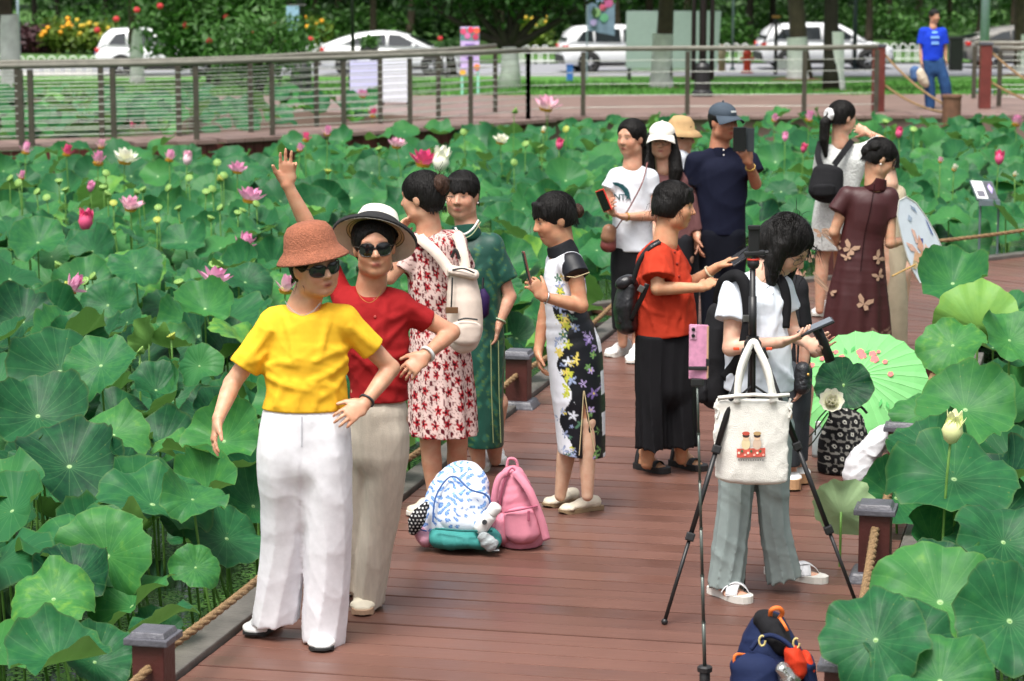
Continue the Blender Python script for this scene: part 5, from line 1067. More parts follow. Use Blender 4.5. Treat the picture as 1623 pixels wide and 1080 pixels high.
        if hasattr(s, 'hc'):
            L = (Vv - npv(s.hc)) @ np.array(s.HR) / s.hs; x, y, z = np.abs(L[:, 0]), L[:, 1], L[:, 2]; hd = (np.linalg.norm(L, axis=1) < .17)
            def blend(mask, c): C[:] = C * (1 - mask[:, None]) + np.array(c) * mask[:, None]
            g = lambda d, w: np.clip(1 - d / w, 0, 1)
            blend(hd * .35 * np.exp(-(((x - .042) / .02) ** 2 + ((z + .032) / .02) ** 2)) * (y > .03), base * np.array([1.05, .72, .68]))
            blend(hd * (y > .06) * .75 * np.exp(-((x / .019) ** 4 + ((z + .064) / .0095) ** 4)), (lin('#a8504c')))
            blend(hd * (y > .07) * .8 * np.exp(-((x / .018) ** 4 + ((z + .0645) / .002) ** 2)), lin('#5a2020'))
            blend(hd * (y > .04) * .75 * np.exp(-(((x - .032) / .017) ** 4 + ((z - .0235 - .004 * np.cos((x - .03) * 90)) / .0042) ** 2)), (.02, .015, .012))
            if s.facepaint:
                ey = hd * (y > .05); blend(ey * .55 * np.exp(-(((x - .031) / .0145) ** 4 + ((z - .002) / .0042) ** 4)), (.42, .37, .34))
                blend(ey * .95 * np.exp(-(((x - .031) / .0065) ** 4 + ((z - .002) / .0046) ** 4)), (.012, .008, .006)); blend(ey * .9 * np.exp(-(((x - .031) / .016) ** 4 + ((z - .0068) / .0024) ** 2)), (.02, .012, .01))
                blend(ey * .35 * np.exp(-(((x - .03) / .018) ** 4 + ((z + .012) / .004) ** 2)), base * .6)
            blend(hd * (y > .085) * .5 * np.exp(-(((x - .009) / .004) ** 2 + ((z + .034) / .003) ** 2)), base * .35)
        for f in s.col: f(Vv, C)
        me = np_mesh('body', Vv, Q, True, C); s.bodyo = link('body', me, M_SKIN, s.root); return s.bodyo
    def garment(s, name, prims, m, h=None, cuts=(), disp=None, colour=None, parent=None):
        Vv, Q = sdf_mesh(prims, h or s.h * 1.25, cuts, disp); col = colour(Vv) if colour else None
        return link(name, np_mesh(name, Vv, Q, True, col), m, parent or s.root)
    def pleats(s, legs, amp, n=5, seed=1, mid=None):
        """hanging cloth folds round one or two legs; legs: lists of (px, py, doff) down the leg"""
        L = []
        for lg in legs:
            q = sorted([npv(s.J(*p)) for p in lg], key=lambda p: p[2]); L.append(([p[2] for p in q], [p[0] for p in q], [p[1] for p in q]))
        def f(x, y, z):
            zz = np.asarray(z).ravel(); out = None; best = None
            for i, (Z, X, Y) in enumerate(L):
                cx, cy = np.interp(zz, Z, X)[None, None, :], np.interp(zz, Z, Y)[None, None, :]; dx, dy = x - cx, y - cy; th = np.arctan2(dy, dx); r2 = dx * dx + dy * dy; dn = np.clip((Z[-1] - zz) / (Z[-1] - Z[0]), 0, 1)[None, None, :]
                a = np.sin(n * th + 1.1 * np.sin(zz * 5 + seed + i)[None, None, :] + seed + 2.1 * i); b = np.sin((n - 2) * th - .8 * np.sin(zz * 7 + 2 * seed)[None, None, :] + 1.7 * seed)
                v = -amp * (.25 + .75 * dn) * ((1 - 2 * np.sqrt(np.abs(a) + .03)) * .6 + .35 + .35 * b)
                if out is None: out, best = v + 0 * r2, r2
                else: m = r2 < best; out = np.where(m, v, out); best = np.minimum(best, r2)
            return out
        return f
    def folds(s, prims, lines, r=.0085, inset=.003, k=.02):
        """cloth folds: soft ridges laid along the surface; lines hold image points that are carried onto the garment"""
        out = []; rr = random.Random(len(lines))
        for ln in lines:
            q = smooth_rows([(x, y, 0, 0, 0) for x, y in ln], 3); P0 = np.array([npv(s.J(p[0], p[1], 0)) for p in q]); d = nrmz(npv(s.J(q[0][0], q[0][1], .5)) - npv(s.J(q[0][0], q[0][1], 0))); H_ = surface_at(prims, P0, d, .4) + d * inset
            ok = np.linalg.norm(H_ - P0, axis=1) < .3; R = r * rr.uniform(.75, 1.2); n = len(H_); segs = []
            for i in range(n - 1):
                if ok[i] and ok[i + 1] and np.linalg.norm(H_[i] - H_[i + 1]) < .12: t0, t1 = i / (n - 1), (i + 1) / (n - 1); w = lambda t: R * (.35 + .65 * math.sin(math.pi * (.12 + .8 * t))); segs.append(Prim(H_[i], H_[i + 1], w(t0), w(t1)))
            if segs: out.append(Chain(segs, k))
        return out
    def yoke(s, a, n_, b, r=.047, k=.04):
        """sloping shoulders: shoulder, neck base, shoulder"""
        A, N_, B = s.J(*a), s.J(*n_), s.J(*b); return [Chain([Prim(A, N_, r, r * 1.02), Prim(N_, B, r * 1.02, r)], k)]
    def sleeve(s, sh, end, u0, u1, d0=.065, d1=.06, over=0.03, k=.03, drop=0.0):
        a, b = s.J(*sh), s.J(*end); d = (b - a).normalized(); return Prim(a, b + d * over, s.m(u0), s.m(u1), d0, d1, k=k, cuts=[(b, d)])
    # ---------------- hair in head space
    def hair(s, style='short', m=None, extra=(), nape=-.055, face=(0, .092, -.040, .070, .074, .088), vol=1.0, bangs=True, h=None, name='hair', amp=.0035, top=None, strands=260):
        S = s.hs; H = s.H; R = s.HR; v = vol; U = s.HR @ V(0, 0, 1); Fw = s.HR @ V(0, 1, 0)
        p = [Ell(H(0, -.016, .034), ((.084 + .006 * v) * S, (.102 + .004 * v) * S, (.088 + .004 * v) * S), R, .02), Ell(H(0, -.05, -.02), (.076 * S * v, .062 * S * v, .075 * S), R, .03)]
        if style == 'bob': p += [Ell(H(0, -.03, -.02), (.092 * S * v, .075 * S * v, .082 * S), R, .03)]
        p.append(Ell(H(face[0], face[1], face[2]), (face[3] * S, face[4] * S, face[5] * S), R, .012, sub=True))
        p += list(extra)
        if bangs:
            for i in range(9):
                t = i / 8 * 2 - 1; p.append(Prim(H(t * .045, .062, .085), H(t * .062, .088 - .03 * t * t, .028 + .006 * math.sin(i * 2.3)), .013 * S, .0085 * S, k=.008))
        w1 = wrinkle(70, amp, 3, (1, 1, .28), 4); w2 = wrinkle(150, amp * .45, 9, (1, 1, .2), 3)
        cuts = ([(H(0, 0, nape), U * -1)] if nape is not None else []) + ([(H(0, 0, top), U)] if top is not None else [])
        o = s.garment(name, p, m or M_HAIR, h or min(.0055, s.h), cuts=cuts, disp=lambda x, y, z: w1(x, y, z) + w2(x, y, z))
        if strands and top is None and s.Y < 24:
            r = random.Random(17); mb = MB()
            for i in range(strands):
                a = r.random() * 6.283; p0, p1 = r.uniform(.1, .7), r.uniform(1.2, 1.95); dr = r.gauss(0, .25); pts = []; ok = True; lift = r.uniform(.997, 1.03)
                for k in range(8):
                    ph = p0 + (p1 - p0) * k / 7; aa = a + dr * k / 7; x_, y_, z_ = math.sin(ph) * math.cos(aa), math.sin(ph) * math.sin(aa), math.cos(ph); q = V(x_ * (.084 + .006 * v) * lift, y_ * (.102 + .004 * v) * lift - .016, z_ * (.088 + .004 * v) * lift + .034)
                    fx, fy, fz = (q.x - face[0]) / face[3], (q.y - face[1]) / face[4], (q.z - face[2]) / face[5]
                    if fx * fx + fy * fy + fz * fz < 1.1 or (nape is not None and q.z < nape + .01): break
                    pts.append(H(*q))
                if len(pts) > 3: rb = ribbon(pts, .0020, .0005, [(pt - H(0, -.016, .03)) for pt in pts]); mb.add(rb.v, rb.f)
            if nape is not None:
                for i in range(150):
                    a = r.uniform(.45, math.pi - .45) + math.pi; x_, y_ = math.cos(a) * (.076 + .006 * v), math.sin(a) * (.085) - .03; q = V(x_, y_, nape + r.uniform(.004, .02)); e = q + V(x_ * .02, 0, -r.uniform(.012, .024)); pts = [H(*q), H(*((q + e) / 2 + V(x_ * .02, 0, 0))), H(*e)]; rb = ribbon(pts, .0016, .0006, [(pt - H(0, -.016, .03)) for pt in pts]); mb.add(rb.v, rb.f)
            if mb.v: q = mb.build('hair_strands', m or M_HAIR, o); q['kind'] = 'stuff'
        return o
    def wisps(s, roots, n_=26, ln=.05, m=None, w=.0011):
        """loose single hairs: roots are head-space points with directions"""
        r = random.Random(4); mb = MB()
        for (q, d) in roots:
            for i in range(n_):
                a = s.H(q[0] + r.gauss(0, .02), q[1] + r.gauss(0, .02), q[2] + r.gauss(0, .02)); dd = s.HR @ (V(d) + V(r.gauss(0, .4), r.gauss(0, .4), r.gauss(0, .4))); dd.normalize(); e = a + dd * ln * r.uniform(.4, 1.1) + V(0, 0, -.012); sd = dd.cross(V(.3, 1, .2)).normalized() * w; mid = (a + e) / 2 + V(r.gauss(0, .006), 0, .006)
                mb.add([a - sd, a + sd, mid + sd * .8, mid - sd * .8, e], [(0, 1, 2, 3), (3, 2, 4)])
        o = mb.build('loose_hair', m or M_HAIR, s.root); o['kind'] = 'stuff'; return o
    def sunglasses(s, col=(0.008, 0.008, 0.009), w=.030, hgt=.024):
        H, S = s.H, s.hs; o = None; Mg = mat('shade_lens', (0.006, 0.006, 0.007), .12, spec=.8); Mf = mat('shade_frame', lin('#2a2420'), .35)
        fr = MB()
        for e in (-1, 1):
            n_ = 18; out = []
            for k in range(n_):
                a = k * 2 * math.pi / n_; cx, cz = math.cos(a), math.sin(a); ss = (abs(cx) ** 2.6 + abs(cz) ** 2.6) ** (-1 / 2.6); out.append((e * .033 + cx * ss * w, cz * ss * hgt - .002))
            poly = [H(x, .097 - (abs(x) / .065) ** 2 * .022, z) for x, z in out]; c = H(e * .033, .099, -.002); mb = MB(); mb.add([c] + poly, [(0, 1 + k, 1 + (k + 1) % n_) for k in range(n_)]); bk = s.HR @ V(0, -.004, 0); mb.add([q + bk for q in [c] + poly], [(0, 1 + (k + 1) % n_, 1 + k) for k in range(n_)])
            g = mb.build('lens', Mg, s.root, smooth=True); fr.tube(poly + [poly[0]], .0022 * S, n=5)
            fr.tube([H(e * .064, .078, .008), H(e * .078, .05, .010), H(e * .084, -.005, .006), H(e * .082, -.03, -.01)], .0022 * S, n=5)
        fr.tube([H(-.008, .1, .004), H(0, .103, .007), H(.008, .1, .004)], .0022 * S, n=5); fr.build('glasses_frame', Mf, s.root, smooth=True)
    def glasses(s):
        H = s.H; fr = MB()
        for e in (-1, 1):
            fr.tube([H(e * .033 + math.cos(a) * .025, .097 - abs(e * .033 + math.cos(a) * .025) * .25, math.sin(a) * .021 - .002) for a in [k * .3927 for k in range(17)]], .0013, n=5); fr.tube([H(e * .058, .082, .004), H(e * .084, .0, .008)], .0013, n=4)
        fr.tube([H(-.008, .097, .002), H(.008, .097, .002)], .0013, n=4); fr.build('glasses', mat('wire_frame', lin('#6b6460'), .3, metal=.6), s.root)
    def ring(s, a, b, t, r, m, thick=.006, name='bracelet', wid=None):
        """a band round the limb a->b at fraction t"""
        a, b = s.J(*a), s.J(*b); d = (b - a).normalized(); c = a.lerp(b, t); R_ = frame_of(d); w = wid or thick
        return MB().lathe([(r + thick * .0, -w), (r + thick, -w * .6), (r + thick, w * .6), (r, w)], c, R_, 20, True).build(name, m, s.root, smooth=True)
    # ---------------- footwear; heel and toe are ground pixels
    def shoe(s, heel, toe, m, sole, w=.044, hgt=.085, sole_h=.028, lift=0.0, open_=True, name='shoe', length=None, low=1.0):
        a, b = G(*heel) - s.o, G(*toe) - s.o
        d = b - a; d.z = 0; L = d.length if length is None else length; d.normalize(); sd = d.cross(V(0, 0, 1)); up = V(0, 0, 1); z0 = sole_h * .8 + lift
        P = lambda t, zz: a + d * L * t + V(0, 0, z0 + zz)
        t = s.garment(name, [Prim(P(.14, .03 * low), P(.45, .03 * low), w * .78, w * .80, .040 * low, .034 * low, side=sd, k=.02), Prim(P(.45, .026 * low), P(.80, .012 * low), w * .84, w * .94, .034 * low, .021 * low, side=sd, k=.02), Prim(P(.80, .012 * low), P(.91, .007), w * .92, w * .68, .022 * low, .014, side=sd, k=.02), Prim(P(.18, .03 * low), P(.2, hgt * .72), w * .72, w * .62, .044 * low, .038 * low, side=sd, k=.02)], m, .0045, cuts=[(P(0, 0), V(0, 0, -1))], disp=wrinkle(60, .0012, 4))
        out = [(-.02, .45), (.0, .78), (.12, .92), (.35, .84), (.6, 1.0), (.75, 1.06), (.88, .95), (.97, .62), (1.0, .2)]
        pl = [(x, y) for x, y in out] + [(x, -y) for x, y in out[::-1]]; mb = MB(); mb.prism(pl, lambda x, y, q: a + d * L * x + sd * y * w * 1.0 + V(0, 0, q + (.010 if x > .9 else 0) * (1 if q < lift + .01 else 0)), (lift, sole_h + lift)); mb.build('sole', sole, t); return t
    def flat_sole(s, i, m, th=.028, w=.048, name='sandal_sole'):
        a, d, L, sd = s.feet[i]; out = [(-.03, .5), (.02, .8), (.15, .88), (.38, .82), (.6, 1.0), (.76, 1.05), (.9, .92), (1.0, .55), (1.03, .15)]; pl = out + [(x, -y) for x, y in out[::-1]]
        return MB().prism(pl, lambda x, y, q: a + d * L * x + sd * y * w + V(0, 0, q), (-.0, th)).build(name, m, s.root)
    def strap(s, i, t0, t1, o0, o1, hgt, m, wid=.022, name='strap', z0=.02):
        """band over the foot i from side o0 (t0) to side o1 (t1)"""
        a, d, L, sd = s.feet[i]; pts = []; N = 10
        for k in range(N + 1):
            u = k / N; t = t0 + (t1 - t0) * u; o = o0 + (o1 - o0) * u; pts.append((a + d * L * t + sd * o * .05, V(0, 0, 1) * (z0 + hgt * math.sin(math.pi * u) ** .7)))
        al = (d * L * (t1 - t0) + sd * (o1 - o0) * .05).normalized(); cr = al.cross(V(0, 0, 1)).normalized(); mb = MB(); base = []
        for p, z in pts: mb.v += [tuple(p + z - cr * wid / 2), tuple(p + z + cr * wid / 2), tuple(p + z + cr * wid / 2 + V(0, 0, .005)), tuple(p + z - cr * wid / 2 + V(0, 0, .005))]
        for k in range(N):
            q = k * 4; mb.f += [(q + j, q + (j + 1) % 4, q + 4 + (j + 1) % 4, q + 4 + j) for j in range(4)]
        return mb.build(name, m, s.root, smooth=True)
def ribbon(pts, wid, th, nrm):
    """flat band along pts; nrm: facing direction (vector or list)"""
    pts = [V(p) for p in pts]; mb = MB()
    for i, p in enumerate(pts):
        t = (pts[min(i + 1, len(pts) - 1)] - pts[max(i - 1, 0)]).normalized(); n = V(nrm[i] if isinstance(nrm, list) else nrm); n = (n - t * n.dot(t)).normalized(); c = t.cross(n) * (wid / 2)
        mb.v += [tuple(p - c), tuple(p + c), tuple(p + c + n * th), tuple(p - c + n * th)]
    for i in range(len(pts) - 1):
        q = i * 4; mb.f += [(q + j, q + (j + 1) % 4, q + 4 + (j + 1) % 4, q + 4 + j) for j in range(4)]
    mb.f += [(3, 2, 1, 0), tuple(len(pts) * 4 - 4 + j for j in range(4))]; return mb
def surface_at(prims, P, direction, reach=.35):
    """march from points P along direction until the surface; returns hit points"""
    P = np.asarray(P, float); d = nrmz(npv(direction)); t = np.zeros(len(P)); start = P - d * reach
    for _ in range(60):
        D = eval_prims(prims, start + d * t[:, None]); t += np.clip(D, -.01, .03) * .8
    return start + d * t[:, None]
def decal(name, polys, prims, to_world, direction, m, parent, lift=.004, sub=3):
    """flat outline polygons (2d) laid onto an implicit surface"""
    bm = bmesh.new()
    for poly in polys: bm.faces.new([bm.verts.new((x, y, 0)) for x, y in poly])
    bmesh.ops.triangulate(bm, faces=list(bm.faces))
    for _ in range(sub): bmesh.ops.subdivide_edges(bm, edges=[e for e in bm.edges if e.calc_length() > .012], cuts=1)
    bmesh.ops.triangulate(bm, faces=list(bm.faces))
    P = np.array([npv(to_world(v.co.x, v.co.y)) for v in bm.verts]); P = surface_at(prims, P, direction) - nrmz(npv(direction)) * lift
    for v, p in zip(bm.verts, P): v.co = p
    me = bpy.data.meshes.new(name); bm.to_mesh(me); bm.free(); return link(name, me, m, parent)
def text_polys(txt, size, bold=0.0):
    cu = bpy.data.curves.new('t', 'FONT'); cu.body = txt; cu.size = size; cu.offset = bold; o = bpy.data.objects.new('t', cu); COL.objects.link(o); dg = bpy.context.evaluated_depsgraph_get(); me = bpy.data.meshes.new_from_object(o.evaluated_get(dg)); polys = [[(me.vertices[i].co.x, me.vertices[i].co.y) for i in p.vertices] for p in me.polygons]; bpy.data.objects.remove(o); bpy.data.curves.remove(cu); return polys
# ================================================================== PEOPLE
DN_ = (0, 0, -1)
def hat_lathe(P, prof, c, tilt_back=0.0, tilt_side=0.0, n=40):
    R_ = P.HR @ Matrix.Rotation(tilt_back, 3, 'X') @ Matrix.Rotation(tilt_side, 3, 'Y'); return MB().lathe(prof, P.H(*c), R_, n), R_
W_SHOE = mat('shoe_white', lin('#e6e6e4'), .6, var=.06, vs=60, bump=.2, bs=200); B_SOLE = mat('sole_black', (.02, .02, .02), .7); W_SOLE = mat('sole_white', lin('#dcdad2'), .7)
M_PHONE = mat('phone_black', (.012, .012, .014), .2, coat=.4); M_GOLD = mat('gold', lin('#c9a45a'), .3, metal=.9); M_PEARL = mat('pearl', lin('#eeeae4'), .25)

# ---- the woman in yellow
def woman_yellow():
    P = Person('woman in yellow shirt, white wide trousers and brown bucket hat, hand on hip', (507, 1027), .0055, '#c8977a'); J = P.J
    sh = P.loft([(487, 527, 0, 61, .10), (486, 565, 0, 66, .112), (485, 612, 0, 65, .108), (484, 655, 0, 72, .118)], k=.04) + P.yoke((432, 512), (482, 492), (547, 505))
    slv = [P.sleeve((432, 512, 0), (386, 583, -.02), 21, 26, .058, .062), P.sleeve((547, 506, 0), (592, 554, .03), 21, 24, .058, .060)]
    P.head(499, 420, 33, 4, 9, d=-.03, neck=(480, 490, 0.02), face=False, jaw=1.08)
    P.arm((434, 516, 0), (368, 608, -.0), (346, 664, -.15), (334, 716, -.18), pn=(1, .3, 0), curl=.28, thumb=1)
    P.arm((545, 508, 0), (620, 584, .07), (577, 641, -.07), (546, 662, -.13), pn=(0, .9, -.3), curl=.35, thumb=-1)
    P.leg((450, 690, 0), (452, 850, .07), (432, 985, .18)); P.leg((519, 690, 0), (520, 860, .03), (508, 1005, .1))
    P.body(P.loft([(487, 530, 0, 52, .085), (485, 600, 0, 54, .09), (484, 680, 0, 64, .10)], k=.05))
    w = wrinkle(24, .0075, 11, (1, 1, 1.3)); w2 = wrinkle(55, .0012, 12)
    fo = P.folds(sh + slv, [[(420, 584), (442, 574), (468, 580)], [(420, 592), (447, 608), (482, 616)], [(554, 552), (530, 558), (500, 572)], [(555, 562), (526, 590), (492, 604)], [(555, 580), (532, 612), (506, 632)], [(452, 505), (462, 540), (466, 568)], [(522, 502), (512, 540), (508, 565)], [(438, 644), (443, 628), (452, 606)], [(472, 644), (473, 624), (470, 606)], [(532, 644), (527, 624), (517, 606)], [(428, 524), (404, 556), (386, 578)], [(556, 518), (580, 540), (594, 552)], [(420, 560), (408, 570), (396, 574)], [(500, 645), (500, 625), (495, 612)]])
    P.garment('shirt', sh + slv + fo + [Ell(J(479, 472, -.06), (.108, .15, .066), k=.012, sub=True)], fabric('yellow', lin('#f2bd30'), .8, bump=.15), cuts=[(J(484, 648), DN_)], disp=lambda x, y, z: w(x, y, z) + w2(x, y, z))
    tr = [Prim(J(484, 662), J(483, 720, .01), P.m(70), P.m(72), .112, .112, k=.03), Prim(J(483, 740, .02), J(484, 812, .05), P.m(36), P.m(22), .098, .07, k=.05)] + P.loft([(448, 690, 0, 35, .108), (445, 740, .01, 39, .108), (450, 850, .08, 38, .09), (435, 1005, .17, 39, .085)], k=.03, cuts=[(J(434, 986, .17), (.15, 0, -1))]) + P.loft([(519, 690, 0, 35, .108), (520, 740, 0, 39, .11), (520, 860, .03, 38, .095), (512, 1035, .10, 37, .09)], k=.03, cuts=[(J(512, 1016, .1), (-.08, 0, -1))])
    f1 = P.pleats([[(448, 660, 0), (450, 850, .08), (435, 1000, .17)], [(520, 660, 0), (520, 860, .03), (512, 1030, .1)]], .0075, 4, 2); f2 = wrinkle(26, .0045, 22, (1, 1, .7))
    t = P.garment('trousers', tr, fabric('white_linen', lin('#ebebf0'), .9, bump=.2, fold=.28, fs=8, fstretch=(1, 1, .2)), cuts=[(J(484, 642), (0, 0, 1))], disp=lambda x, y, z: f1(x, y, z) + f2(x, y, z))
    fl = [npv(q) for q in surface_at(tr, [npv(J(482, y)) for y in (652, 668, 684, 700)], (0, 1, 0), .4)]; ribbon(fl, .006, .002, (0, -1, 0)).build('fly_seam', fabric('white_seam', lin('#c8c8d0')), t)
    P.shoe((436, 990), (396, 1013), W_SHOE, B_SOLE, w=.048, lift=.006, sole_h=.018); P.shoe((502, 1004), (512, 1036), W_SHOE, B_SOLE, w=.048, sole_h=.018)
    P.hair('short', face=(0, .088, -.035, .071, .070, .09), nape=-.07, vol=1.0, m=M_HAIR, bangs=False); P.wisps([((.076, .02, -.05), (0, .2, -1)), ((-.076, .02, -.05), (0, .2, -1))], 7, .022)
    P.sunglasses(w=.032, hgt=.0225)
    mh = mat('hat_straw_brown', lin('#a4644a'), .9, var=.25, vs=90, bump=1.0, bs=190)
    mb, R_ = hat_lathe(P, [(0, .118), (.045, .116), (.076, .104), (.094, .078), (.102, .042), (.106, .018), (.114, .006), (.128, -.008), (.141, -.024), (.142, -.030), (.127, -.016), (.110, -.004), (.100, .010)], (0, -.014, .050), .14, 0); hat = mb.build('hat', mh, P.root, smooth=True)
    MB().lathe([(.1035, .016), (.1055, .018), (.1045, .028), (.1025, .028)], P.H(0, -.014, .050), R_, 40).build('hat_ridge', mh, hat, smooth=True)
    ms = mat('silver', lin('#c8c8c8'), .25, metal=.9)
    MB().tube(spline([J(452, 478, -.07), J(462, 490, -.105), J(478, 500, -.118), J(495, 494, -.108), (J(508, 480, -.07))], 6), .0016, n=5).build('necklace', ms, P.root)
    P.ring((620, 584, .07), (577, 641, -.07), .9, .028, mat('bead_dark', (.03, .04, .045), .4), .005)
    return P
woman_yellow()

# ---- the woman in dark red, arm raised
def woman_red():
    P = Person('woman in dark red top with striped sun hat, one arm raised', (577, 972), .0055, '#c08e72'); J = P.J
    sh = P.loft([(592, 500, 0, 54, .10), (594, 545, 0, 56, .108), (600, 600, 0, 47, .10), (601, 645, 0, 48, .11)], k=.04) + P.yoke((548, 482), (588, 464), (634, 482))
    slv = [P.sleeve((632, 482, 0), (678, 511, .03), 19, 20, .056, .055), P.sleeve((550, 480, .03), (522, 428, .05), 19, 19, .056, .055)]
    P.head(593, 391, 6, 0, 3, d=-.03, neck=(587, 466, .02), face=False)
    P.arm((632, 484, 0), (716, 527, .05), (674, 564, -.08), (642, 592, -.13), pn=(0, .8, -.4), curl=.45, thumb=-1)
    P.arm((548, 478, .03), (492, 366, .09), (455, 292, .04), (457, 236, .03), pn=(.2, -1, 0), curl=.1, thumb=-1, fing=(.12, .06, .08, .75), spread=.7)
    P.leg((578, 670, .03), (566, 800, .1), (552, 930, .16)); P.leg((614, 670, 0), (604, 815, .03), (580, 950, .09))
    P.body(P.loft([(592, 505, 0, 46, .085), (597, 590, 0, 42, .085), (598, 660, 0, 46, .1)], k=.05))
    w = wrinkle(26, .006, 31, (1, 1, 1.2)); w2 = wrinkle(60, .002, 32)
    sp = sh + slv + P.folds(sh + slv, [[(632, 500), (608, 508), (592, 524)], [(640, 512), (616, 536), (598, 562)], [(645, 602), (622, 592), (602, 582)], [(648, 618), (626, 612), (604, 608)], [(612, 480), (608, 510), (606, 540)], [(640, 560), (622, 566), (606, 560)], [(650, 486), (666, 498), (676, 508)], [(560, 560), (580, 575), (600, 600)], [(625, 630), (622, 612), (616, 596)]]) + [Ell(J(588, 452, -.06), (.075, .14, .055), k=.01, sub=True)]
    t = P.garment('shirt', sp, fabric('dark_red', lin('#9c1f22'), .85, bump=.2), cuts=[(J(600, 633), DN_)], disp=lambda x, y, z: w(x, y, z) + w2(x, y, z))
    for i in range(5):
        q = surface_at(sp, [npv(J(590 + i * 2.2, 482 + 26 * i, -.2))], (0, 1, 0))[0]; MB().lathe([(0, .003), (.004, .003), (.0055, 0), (.0055, -.003)], q, frame_of((0, -1, 0)), 10).build('button', mat('button_red', lin('#c25a55'), .4), t)
    tr = [Prim(J(600, 655), J(599, 715), P.m(47), P.m(47), .11, .11, k=.03)] + P.loft([(616, 690, 0, 31, .11), (612, 740, 0, 33, .105), (603, 815, .03, 31, .09), (592, 880, .05, 28, .085), (581, 985, .10, 25, .08)], k=.03, cuts=[(J(581, 957, .1), DN_)]) + P.loft([(578, 690, .03, 31, .11), (570, 800, .09, 29, .09), (553, 960, .16, 26, .085)], k=.02, cuts=[(J(553, 930, .16), DN_)])
    f1 = P.pleats([[(614, 660, 0), (603, 815, .03), (581, 980, .1)], [(576, 660, .03), (570, 800, .09), (553, 950, .16)]], .007, 5, 4); f2 = wrinkle(34, .004, 42, (1.2, 1, .5))
    P.garment('trousers', tr, fabric('beige_linen', lin('#c9bfb0'), .9, bump=.4, bs=300, stretch=(2, 2, .5), var=.10, fold=.4, fs=9, fstretch=(1, 1, .15)), cuts=[(J(600, 632), (0, 0, 1))], disp=lambda x, y, z: f1(x, y, z) + f2(x, y, z))
    cs = mat('shoe_cream', lin('#d9d0ba'), .6); P.shoe((579, 944), (574, 979), cs, mat('sole_tan', lin('#b5957a'), .7), w=.046); P.shoe((549, 920), (546, 948), cs, W_SOLE)
    P.hair('short', face=(0, .10, -.030, .066, .082, .10), nape=-.10, bangs=False)
    for e in (-1, 1): pass
    P.sunglasses(w=.031, hgt=.0265)
    for q in (0,): pass
    c = (-.010, -.035, .048); tb, tsd = .66, -.24
    mw = mat('hat_white', lin('#e8e4d8'), .85, var=.1, bump=.6, bs=160); mk = mat('hat_black', (.02, .02, .022), .85, bump=.6, bs=160); mc = mat('hat_cream', lin('#d2c096'), .85, var=.15, bump=.7, bs=160)
    mb, R_ = hat_lathe(P, [(0, .118), (.05, .114), (.076, .098), (.088, .066), (.093, .048)], c, tb, tsd); hat = mb.build('hat', mw, P.root, smooth=True)
    hat_lathe(P, [(.0935, .05), (.0965, .048), (.099, .018), (.097, .014)], c, tb, tsd)[0].build('hat_band', mk, hat, smooth=True)
    hat_lathe(P, [(.096, .022), (.099, .012), (.125, -.004), (.158, -.022), (.170, -.034)], c, tb, tsd)[0].build('brim_top', mw, hat, smooth=True)
    zz = lambda r: .008 - .24 * (r - .099) - 1.6 * max(0, r - .12) ** 2 - .004
    hat_lathe(P, [(r, zz(r)) for r in (.094, .11, .125, .14, .155, .1695)], c, tb, tsd)[0].build('brim_lining', mc, hat, smooth=True)
    for r in (.106, .117, .128, .139, .150): hat_lathe(P, [(r, zz(r) - .0012), (r + .0022, zz(r + .0022) - .0012)], c, tb, tsd)[0].build('brim_stripe', mk, hat)
    hat_lathe(P, [(.160, zz(.160) - .002), (.172, zz(.172) - .003), (.175, zz(.172) + .002), (.170, -.032), (.160, -.022)], c, tb, tsd)[0].build('brim_edge', mk, hat, smooth=True)
    MB().tube(spline([J(566, 462, -.06), J(574, 474, -.095), J(586, 480, -.108), J(598, 472, -.09), J(604, 460, -.06)], 5), .0012, n=5).build('necklace', M_GOLD, P.root)
    P.ring((716, 527, .05), (674, 564, -.08), .93, .0285, mat('jade_white', lin('#d4d6d6'), .25), .008)
    return P
woman_red()

# ---- the woman in the red floral dress, seen from behind
def floral_colour(P):
    rr = np.random.default_rng(77); base = np.array(lin('#d9bdb6')); red = np.array(lin('#a8202c')); dark = np.array(lin('#5a1420')); core = np.array(lin('#1c0c10'))
    def f(Vv):
        C = np.tile(base, (len(Vv), 1)); ang = np.arctan2(Vv[:, 1], Vv[:, 0] - P.J(698, 500).x); u = ang * .19; v = Vv[:, 2]
        swirl = np.sin(u * 120 + 2.2 * np.sin(v * 95)) * np.sin(v * 110 + 2 * np.sin(u * 90)); C[np.abs(swirl) < .07] = np.array(lin('#8f6a66'))
        g = .072
        for (ou, ov, rad, kind) in ((0, 0, .027, 0), (g / 2, g / 2, .014, 1), (.02, g * .55, .010, 1), (g * .75, .012, .011, 1)):
            iu, iv = np.floor((u - ou) / g), np.floor((v - ov) / g); hsh = (np.sin(iu * 12.9 + iv * 78.2 + ou * 300) * 437.5) % 1 * 2 - 1; hs2 = (np.sin(iu * 39.3 + iv * 11.1) * 246.6) % 1 * 2 - 1
            du = u - ou - (iu + .5 + hsh * .28) * g; dv = v - ov - (iv + .5 + hs2 * .28) * g; r = np.hypot(du, dv); a = np.arctan2(dv, du)
            if kind == 0:
                pr = rad * (.72 + .28 * np.cos(5 * a + hsh * 6)); m = r < pr; C[m] = red; C[m & (r > pr * .8)] = red * .7; C[r < rad * .28] = core
            else:
                m = (np.hypot(du * 1.5, dv * .8 + du * abs(hs2) * .6) < rad * .8); C[m] = dark
        return C
    return f
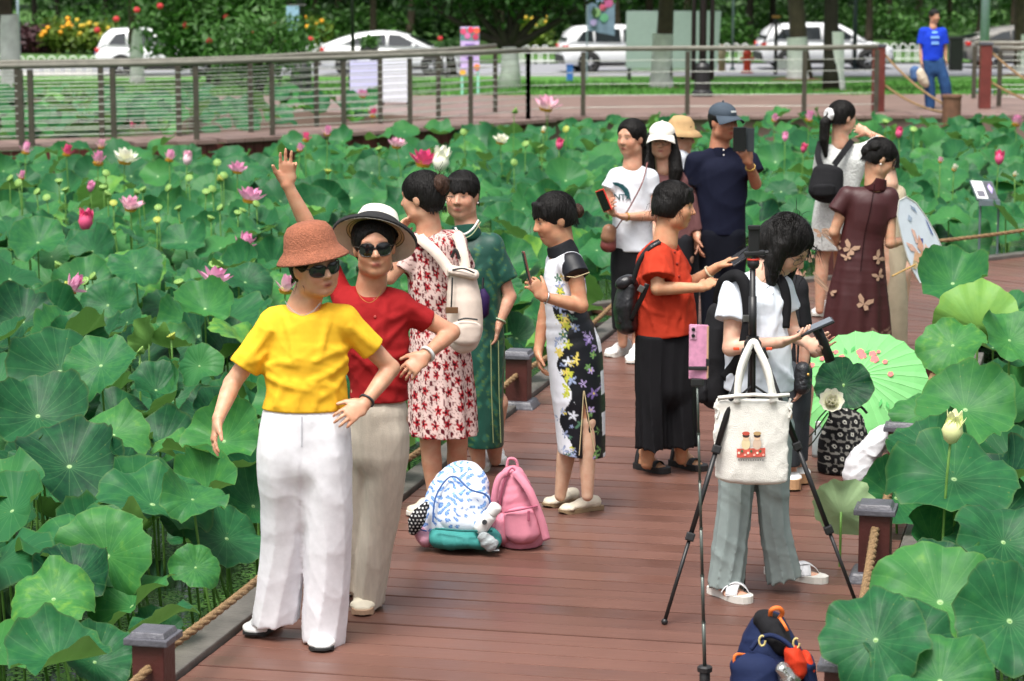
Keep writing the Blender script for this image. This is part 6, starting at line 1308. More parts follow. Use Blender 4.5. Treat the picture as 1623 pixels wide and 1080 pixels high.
def woman_floral():
    P = Person('woman in red floral dress carrying a cream backpack, seen from behind', (700, 812), .006, '#c39276'); J = P.J
    dr = P.loft([(690, 398, 0, 43, .10), (692, 450, 0, 47, .112), (694, 500, 0, 44, .105), (698, 560, 0, 50, .13), (701, 620, 0, 53, .145), (703, 700, 0, 55, .165)], k=.04) + [Prim(J(662, 385), J(722, 382), .047, k=.05)]
    slv = [P.sleeve((660, 390, -.02), (637, 428, -.05), 15, 18, .05, .055), P.sleeve((724, 388, .04), (738, 425, .12), 15, 17, .05, .055)]
    P.head(668, 312, -112, 8, 0, neck=(680, 372, 0), neck_r=.045)
    P.arm((660, 392, -.02), (617, 440, -.06), (634, 380, -.05), (640, 352, -.02), pn=(.5, 0, .4), curl=.5)
    P.arm((724, 392, .04), (738, 450, .15), (705, 455, .28), (690, 440, .33), pn=(-1, 0, 0), curl=.4)
    P.leg((682, 640, 0), (682, 705, 0), (690, 795, .0)); P.leg((722, 640, .02), (725, 705, .06), (722, 778, .14))
    P.body(P.loft([(690, 400, 0, 36, .085), (694, 500, 0, 37, .09), (699, 620, 0, 44, .11)], k=.05))
    w = wrinkle(22, .005, 51); 
    pl = lambda x, y, z: .010 * np.clip((-z + J(0, 520).z) / .5, 0, 1) * np.sin(np.arctan2(y, x - J(698, 500).x) * 11 + 2 * np.sin(z * 3)) + w(x, y, z)
    P.garment('dress', dr + slv, fabric('red_floral', attr='Col', rough=.85, var=.05, bump=.15), h=.006, cuts=[(J(703, 688), DN_)], disp=pl, colour=floral_colour(P))
    P.hair('bun', nape=-.075, face=(0, .095, -.045, .068, .072, .09), bangs=False, m=M_HAIR)
    wb = wrinkle(110, .006, 8); P.garment('hair_bun', [Ell(P.H(0, -.105, .045), (.055, .045, .052), P.HR, .02)], M_HAIRB, .005, disp=wb); P.wisps([((0, -.11, .08), (0, -.3, 1)), ((.03, -.11, .0), (0, -.3, -1))], 26, .05, M_HAIRB)
    cs = mat('shoe_beige', lin('#cfc4b0'), .6); t = P.shoe((694, 806), (638, 824), cs, W_SOLE, w=.040, hgt=.04, length=.24, low=.75); P.shoe((722, 780), (698, 790), cs, W_SOLE, hgt=.055)
    # backpack
    mbk = fabric('backpack_cream', lin('#d8c7ba'), .7, bump=.2); mz = mat('zip_black', (.02, .02, .02), .6)
    bp = empty('backpack', P.o, 'cream canvas backpack with brown tag worn over the floral dress', 'backpack')
    wv = wrinkle(24, .005, 61)
    def g(name, pr, m, cuts=(), par=bp): return link(name, np_mesh(name, *sdf_mesh(pr, .0065, cuts, wv)), m, par)
    body = g('main_pocket', P.loft([(732, 440, -.17, 22, .055), (736, 480, -.19, 28, .075), (737, 520, -.2, 28, .08), (735, 535, -.2, 26, .075)], k=.03), mbk); g('front_pocket', P.loft([(738, 518, -.27, 24, .03), (737, 538, -.27, 23, .032)], k=.02), mbk, par=body)
    g('flap', [Prim(J(716, 428, -.2), J(752, 436, -.2), .022, .022, .06, .06, side=(0, 0, 1), k=.02)], mbk, par=body)
    ribbon(spline([J(664, 375, -.035), J(670, 382, -.105), J(690, 400, -.15), J(706, 420, -.17), J(716, 436, -.19)], 5), .05, .01, (0, -1, .3)).build('strap', mbk, bp, smooth=True)
    ribbon(spline([J(722, 372, -.03), J(728, 380, -.10), J(733, 400, -.15), J(738, 428, -.18)], 5), .05, .01, (0, -1, .3)).build('strap', mbk, bp, smooth=True)
    for pts in ([J(717, 428, -.262), J(735, 426, -.268), J(752, 433, -.262)], [J(726, 508, -.298), J(738, 505, -.302), J(757, 507, -.298)], [J(717, 440, -.26), J(716, 470, -.278), J(715, 490, -.285)]): MB().tube(spline(pts, 5), .0045, n=6).build('zip', mz, body)
    MB().box(J(716, 492, -.285), (.06, .01, .03), bev=.003).build('tag', mat('leather_tag', lin('#6a4a30'), .5), body)
    MB().tube(spline([J(716, 408, -.17), J(722, 396, -.185), J(728, 410, -.18)], 5), .008, n=6).build('grab_loop', mz, bp)
    return P
woman_floral()

# ---- the woman in the green dress
def woman_green():
    P = Person('woman in dark green satin dress with pearl necklace facing the camera', (762, 750), .0065, '#c2937a'); J = P.J
    dr = P.loft([(752, 405, 0, 40, .10), (754, 440, 0, 40, .11), (762, 500, 0, 35, .105), (764, 560, 0, 36, .125), (766, 640, 0, 34, .125), (768, 720, 0, 31, .115)], k=.04) + [Prim(J(720, 388), J(782, 386), .05, k=.05)]
    slv = [P.sleeve((780, 392, 0), (805, 445, 0), 17, 17, .055, .055), P.sleeve((722, 392, 0), (705, 440, 0), 17, 17, .055, .055)]
    P.head(732, 309, -14, 4, 0, neck=(742, 370, 0), jaw=1.1); P.arm((780, 396, 0), (808, 470, 0), (790, 514, -.06), (784, 550, -.08), pn=(-1, 0, 0), curl=.25); P.arm((722, 396, 0), (704, 470, .02), (712, 520, -.02), (716, 552, -.04), pn=(1, 0, 0), curl=.3)
    P.leg((752, 640, 0), (753, 690, 0), (760, 738, .0)); P.leg((782, 640, .02), (782, 690, .05), (785, 730, .1))
    P.body(P.loft([(752, 410, 0, 34, .085), (762, 500, 0, 29, .085), (765, 620, 0, 28, .1)], k=.05))
    w = wrinkle(20, .008, 71, (1, 1, .5))
    def gc(Vv):
        a, b, c = lin('#16463a'), lin('#2a6152'), lin('#4a6a3c'); n1 = np.sin(Vv[:, 0] * 47 + 2 * np.sin(Vv[:, 2] * 31)) * np.sin(Vv[:, 2] * 41 + 2 * np.sin(Vv[:, 0] * 37 + Vv[:, 1] * 30)); n2 = np.sin(Vv[:, 0] * 130 + 3 * np.sin(Vv[:, 2] * 90)) * np.sin(Vv[:, 2] * 120)
        C = np.tile(np.array(a), (len(Vv), 1)); m = np.clip(n1 * 1.6, 0, 1)[:, None]; C = C * (1 - m) + np.array(b) * m; m = ((n2 > .35) & (n1 > .1)); C[m] = np.array(c); return C
    t = P.garment('dress', dr + slv, fabric('green_satin', attr='Col', rough=.42, bump=.1, spec=.5), cuts=[(J(768, 706), DN_)], disp=w, colour=gc)
    P.garment('collar', [Prim(J(740, 374), J(735, 352), .078, .066, k=.01)], fabric('green_collar', lin('#1c4a3e'), .5), .006, cuts=[(J(736, 356, -.05), (-.1, .25, 1)), (J(740, 378), DN_)])
    mt = mat('piping_gold', lin('#8a9468'), .5)
    for x0, x1 in ((778, 782), (790, 794)): MB().tube([J(x0, 540, -.125), J(x0 + 1, 620, -.13), J(x1, 702, -.12)], .0028, n=5).build('piping', mt, t)
    MB().tube(spline([J(718, 372, -.08), J(732, 378, -.108), J(748, 372, -.1), J(762, 352, -.06)], 5), .003, n=5).build('piping', mt, t)
    pts = spline([J(722, 362, -.06), J(728, 370, -.085), J(738, 371, -.1), J(750, 362, -.09), J(758, 350, -.06)], 5)
    nk = empty('pearl_necklace', P.o, 'string of white pearls worn with the green dress', 'necklace')
    for p in pts: MB().ball(p, .0065, 8, 5).build('pearl', M_PEARL, nk, smooth=True)
    P.hair('bun', nape=-.06, face=(0, .095, -.050, .066, .074, .088)); P.garment('hair_bun', [Ell(P.H(.06, -.105, -.02), (.04, .035, .03), P.HR, .02)], M_HAIR, .006, disp=wrinkle(110, .004, 8))
    for e in (-1, 1): MB().ball(P.H(e * .083, -.006, -.042), .006, 8, 5).build('earring', M_PEARL, P.root, smooth=True)
    P.ring((808, 470, 0), (790, 514, -.06), .88, .029, mat('jade_green', lin('#9aa88a'), .25), .006)
    P.shoe((772, 732), (758, 751), W_SHOE, W_SOLE); P.shoe((786, 728), (790, 740), W_SHOE, W_SOLE)
    um = empty('folded_umbrella', P.o, 'folded dark purple umbrella tucked behind the cream backpack', 'umbrella'); MB().tube([J(765, 458, -.16), J(768, 470, -.16), J(766, 497, -.16), J(763, 505, -.16)], [.01, .028, .03, .012], n=9).build('cloth', fabric('purple', lin('#2e1c48'), .6), um, smooth=True); MB().tube([J(766, 440, -.15), J(765, 460, -.16)], .006, n=6).build('shaft', M_PHONE, um)
woman_green()

# ---- the woman in the floral cheongsam
def woman_cheongsam():
    P = Person('woman in black and white flowered cheongsam looking down at a phone', (918, 814), .0055, '#b98768'); J = P.J
    dr = P.loft([(893, 432, 0, 31, .115), (895, 462, 0, 35, .13), (897, 495, 0, 33, .118), (909, 550, 0, 44, .15), (915, 612, 0, 44, .155), (919, 660, 0, 41, .145), (923, 735, 0, 38, .132)], k=.04) + [Prim(J(903, 418, -.11), J(884, 415, .11), .045, k=.05)]
    slv = [P.sleeve((906, 416, -.12), (914, 437, -.17), 19, 21, .05, .055, over=.02), P.sleeve((882, 416, .11), (880, 438, .15), 16, 18, .05, .05, over=.02)]
    cut_slit = Prim(J(925, 622, -.17), J(931, 760, -.17), .003, .040, .05, .062, k=.004, sub=True)
    P.head(877, 346, -70, 16, 0, neck=(891, 402, 0), mouth=1.3, neck_r=.046)
    P.arm((908, 418, -.12), (921, 485, -.17), (862, 471, -.22), (838, 440, -.23), pn=(-.6, .6, .2), curl=.75, thumb=-1); P.arm((880, 420, .12), (864, 500, .13), (853, 556, .09), (857, 592, .07), pn=(1, 0, 0), curl=.45)
    P.leg((915, 590, -.06), (931, 668, -.09), (931, 786, -.09), .9); P.leg((905, 600, .06), (900, 700, .05), (888, 786, .06), .9)
    zk = J(0, 655).z
    def stocking(Vv, C):
        m = Vv[:, 2] < zk; C[m] = C[m] * .35 + np.array(lin('#d3b8a2')) * .65
    P.col.append(stocking)
    P.body(P.loft([(893, 436, 0, 25, .09), (897, 495, 0, 26, .09), (910, 580, 0, 33, .11)], k=.05))
    x0 = lambda z: np.interp(z, [J(0, 720).z, J(0, 610).z, J(0, 495).z, J(0, 420).z], [J(888, 720).x + .03, J(895, 610).x, J(886, 495).x, J(884, 420).x])
    rr = np.random.default_rng(5); spots = []
    for i in range(150): spots.append((rr.random(), rr.random(), rr.random(), rr.random()))
    def cc(Vv):
        x, y, z = Vv.T; C = np.tile(np.array(lin('#0d1018')), (len(Vv), 1)); white = np.array(lin('#e3e6ee'))
        zt = J(0, 500).z; left = x < x0(z) + .03 * np.sin(z * 23); top = (z > J(0, 478).z + .04 * np.sin(x * 40)) & (y > -.16); C[left | (top & (x < J(930, 430).x + 1))] = white; backw = x > (np.interp(z, [J(0, 720).z, J(0, 560).z, J(0, 430).z], [J(955, 720).x, J(950, 560).x, J(922, 430).x])); C[backw & (np.sin(z * 31) > -.2)] = white
        sl = (y < -.125) & (z > J(0, 440).z - .0) & (x > J(893, 0 + 430).x) & (x < J(934, 430).x); C[sl] = np.array(lin('#0d1018'))
        cols = [lin('#b9a6d8'), lin('#dfe4ee'), lin('#8f9cc0'), lin('#6f9a5a'), lin('#c9cf4a'), lin('#e9d46a'), lin('#7f6aa8'), lin('#4f7a62'), lin('#a8b8dc')]
        for i, (a, b, c, d) in enumerate(spots):
            zc = J(0, 720).z + a * (J(0, 415).z - J(0, 720).z); edge = x0(np.array([zc]))[0]
            xc = edge + rr_norm[i] * .035 if i % 3 else (J(955, 600).x - abs(rr_norm[i]) * .05); yc = -.14 + .28 * c if i % 4 == 0 else -.13
            rad = .012 + .022 * d; dx, dy, dz = x - xc, (y - yc) * .55, z - zc; ang = np.arctan2(dz, dx); r = np.sqrt(dx * dx + dy * dy + dz * dz); lim = rad * (.7 + .3 * np.cos(5 * ang + i))
            if i % 5 == 3: r = np.sqrt((dx * math.cos(i) + dz * math.sin(i)) ** 2 * 4 + (dz * math.cos(i) - dx * math.sin(i)) ** 2 * .6 + dy * dy)
            m = r < lim; k = cols[i % len(cols)]; C[m] = np.array(k); C[m & (r > lim * .8)] *= .75; C[r < lim * .25] = np.array(lin('#e0cc5a'))
        return C
    rr_norm = rr.normal(size=150)
    t = P.garment('dress', dr + slv + [cut_slit], fabric('cheongsam', attr='Col', rough=.5, bump=.08, spec=.4), h=.0055, cuts=[(J(920, 719), (-.10, 0, -1))], disp=wrinkle(20, .004, 81), colour=cc)
    P.garment('collar', [Prim(J(893, 404, 0), J(885, 380, 0), .076, .063, k=.01)], fabric('black_collar', (.012, .013, .016), .6), .0055, cuts=[(J(886, 385), (-.45, 0, 1)), (J(893, 408), DN_)])
    mt = mat('piping_pale', lin('#c9b890'), .5)
    for a, b, c in (((925, 620, -.158), (922, 670, -.155), (918, 722, -.15)), ((926, 620, -.158), (934, 670, -.148), (943, 716, -.13))): MB().tube([J(*a), J(*b), J(*c)], .0025, n=5).build('slit_piping', mt, t)
    MB().tube([J(892, 438, -.175), J(912, 440, -.225), J(934, 432, -.17)], .0025, n=5).build('sleeve_piping', mt, t)
    P.hair('bun', nape=-.05, face=(0, .100, -.048, .070, .076, .088), h=.005); P.garment('hair_bun', [Ell(P.H(0, -.125, -.005), (.036, .034, .036), P.HR, .02)], M_HAIRB, .005, disp=wrinkle(110, .004, 8)); P.wisps([((.06, .03, -.03), (0, .2, -1)), ((0, -.1, .05), (0, -.4, .4))], 18, .04)
    cs = mat('shoe_ivory', lin('#ddd2bd'), .55, bump=.3, bs=120); P.shoe((952, 806), (878, 816), cs, mat('sole_brown', lin('#8a7458'), .7), w=.040, hgt=.035, length=.24, low=.72, sole_h=.02); P.shoe((916, 793), (858, 806), cs, mat('sole_brown', lin('#8a7458'), .7), w=.040, hgt=.035, length=.24, low=.72, sole_h=.02)
    P.ring((921, 485, -.17), (862, 471, -.22), .93, .029, mat('silver', lin('#c8c8c8'), .25, metal=.9), .004)
    ph = empty('mobile_phone', P.o, 'phone held up edge-on by the woman in the flowered cheongsam', 'phone'); c = J(835, 424, -.24); R_ = frame_of((-.22, .05, 1), (1, .1, 0)); MB().box(c, (.009, .075, .155), rot=R_ @ rotz(.0), bev=.004).build('case', mat('phone_case_brown', lin('#6a4038'), .4), ph); MB().box(c + V(-.0, 0, .0) + R_ @ V(-.006, 0, 0), (.002, .066, .142), rot=R_ @ rotz(.0)).build('screen', M_PHONE, ph)
woman_cheongsam()
# ---- the woman with the printed logo shirt
def woman_logo():
    P = Person('woman in white logo T-shirt holding a red phone, shoulder bag at her side', (988, 566), .0075, '#bf8f75'); J = P.J
    sh = P.loft([(1003, 292, 0, 31, .105), (1003, 330, 0, 32, .115), (1002, 370, 0, 33, .12), (1002, 402, 0, 34, .122)], k=.04) + P.yoke((976, 281), (1002, 268), (1030, 282), .046)
    slv = [P.sleeve((976, 280, 0), (963, 301, -.03), 12, 13, .055, .055), P.sleeve((1031, 282, 0), (1034, 305, 0), 13, 15, .055, .06)]
    P.head(1000, 218, -40, 4, 0, neck=(1002, 266, 0)); P.arm((976, 282, 0), (962, 328, -.02), (972, 338, -.2), (966, 322, -.27), pn=(1, 0, .3), curl=.6); P.arm((1031, 284, 0), (1041, 342, -.04), (988, 344, -.2), (966, 338, -.24), pn=(0, 0, 1), curl=.5)
    P.leg((988, 410, 0), (986, 460, 0), (987, 545, 0)); P.leg((1016, 410, 0), (1014, 460, .02), (1010, 555, -.05))
    P.body(P.loft([(1003, 294, 0, 26, .085), (1002, 350, 0, 26, .09), (1002, 410, 0, 29, .1)], k=.05))
    sp = sh + slv + [Ell(J(997, 256, -.06), (.082, .13, .055), k=.01, sub=True)]
    t = P.garment('shirt', sp, fabric('white_tee', lin('#dfe3ea'), .9, bump=.1), cuts=[(J(1002, 397), DN_)], disp=wrinkle(24, .006, 91))
    mk = fabric('print_teal', lin('#1f4a4e'), .7); W_ = lambda x, y: J(985, 312, -.3) + V(x, 0, y)
    decal('logo_mark', [[(-.055, .075), (-.02, .073), (.02, .06), (.052, .03), (.062, .002), (.066, -.035), (.035, -.012), (.02, .02), (-.01, .045), (-.035, .052)]], sp, W_, (0, 1, 0), mk, t, .009)
    decal('logo_text', text_polys('ANTA', .055, .001), sp, lambda x, y: W_(x - .078, y - .042), (0, 1, 0), mk, t, .009, sub=2)
    tr = [Prim(J(1002, 392), J(1001, 425), P.m(32), P.m(33), .11, .115, k=.03)] + P.loft([(989, 395, 0, 19, .11), (987, 440, 0, 19, .1), (986, 535, 0, 15, .085)], k=.02, cuts=[(J(986, 521), DN_)]) + P.loft([(1016, 395, 0, 19, .11), (1014, 440, 0, 19, .1), (1011, 535, -.02, 15, .085)], k=.02, cuts=[(J(1011, 522), DN_)])
    P.garment('trousers', tr, fabric('black', (.012, .012, .014), .85), disp=wrinkle(24, .005, 92, (1, 1, .4)), cuts=[(J(1000, 390), (0, 0, 1))])
    P.hair('pony', nape=-.085, face=(0, .108, -.028, .070, .080, .108), bangs=False, vol=1.0); P.garment('hair_tail', [Chain([Prim(P.H(0, -.09, -.02), P.H(0, -.10, -.12), .045, .04), Prim(P.H(0, -.10, -.12), P.H(0, -.10, -.2), .04, .02)], .02)], M_HAIR, .006, disp=wrinkle(80, .006, 5, (1, 1, .25))); P.shoe((998, 560), (967, 566), W_SHOE, W_SOLE, w=.045, length=.25); P.shoe((1012, 566), (1000, 578), W_SHOE, W_SOLE, w=.045)
    P.ring((1041, 342, -.04), (988, 344, -.2), .9, .026, M_GOLD, .005)
    b = empty('shoulder_bag', P.o, 'small reddish brown shoulder bag hanging from a thin strap', 'bag'); ml = mat('leather_red', lin('#6e3430'), .4, var=.25, bump=.2)
    o = link('bag_body', np_mesh('bag_body', *sdf_mesh(P.loft([(966, 372, -.13, 11, .035), (964, 390, -.13, 13, .045)], k=.02), .006)), ml, b); o = link('flap', np_mesh('flap', *sdf_mesh(P.loft([(966, 366, -.14, 11.5, .045), (964, 376, -.145, 12, .045)], k=.02), .006)), mat('leather_tan', lin('#8a6248'), .45, var=.3), b)
    MB().tube(spline([J(1026, 258, -.03), J(1018, 290, -.13), J(1000, 325, -.145), J(985, 350, -.145), J(974, 366, -.13)], 6), .005, n=6).build('strap', ml, b)
    ph = empty('mobile_phone', P.o, 'red phone in the hand of the woman with the logo shirt', 'phone'); R_ = frame_of((-.42, .05, 1), (0, 1, 0)); MB().box(J(957, 318, -.28), (.075, .01, .15), rot=R_ @ rotz(.9), bev=.004).build('case', mat('phone_red', lin('#e03a2c'), .35), ph); MB().box(J(957, 318, -.28) + R_ @ rotz(.9) @ V(0, .006, 0), (.066, .002, .138), rot=R_ @ rotz(.9)).build('screen', M_PHONE, ph)
woman_logo()
# ---- woman with white cap and long hair
def woman_cap():
    P = Person('long-haired woman with white cap and glasses behind the woman in orange', (1068, 545), .0075, '#c6987f'); J = P.J
    P.head(1049, 223, -8, 2, 0, neck=(1054, 268, .02), mouth=1.0); P.arm((1086, 288, .02), (1098, 335, .02), (1106, 372, -.05), (1108, 395, -.08), pn=(-1, 0, 0)); P.arm((1034, 288, .02), (1030, 340, .02), (1040, 380, -.1), (1050, 395, -.12), pn=(1, 0, 0))
    P.leg((1058, 410, 0), (1058, 470, 0), (1058, 535, 0)); P.leg((1082, 410, 0), (1082, 470, 0), (1082, 530, .05)); P.body(P.loft([(1062, 300, .02, 28, .085), (1066, 400, .02, 28, .1)], k=.05))
    P.garment('jacket', P.loft([(1062, 302, .02, 33, .105), (1066, 350, .02, 33, .11), (1070, 400, .02, 33, .12)], k=.04) + [Prim(J(1036, 284, .02), J(1084, 284, .02), .05, k=.05), P.sleeve((1086, 288, .02), (1104, 366, -.02), 14, 12, .06, .05), P.sleeve((1034, 288, .02), (1032, 350, 0), 14, 12, .06, .05)], fabric('mauve', lin('#6d4a4a'), .85), cuts=[(J(1068, 378), DN_)], disp=wrinkle(24, .007, 93))
    P.garment('trousers', [Prim(J(1070, 380, .02), J(1070, 420, .02), P.m(30), P.m(30), .11, .11, k=.03)] + P.loft([(1060, 380, .02, 18, .11), (1058, 530, 0, 14, .09)], k=.02) + P.loft([(1082, 380, .02, 18, .11), (1082, 530, .03, 14, .09)], k=.02), fabric('charcoal', (.02, .021, .026), .85), disp=wrinkle(22, .005, 94, (1, 1, .4)))
    H = P.H; ex = []
    for e in (-1, 1): ex.append(Chain([Prim(H(e * .07, 0, .02), H(e * .088, .01, -.08), .035, .04), Prim(H(e * .088, .01, -.08), H(e * .10, .045, -.2), .042, .05), Prim(H(e * .10, .045, -.2), H(e * .085, .06, -.34), .05, .03)], .02))
    ex.append(Prim(H(0, -.08, -.02), H(0, -.09, -.28), .09, .08, .04, .03, k=.03, side=P.HR @ V(1, 0, 0)))
    P.hair('long', nape=None, bangs=False, extra=ex, face=(0, .105, -.04, .062, .085, .11), amp=.006, top=.06); P.glasses()
    cap(P, mat('cap_white', lin('#e9e4da'), .85, bump=.3, bs=200), 'cap'); P.shoe((1058, 535), (1050, 550), B_SOLE, B_SOLE); P.shoe((1084, 530), (1080, 545), B_SOLE, B_SOLE)
def cap(P, m, name, brim=.085, tilt=.12, up=.0):
    H, R = P.H, P.HR; o = P.garment(name, [Ell(H(0, -.016, .052 + up), (.091, .108, .078), R, .01, cuts=[(H(0, 0, .038 + up), R @ V(0, -.12, -1))])], m, .006)
    mb = MB(); N = 14; rows = []
    for i in range(N + 1):
        a = -1.25 + 2.5 * i / N; ix, iy = math.sin(a) * .088, math.cos(a) * .10 - .012; L = brim * math.cos(a * .62) ** .6; ox, oy = ix + math.sin(a) * L * .25, iy + L
        for (x, y, z) in ((ix, iy, .046 + up), ((ix + ox) / 2, (iy + oy) / 2, .046 + up - .008 - .25 * ix * ix / .09), (ox, oy, .03 + up - .35 * ox * ox / .09)): rows.append(H(x, y, z))
    vs = rows + [q + R @ V(0, 0, -.004) for q in rows]; n_ = len(rows); fs = []
    for i in range(N):
        for j in range(2): a = i * 3 + j; fs += [(a, a + 1, a + 4, a + 3), (n_ + a + 3, n_ + a + 4, n_ + a + 1, n_ + a)]
        a = i * 3 + 2; fs.append((a, n_ + a, n_ + a + 3, a + 3))
    mb.add(vs, fs); mb.build('visor', m, o, smooth=True); MB().ball(H(0, -.016, .131 + up), .008, 8, 5).build('cap_button', m, o, smooth=True); return o
woman_cap()
# ---- person in a sun hat, almost hidden
def person_hidden():
    P = Person('person in tan sun hat and white shirt mostly hidden behind the white cap', (1086, 520), .009, '#c09078'); J = P.J
    P.head(1080, 216, 70, 10, 0, neck=(1080, 246, 0), size=.95); P.leg((1078, 380, 0), (1078, 450, 0), (1078, 510, 0)); P.leg((1094, 380, .1), (1094, 450, .1), (1094, 510, .1)); P.body(P.loft([(1082, 275, 0, 26, .085), (1084, 380, 0, 26, .1)], k=.05))
    P.garment('shirt', P.loft([(1082, 270, 0, 26, .12), (1084, 330, 0, 26, .12), (1084, 372, 0, 26, .12)], k=.04) + [Prim(J(1078, 248, -.08), J(1082, 248, .12), .05, k=.05)], fabric('white_plain', lin('#dde2ea'), .9), disp=wrinkle(24, .005, 95), cuts=[(J(1084, 375), DN_)])
    P.garment('trousers', P.loft([(1079, 370, 0, 17, .1), (1078, 515, 0, 13, .08)]) + P.loft([(1094, 370, .08, 17, .1), (1094, 515, .1, 13, .08)]), fabric('charcoal', (.02, .021, .026), .85)); P.hair('short')
    mt = mat('hat_tan', lin('#b59468'), .9, bump=.6, bs=150); hat_lathe(P, [(0, .13), (.06, .12), (.092, .08), (.10, .035), (.13, .02), (.16, -.01), (.158, -.014), (.10, .025)], (0, -.01, .02), .1, 0)[0].build('hat', mt, P.root, smooth=True)
person_hidden()
# ---- the man in the navy polo
def man_navy():
    P = Person('man in navy polo shirt and dark cap holding up a black phone case', (1148, 545), .0075, '#a9745a', g=1.1); J = P.J
    sh = P.loft([(1143, 272, 0, 44, .12), (1144, 320, 0, 39, .13), (1145, 378, 0, 37, .13)], k=.04) + P.yoke((1104, 256), (1141, 240), (1184, 255), .05)
    P.head(1147, 193, 34, 3, 0, neck=(1140, 238, .02), size=1.05, jaw=1.1, neck_r=.056); P.arm((1186, 258, 0), (1198, 292, -.06), (1187, 258, -.2), (1176, 234, -.26), pn=(-.4, 1, 0), curl=.45, thumb=-1); P.arm((1102, 258, 0), (1094, 325, .05), (1104, 376, -.05), (1108, 400, -.08), pn=(1, 0, 0))
    P.leg((1128, 400, 0), (1128, 470, 0), (1128, 538, 0)); P.leg((1162, 400, 0), (1162, 470, 0), (1164, 535, .03)); P.body(P.loft([(1143, 275, 0, 37, .1), (1145, 400, 0, 32, .11)], k=.05))
    mn = fabric('navy', lin('#12162a'), .85); sp = sh + [P.sleeve((1186, 256, 0), (1195, 276, -.03), 17, 18, .07, .07), P.sleeve((1102, 256, 0), (1096, 292, .02), 16, 17, .07, .07), Ell(J(1142, 222, -.07), (.055, .12, .05), k=.01, sub=True)]
    t = P.garment('polo_shirt', sp, mn, cuts=[(J(1145, 371), DN_)], disp=wrinkle(22, .007, 96))
    P.garment('collar', [Prim(J(1140, 246, .01), J(1140, 230, .01), .080, .066, .075, .066, k=.01)], mn, .007, cuts=[(J(1141, 237, -.03), (.1, .75, 1)), (J(1140, 252), DN_)])
    for yy in (238, 246): MB().ball(J(1147, yy, -.115), .006, 6, 4).build('button', M_PEARL, t)
    P.garment('trousers', [Prim(J(1145, 375), J(1145, 410), P.m(36), P.m(37), .12, .12, k=.03)] + P.loft([(1129, 372, 0, 21, .125), (1129, 440, 0, 20, .11), (1128, 540, 0, 16, .09)], k=.02) + P.loft([(1161, 372, 0, 21, .125), (1161, 440, 0, 20, .11), (1163, 540, .02, 16, .09)], k=.02), fabric('navy_trouser', lin('#0e111c'), .85), disp=wrinkle(22, .006, 97, (1, 1, .4)))
    P.hair('short', nape=-.06, bangs=False, face=(0, .10, -.05, .074, .085, .10), top=.045, vol=.8); c = cap(P, mat('cap_grey', lin('#3c4854'), .85, bump=.3, bs=200), 'cap', .07); MB().box(P.H(0, .098, .075), (.04, .006, .012), rot=P.HR).build('cap_badge', M_WHT, c)
    P.ring((1198, 292, -.06), (1187, 258, -.2), .78, .03, M_GOLD, .007, 'watch'); P.shoe((1128, 535), (1126, 552), B_SOLE, B_SOLE); P.shoe((1164, 532), (1168, 550), B_SOLE, B_SOLE)
    ph = empty('mobile_phone', P.o, 'black phone with open flip case held up by the man in navy', 'phone'); MB().box(J(1172, 221, -.27), (.088, .012, .165), rot=rotz(.15), bev=.004).build('phone_body', M_PHONE, ph); MB().box(J(1187, 222, -.25), (.085, .006, .16), rot=rotz(-.7), bev=.002).build('case_flap', mat('case_grey', lin('#2b3236'), .6), ph)
man_navy()
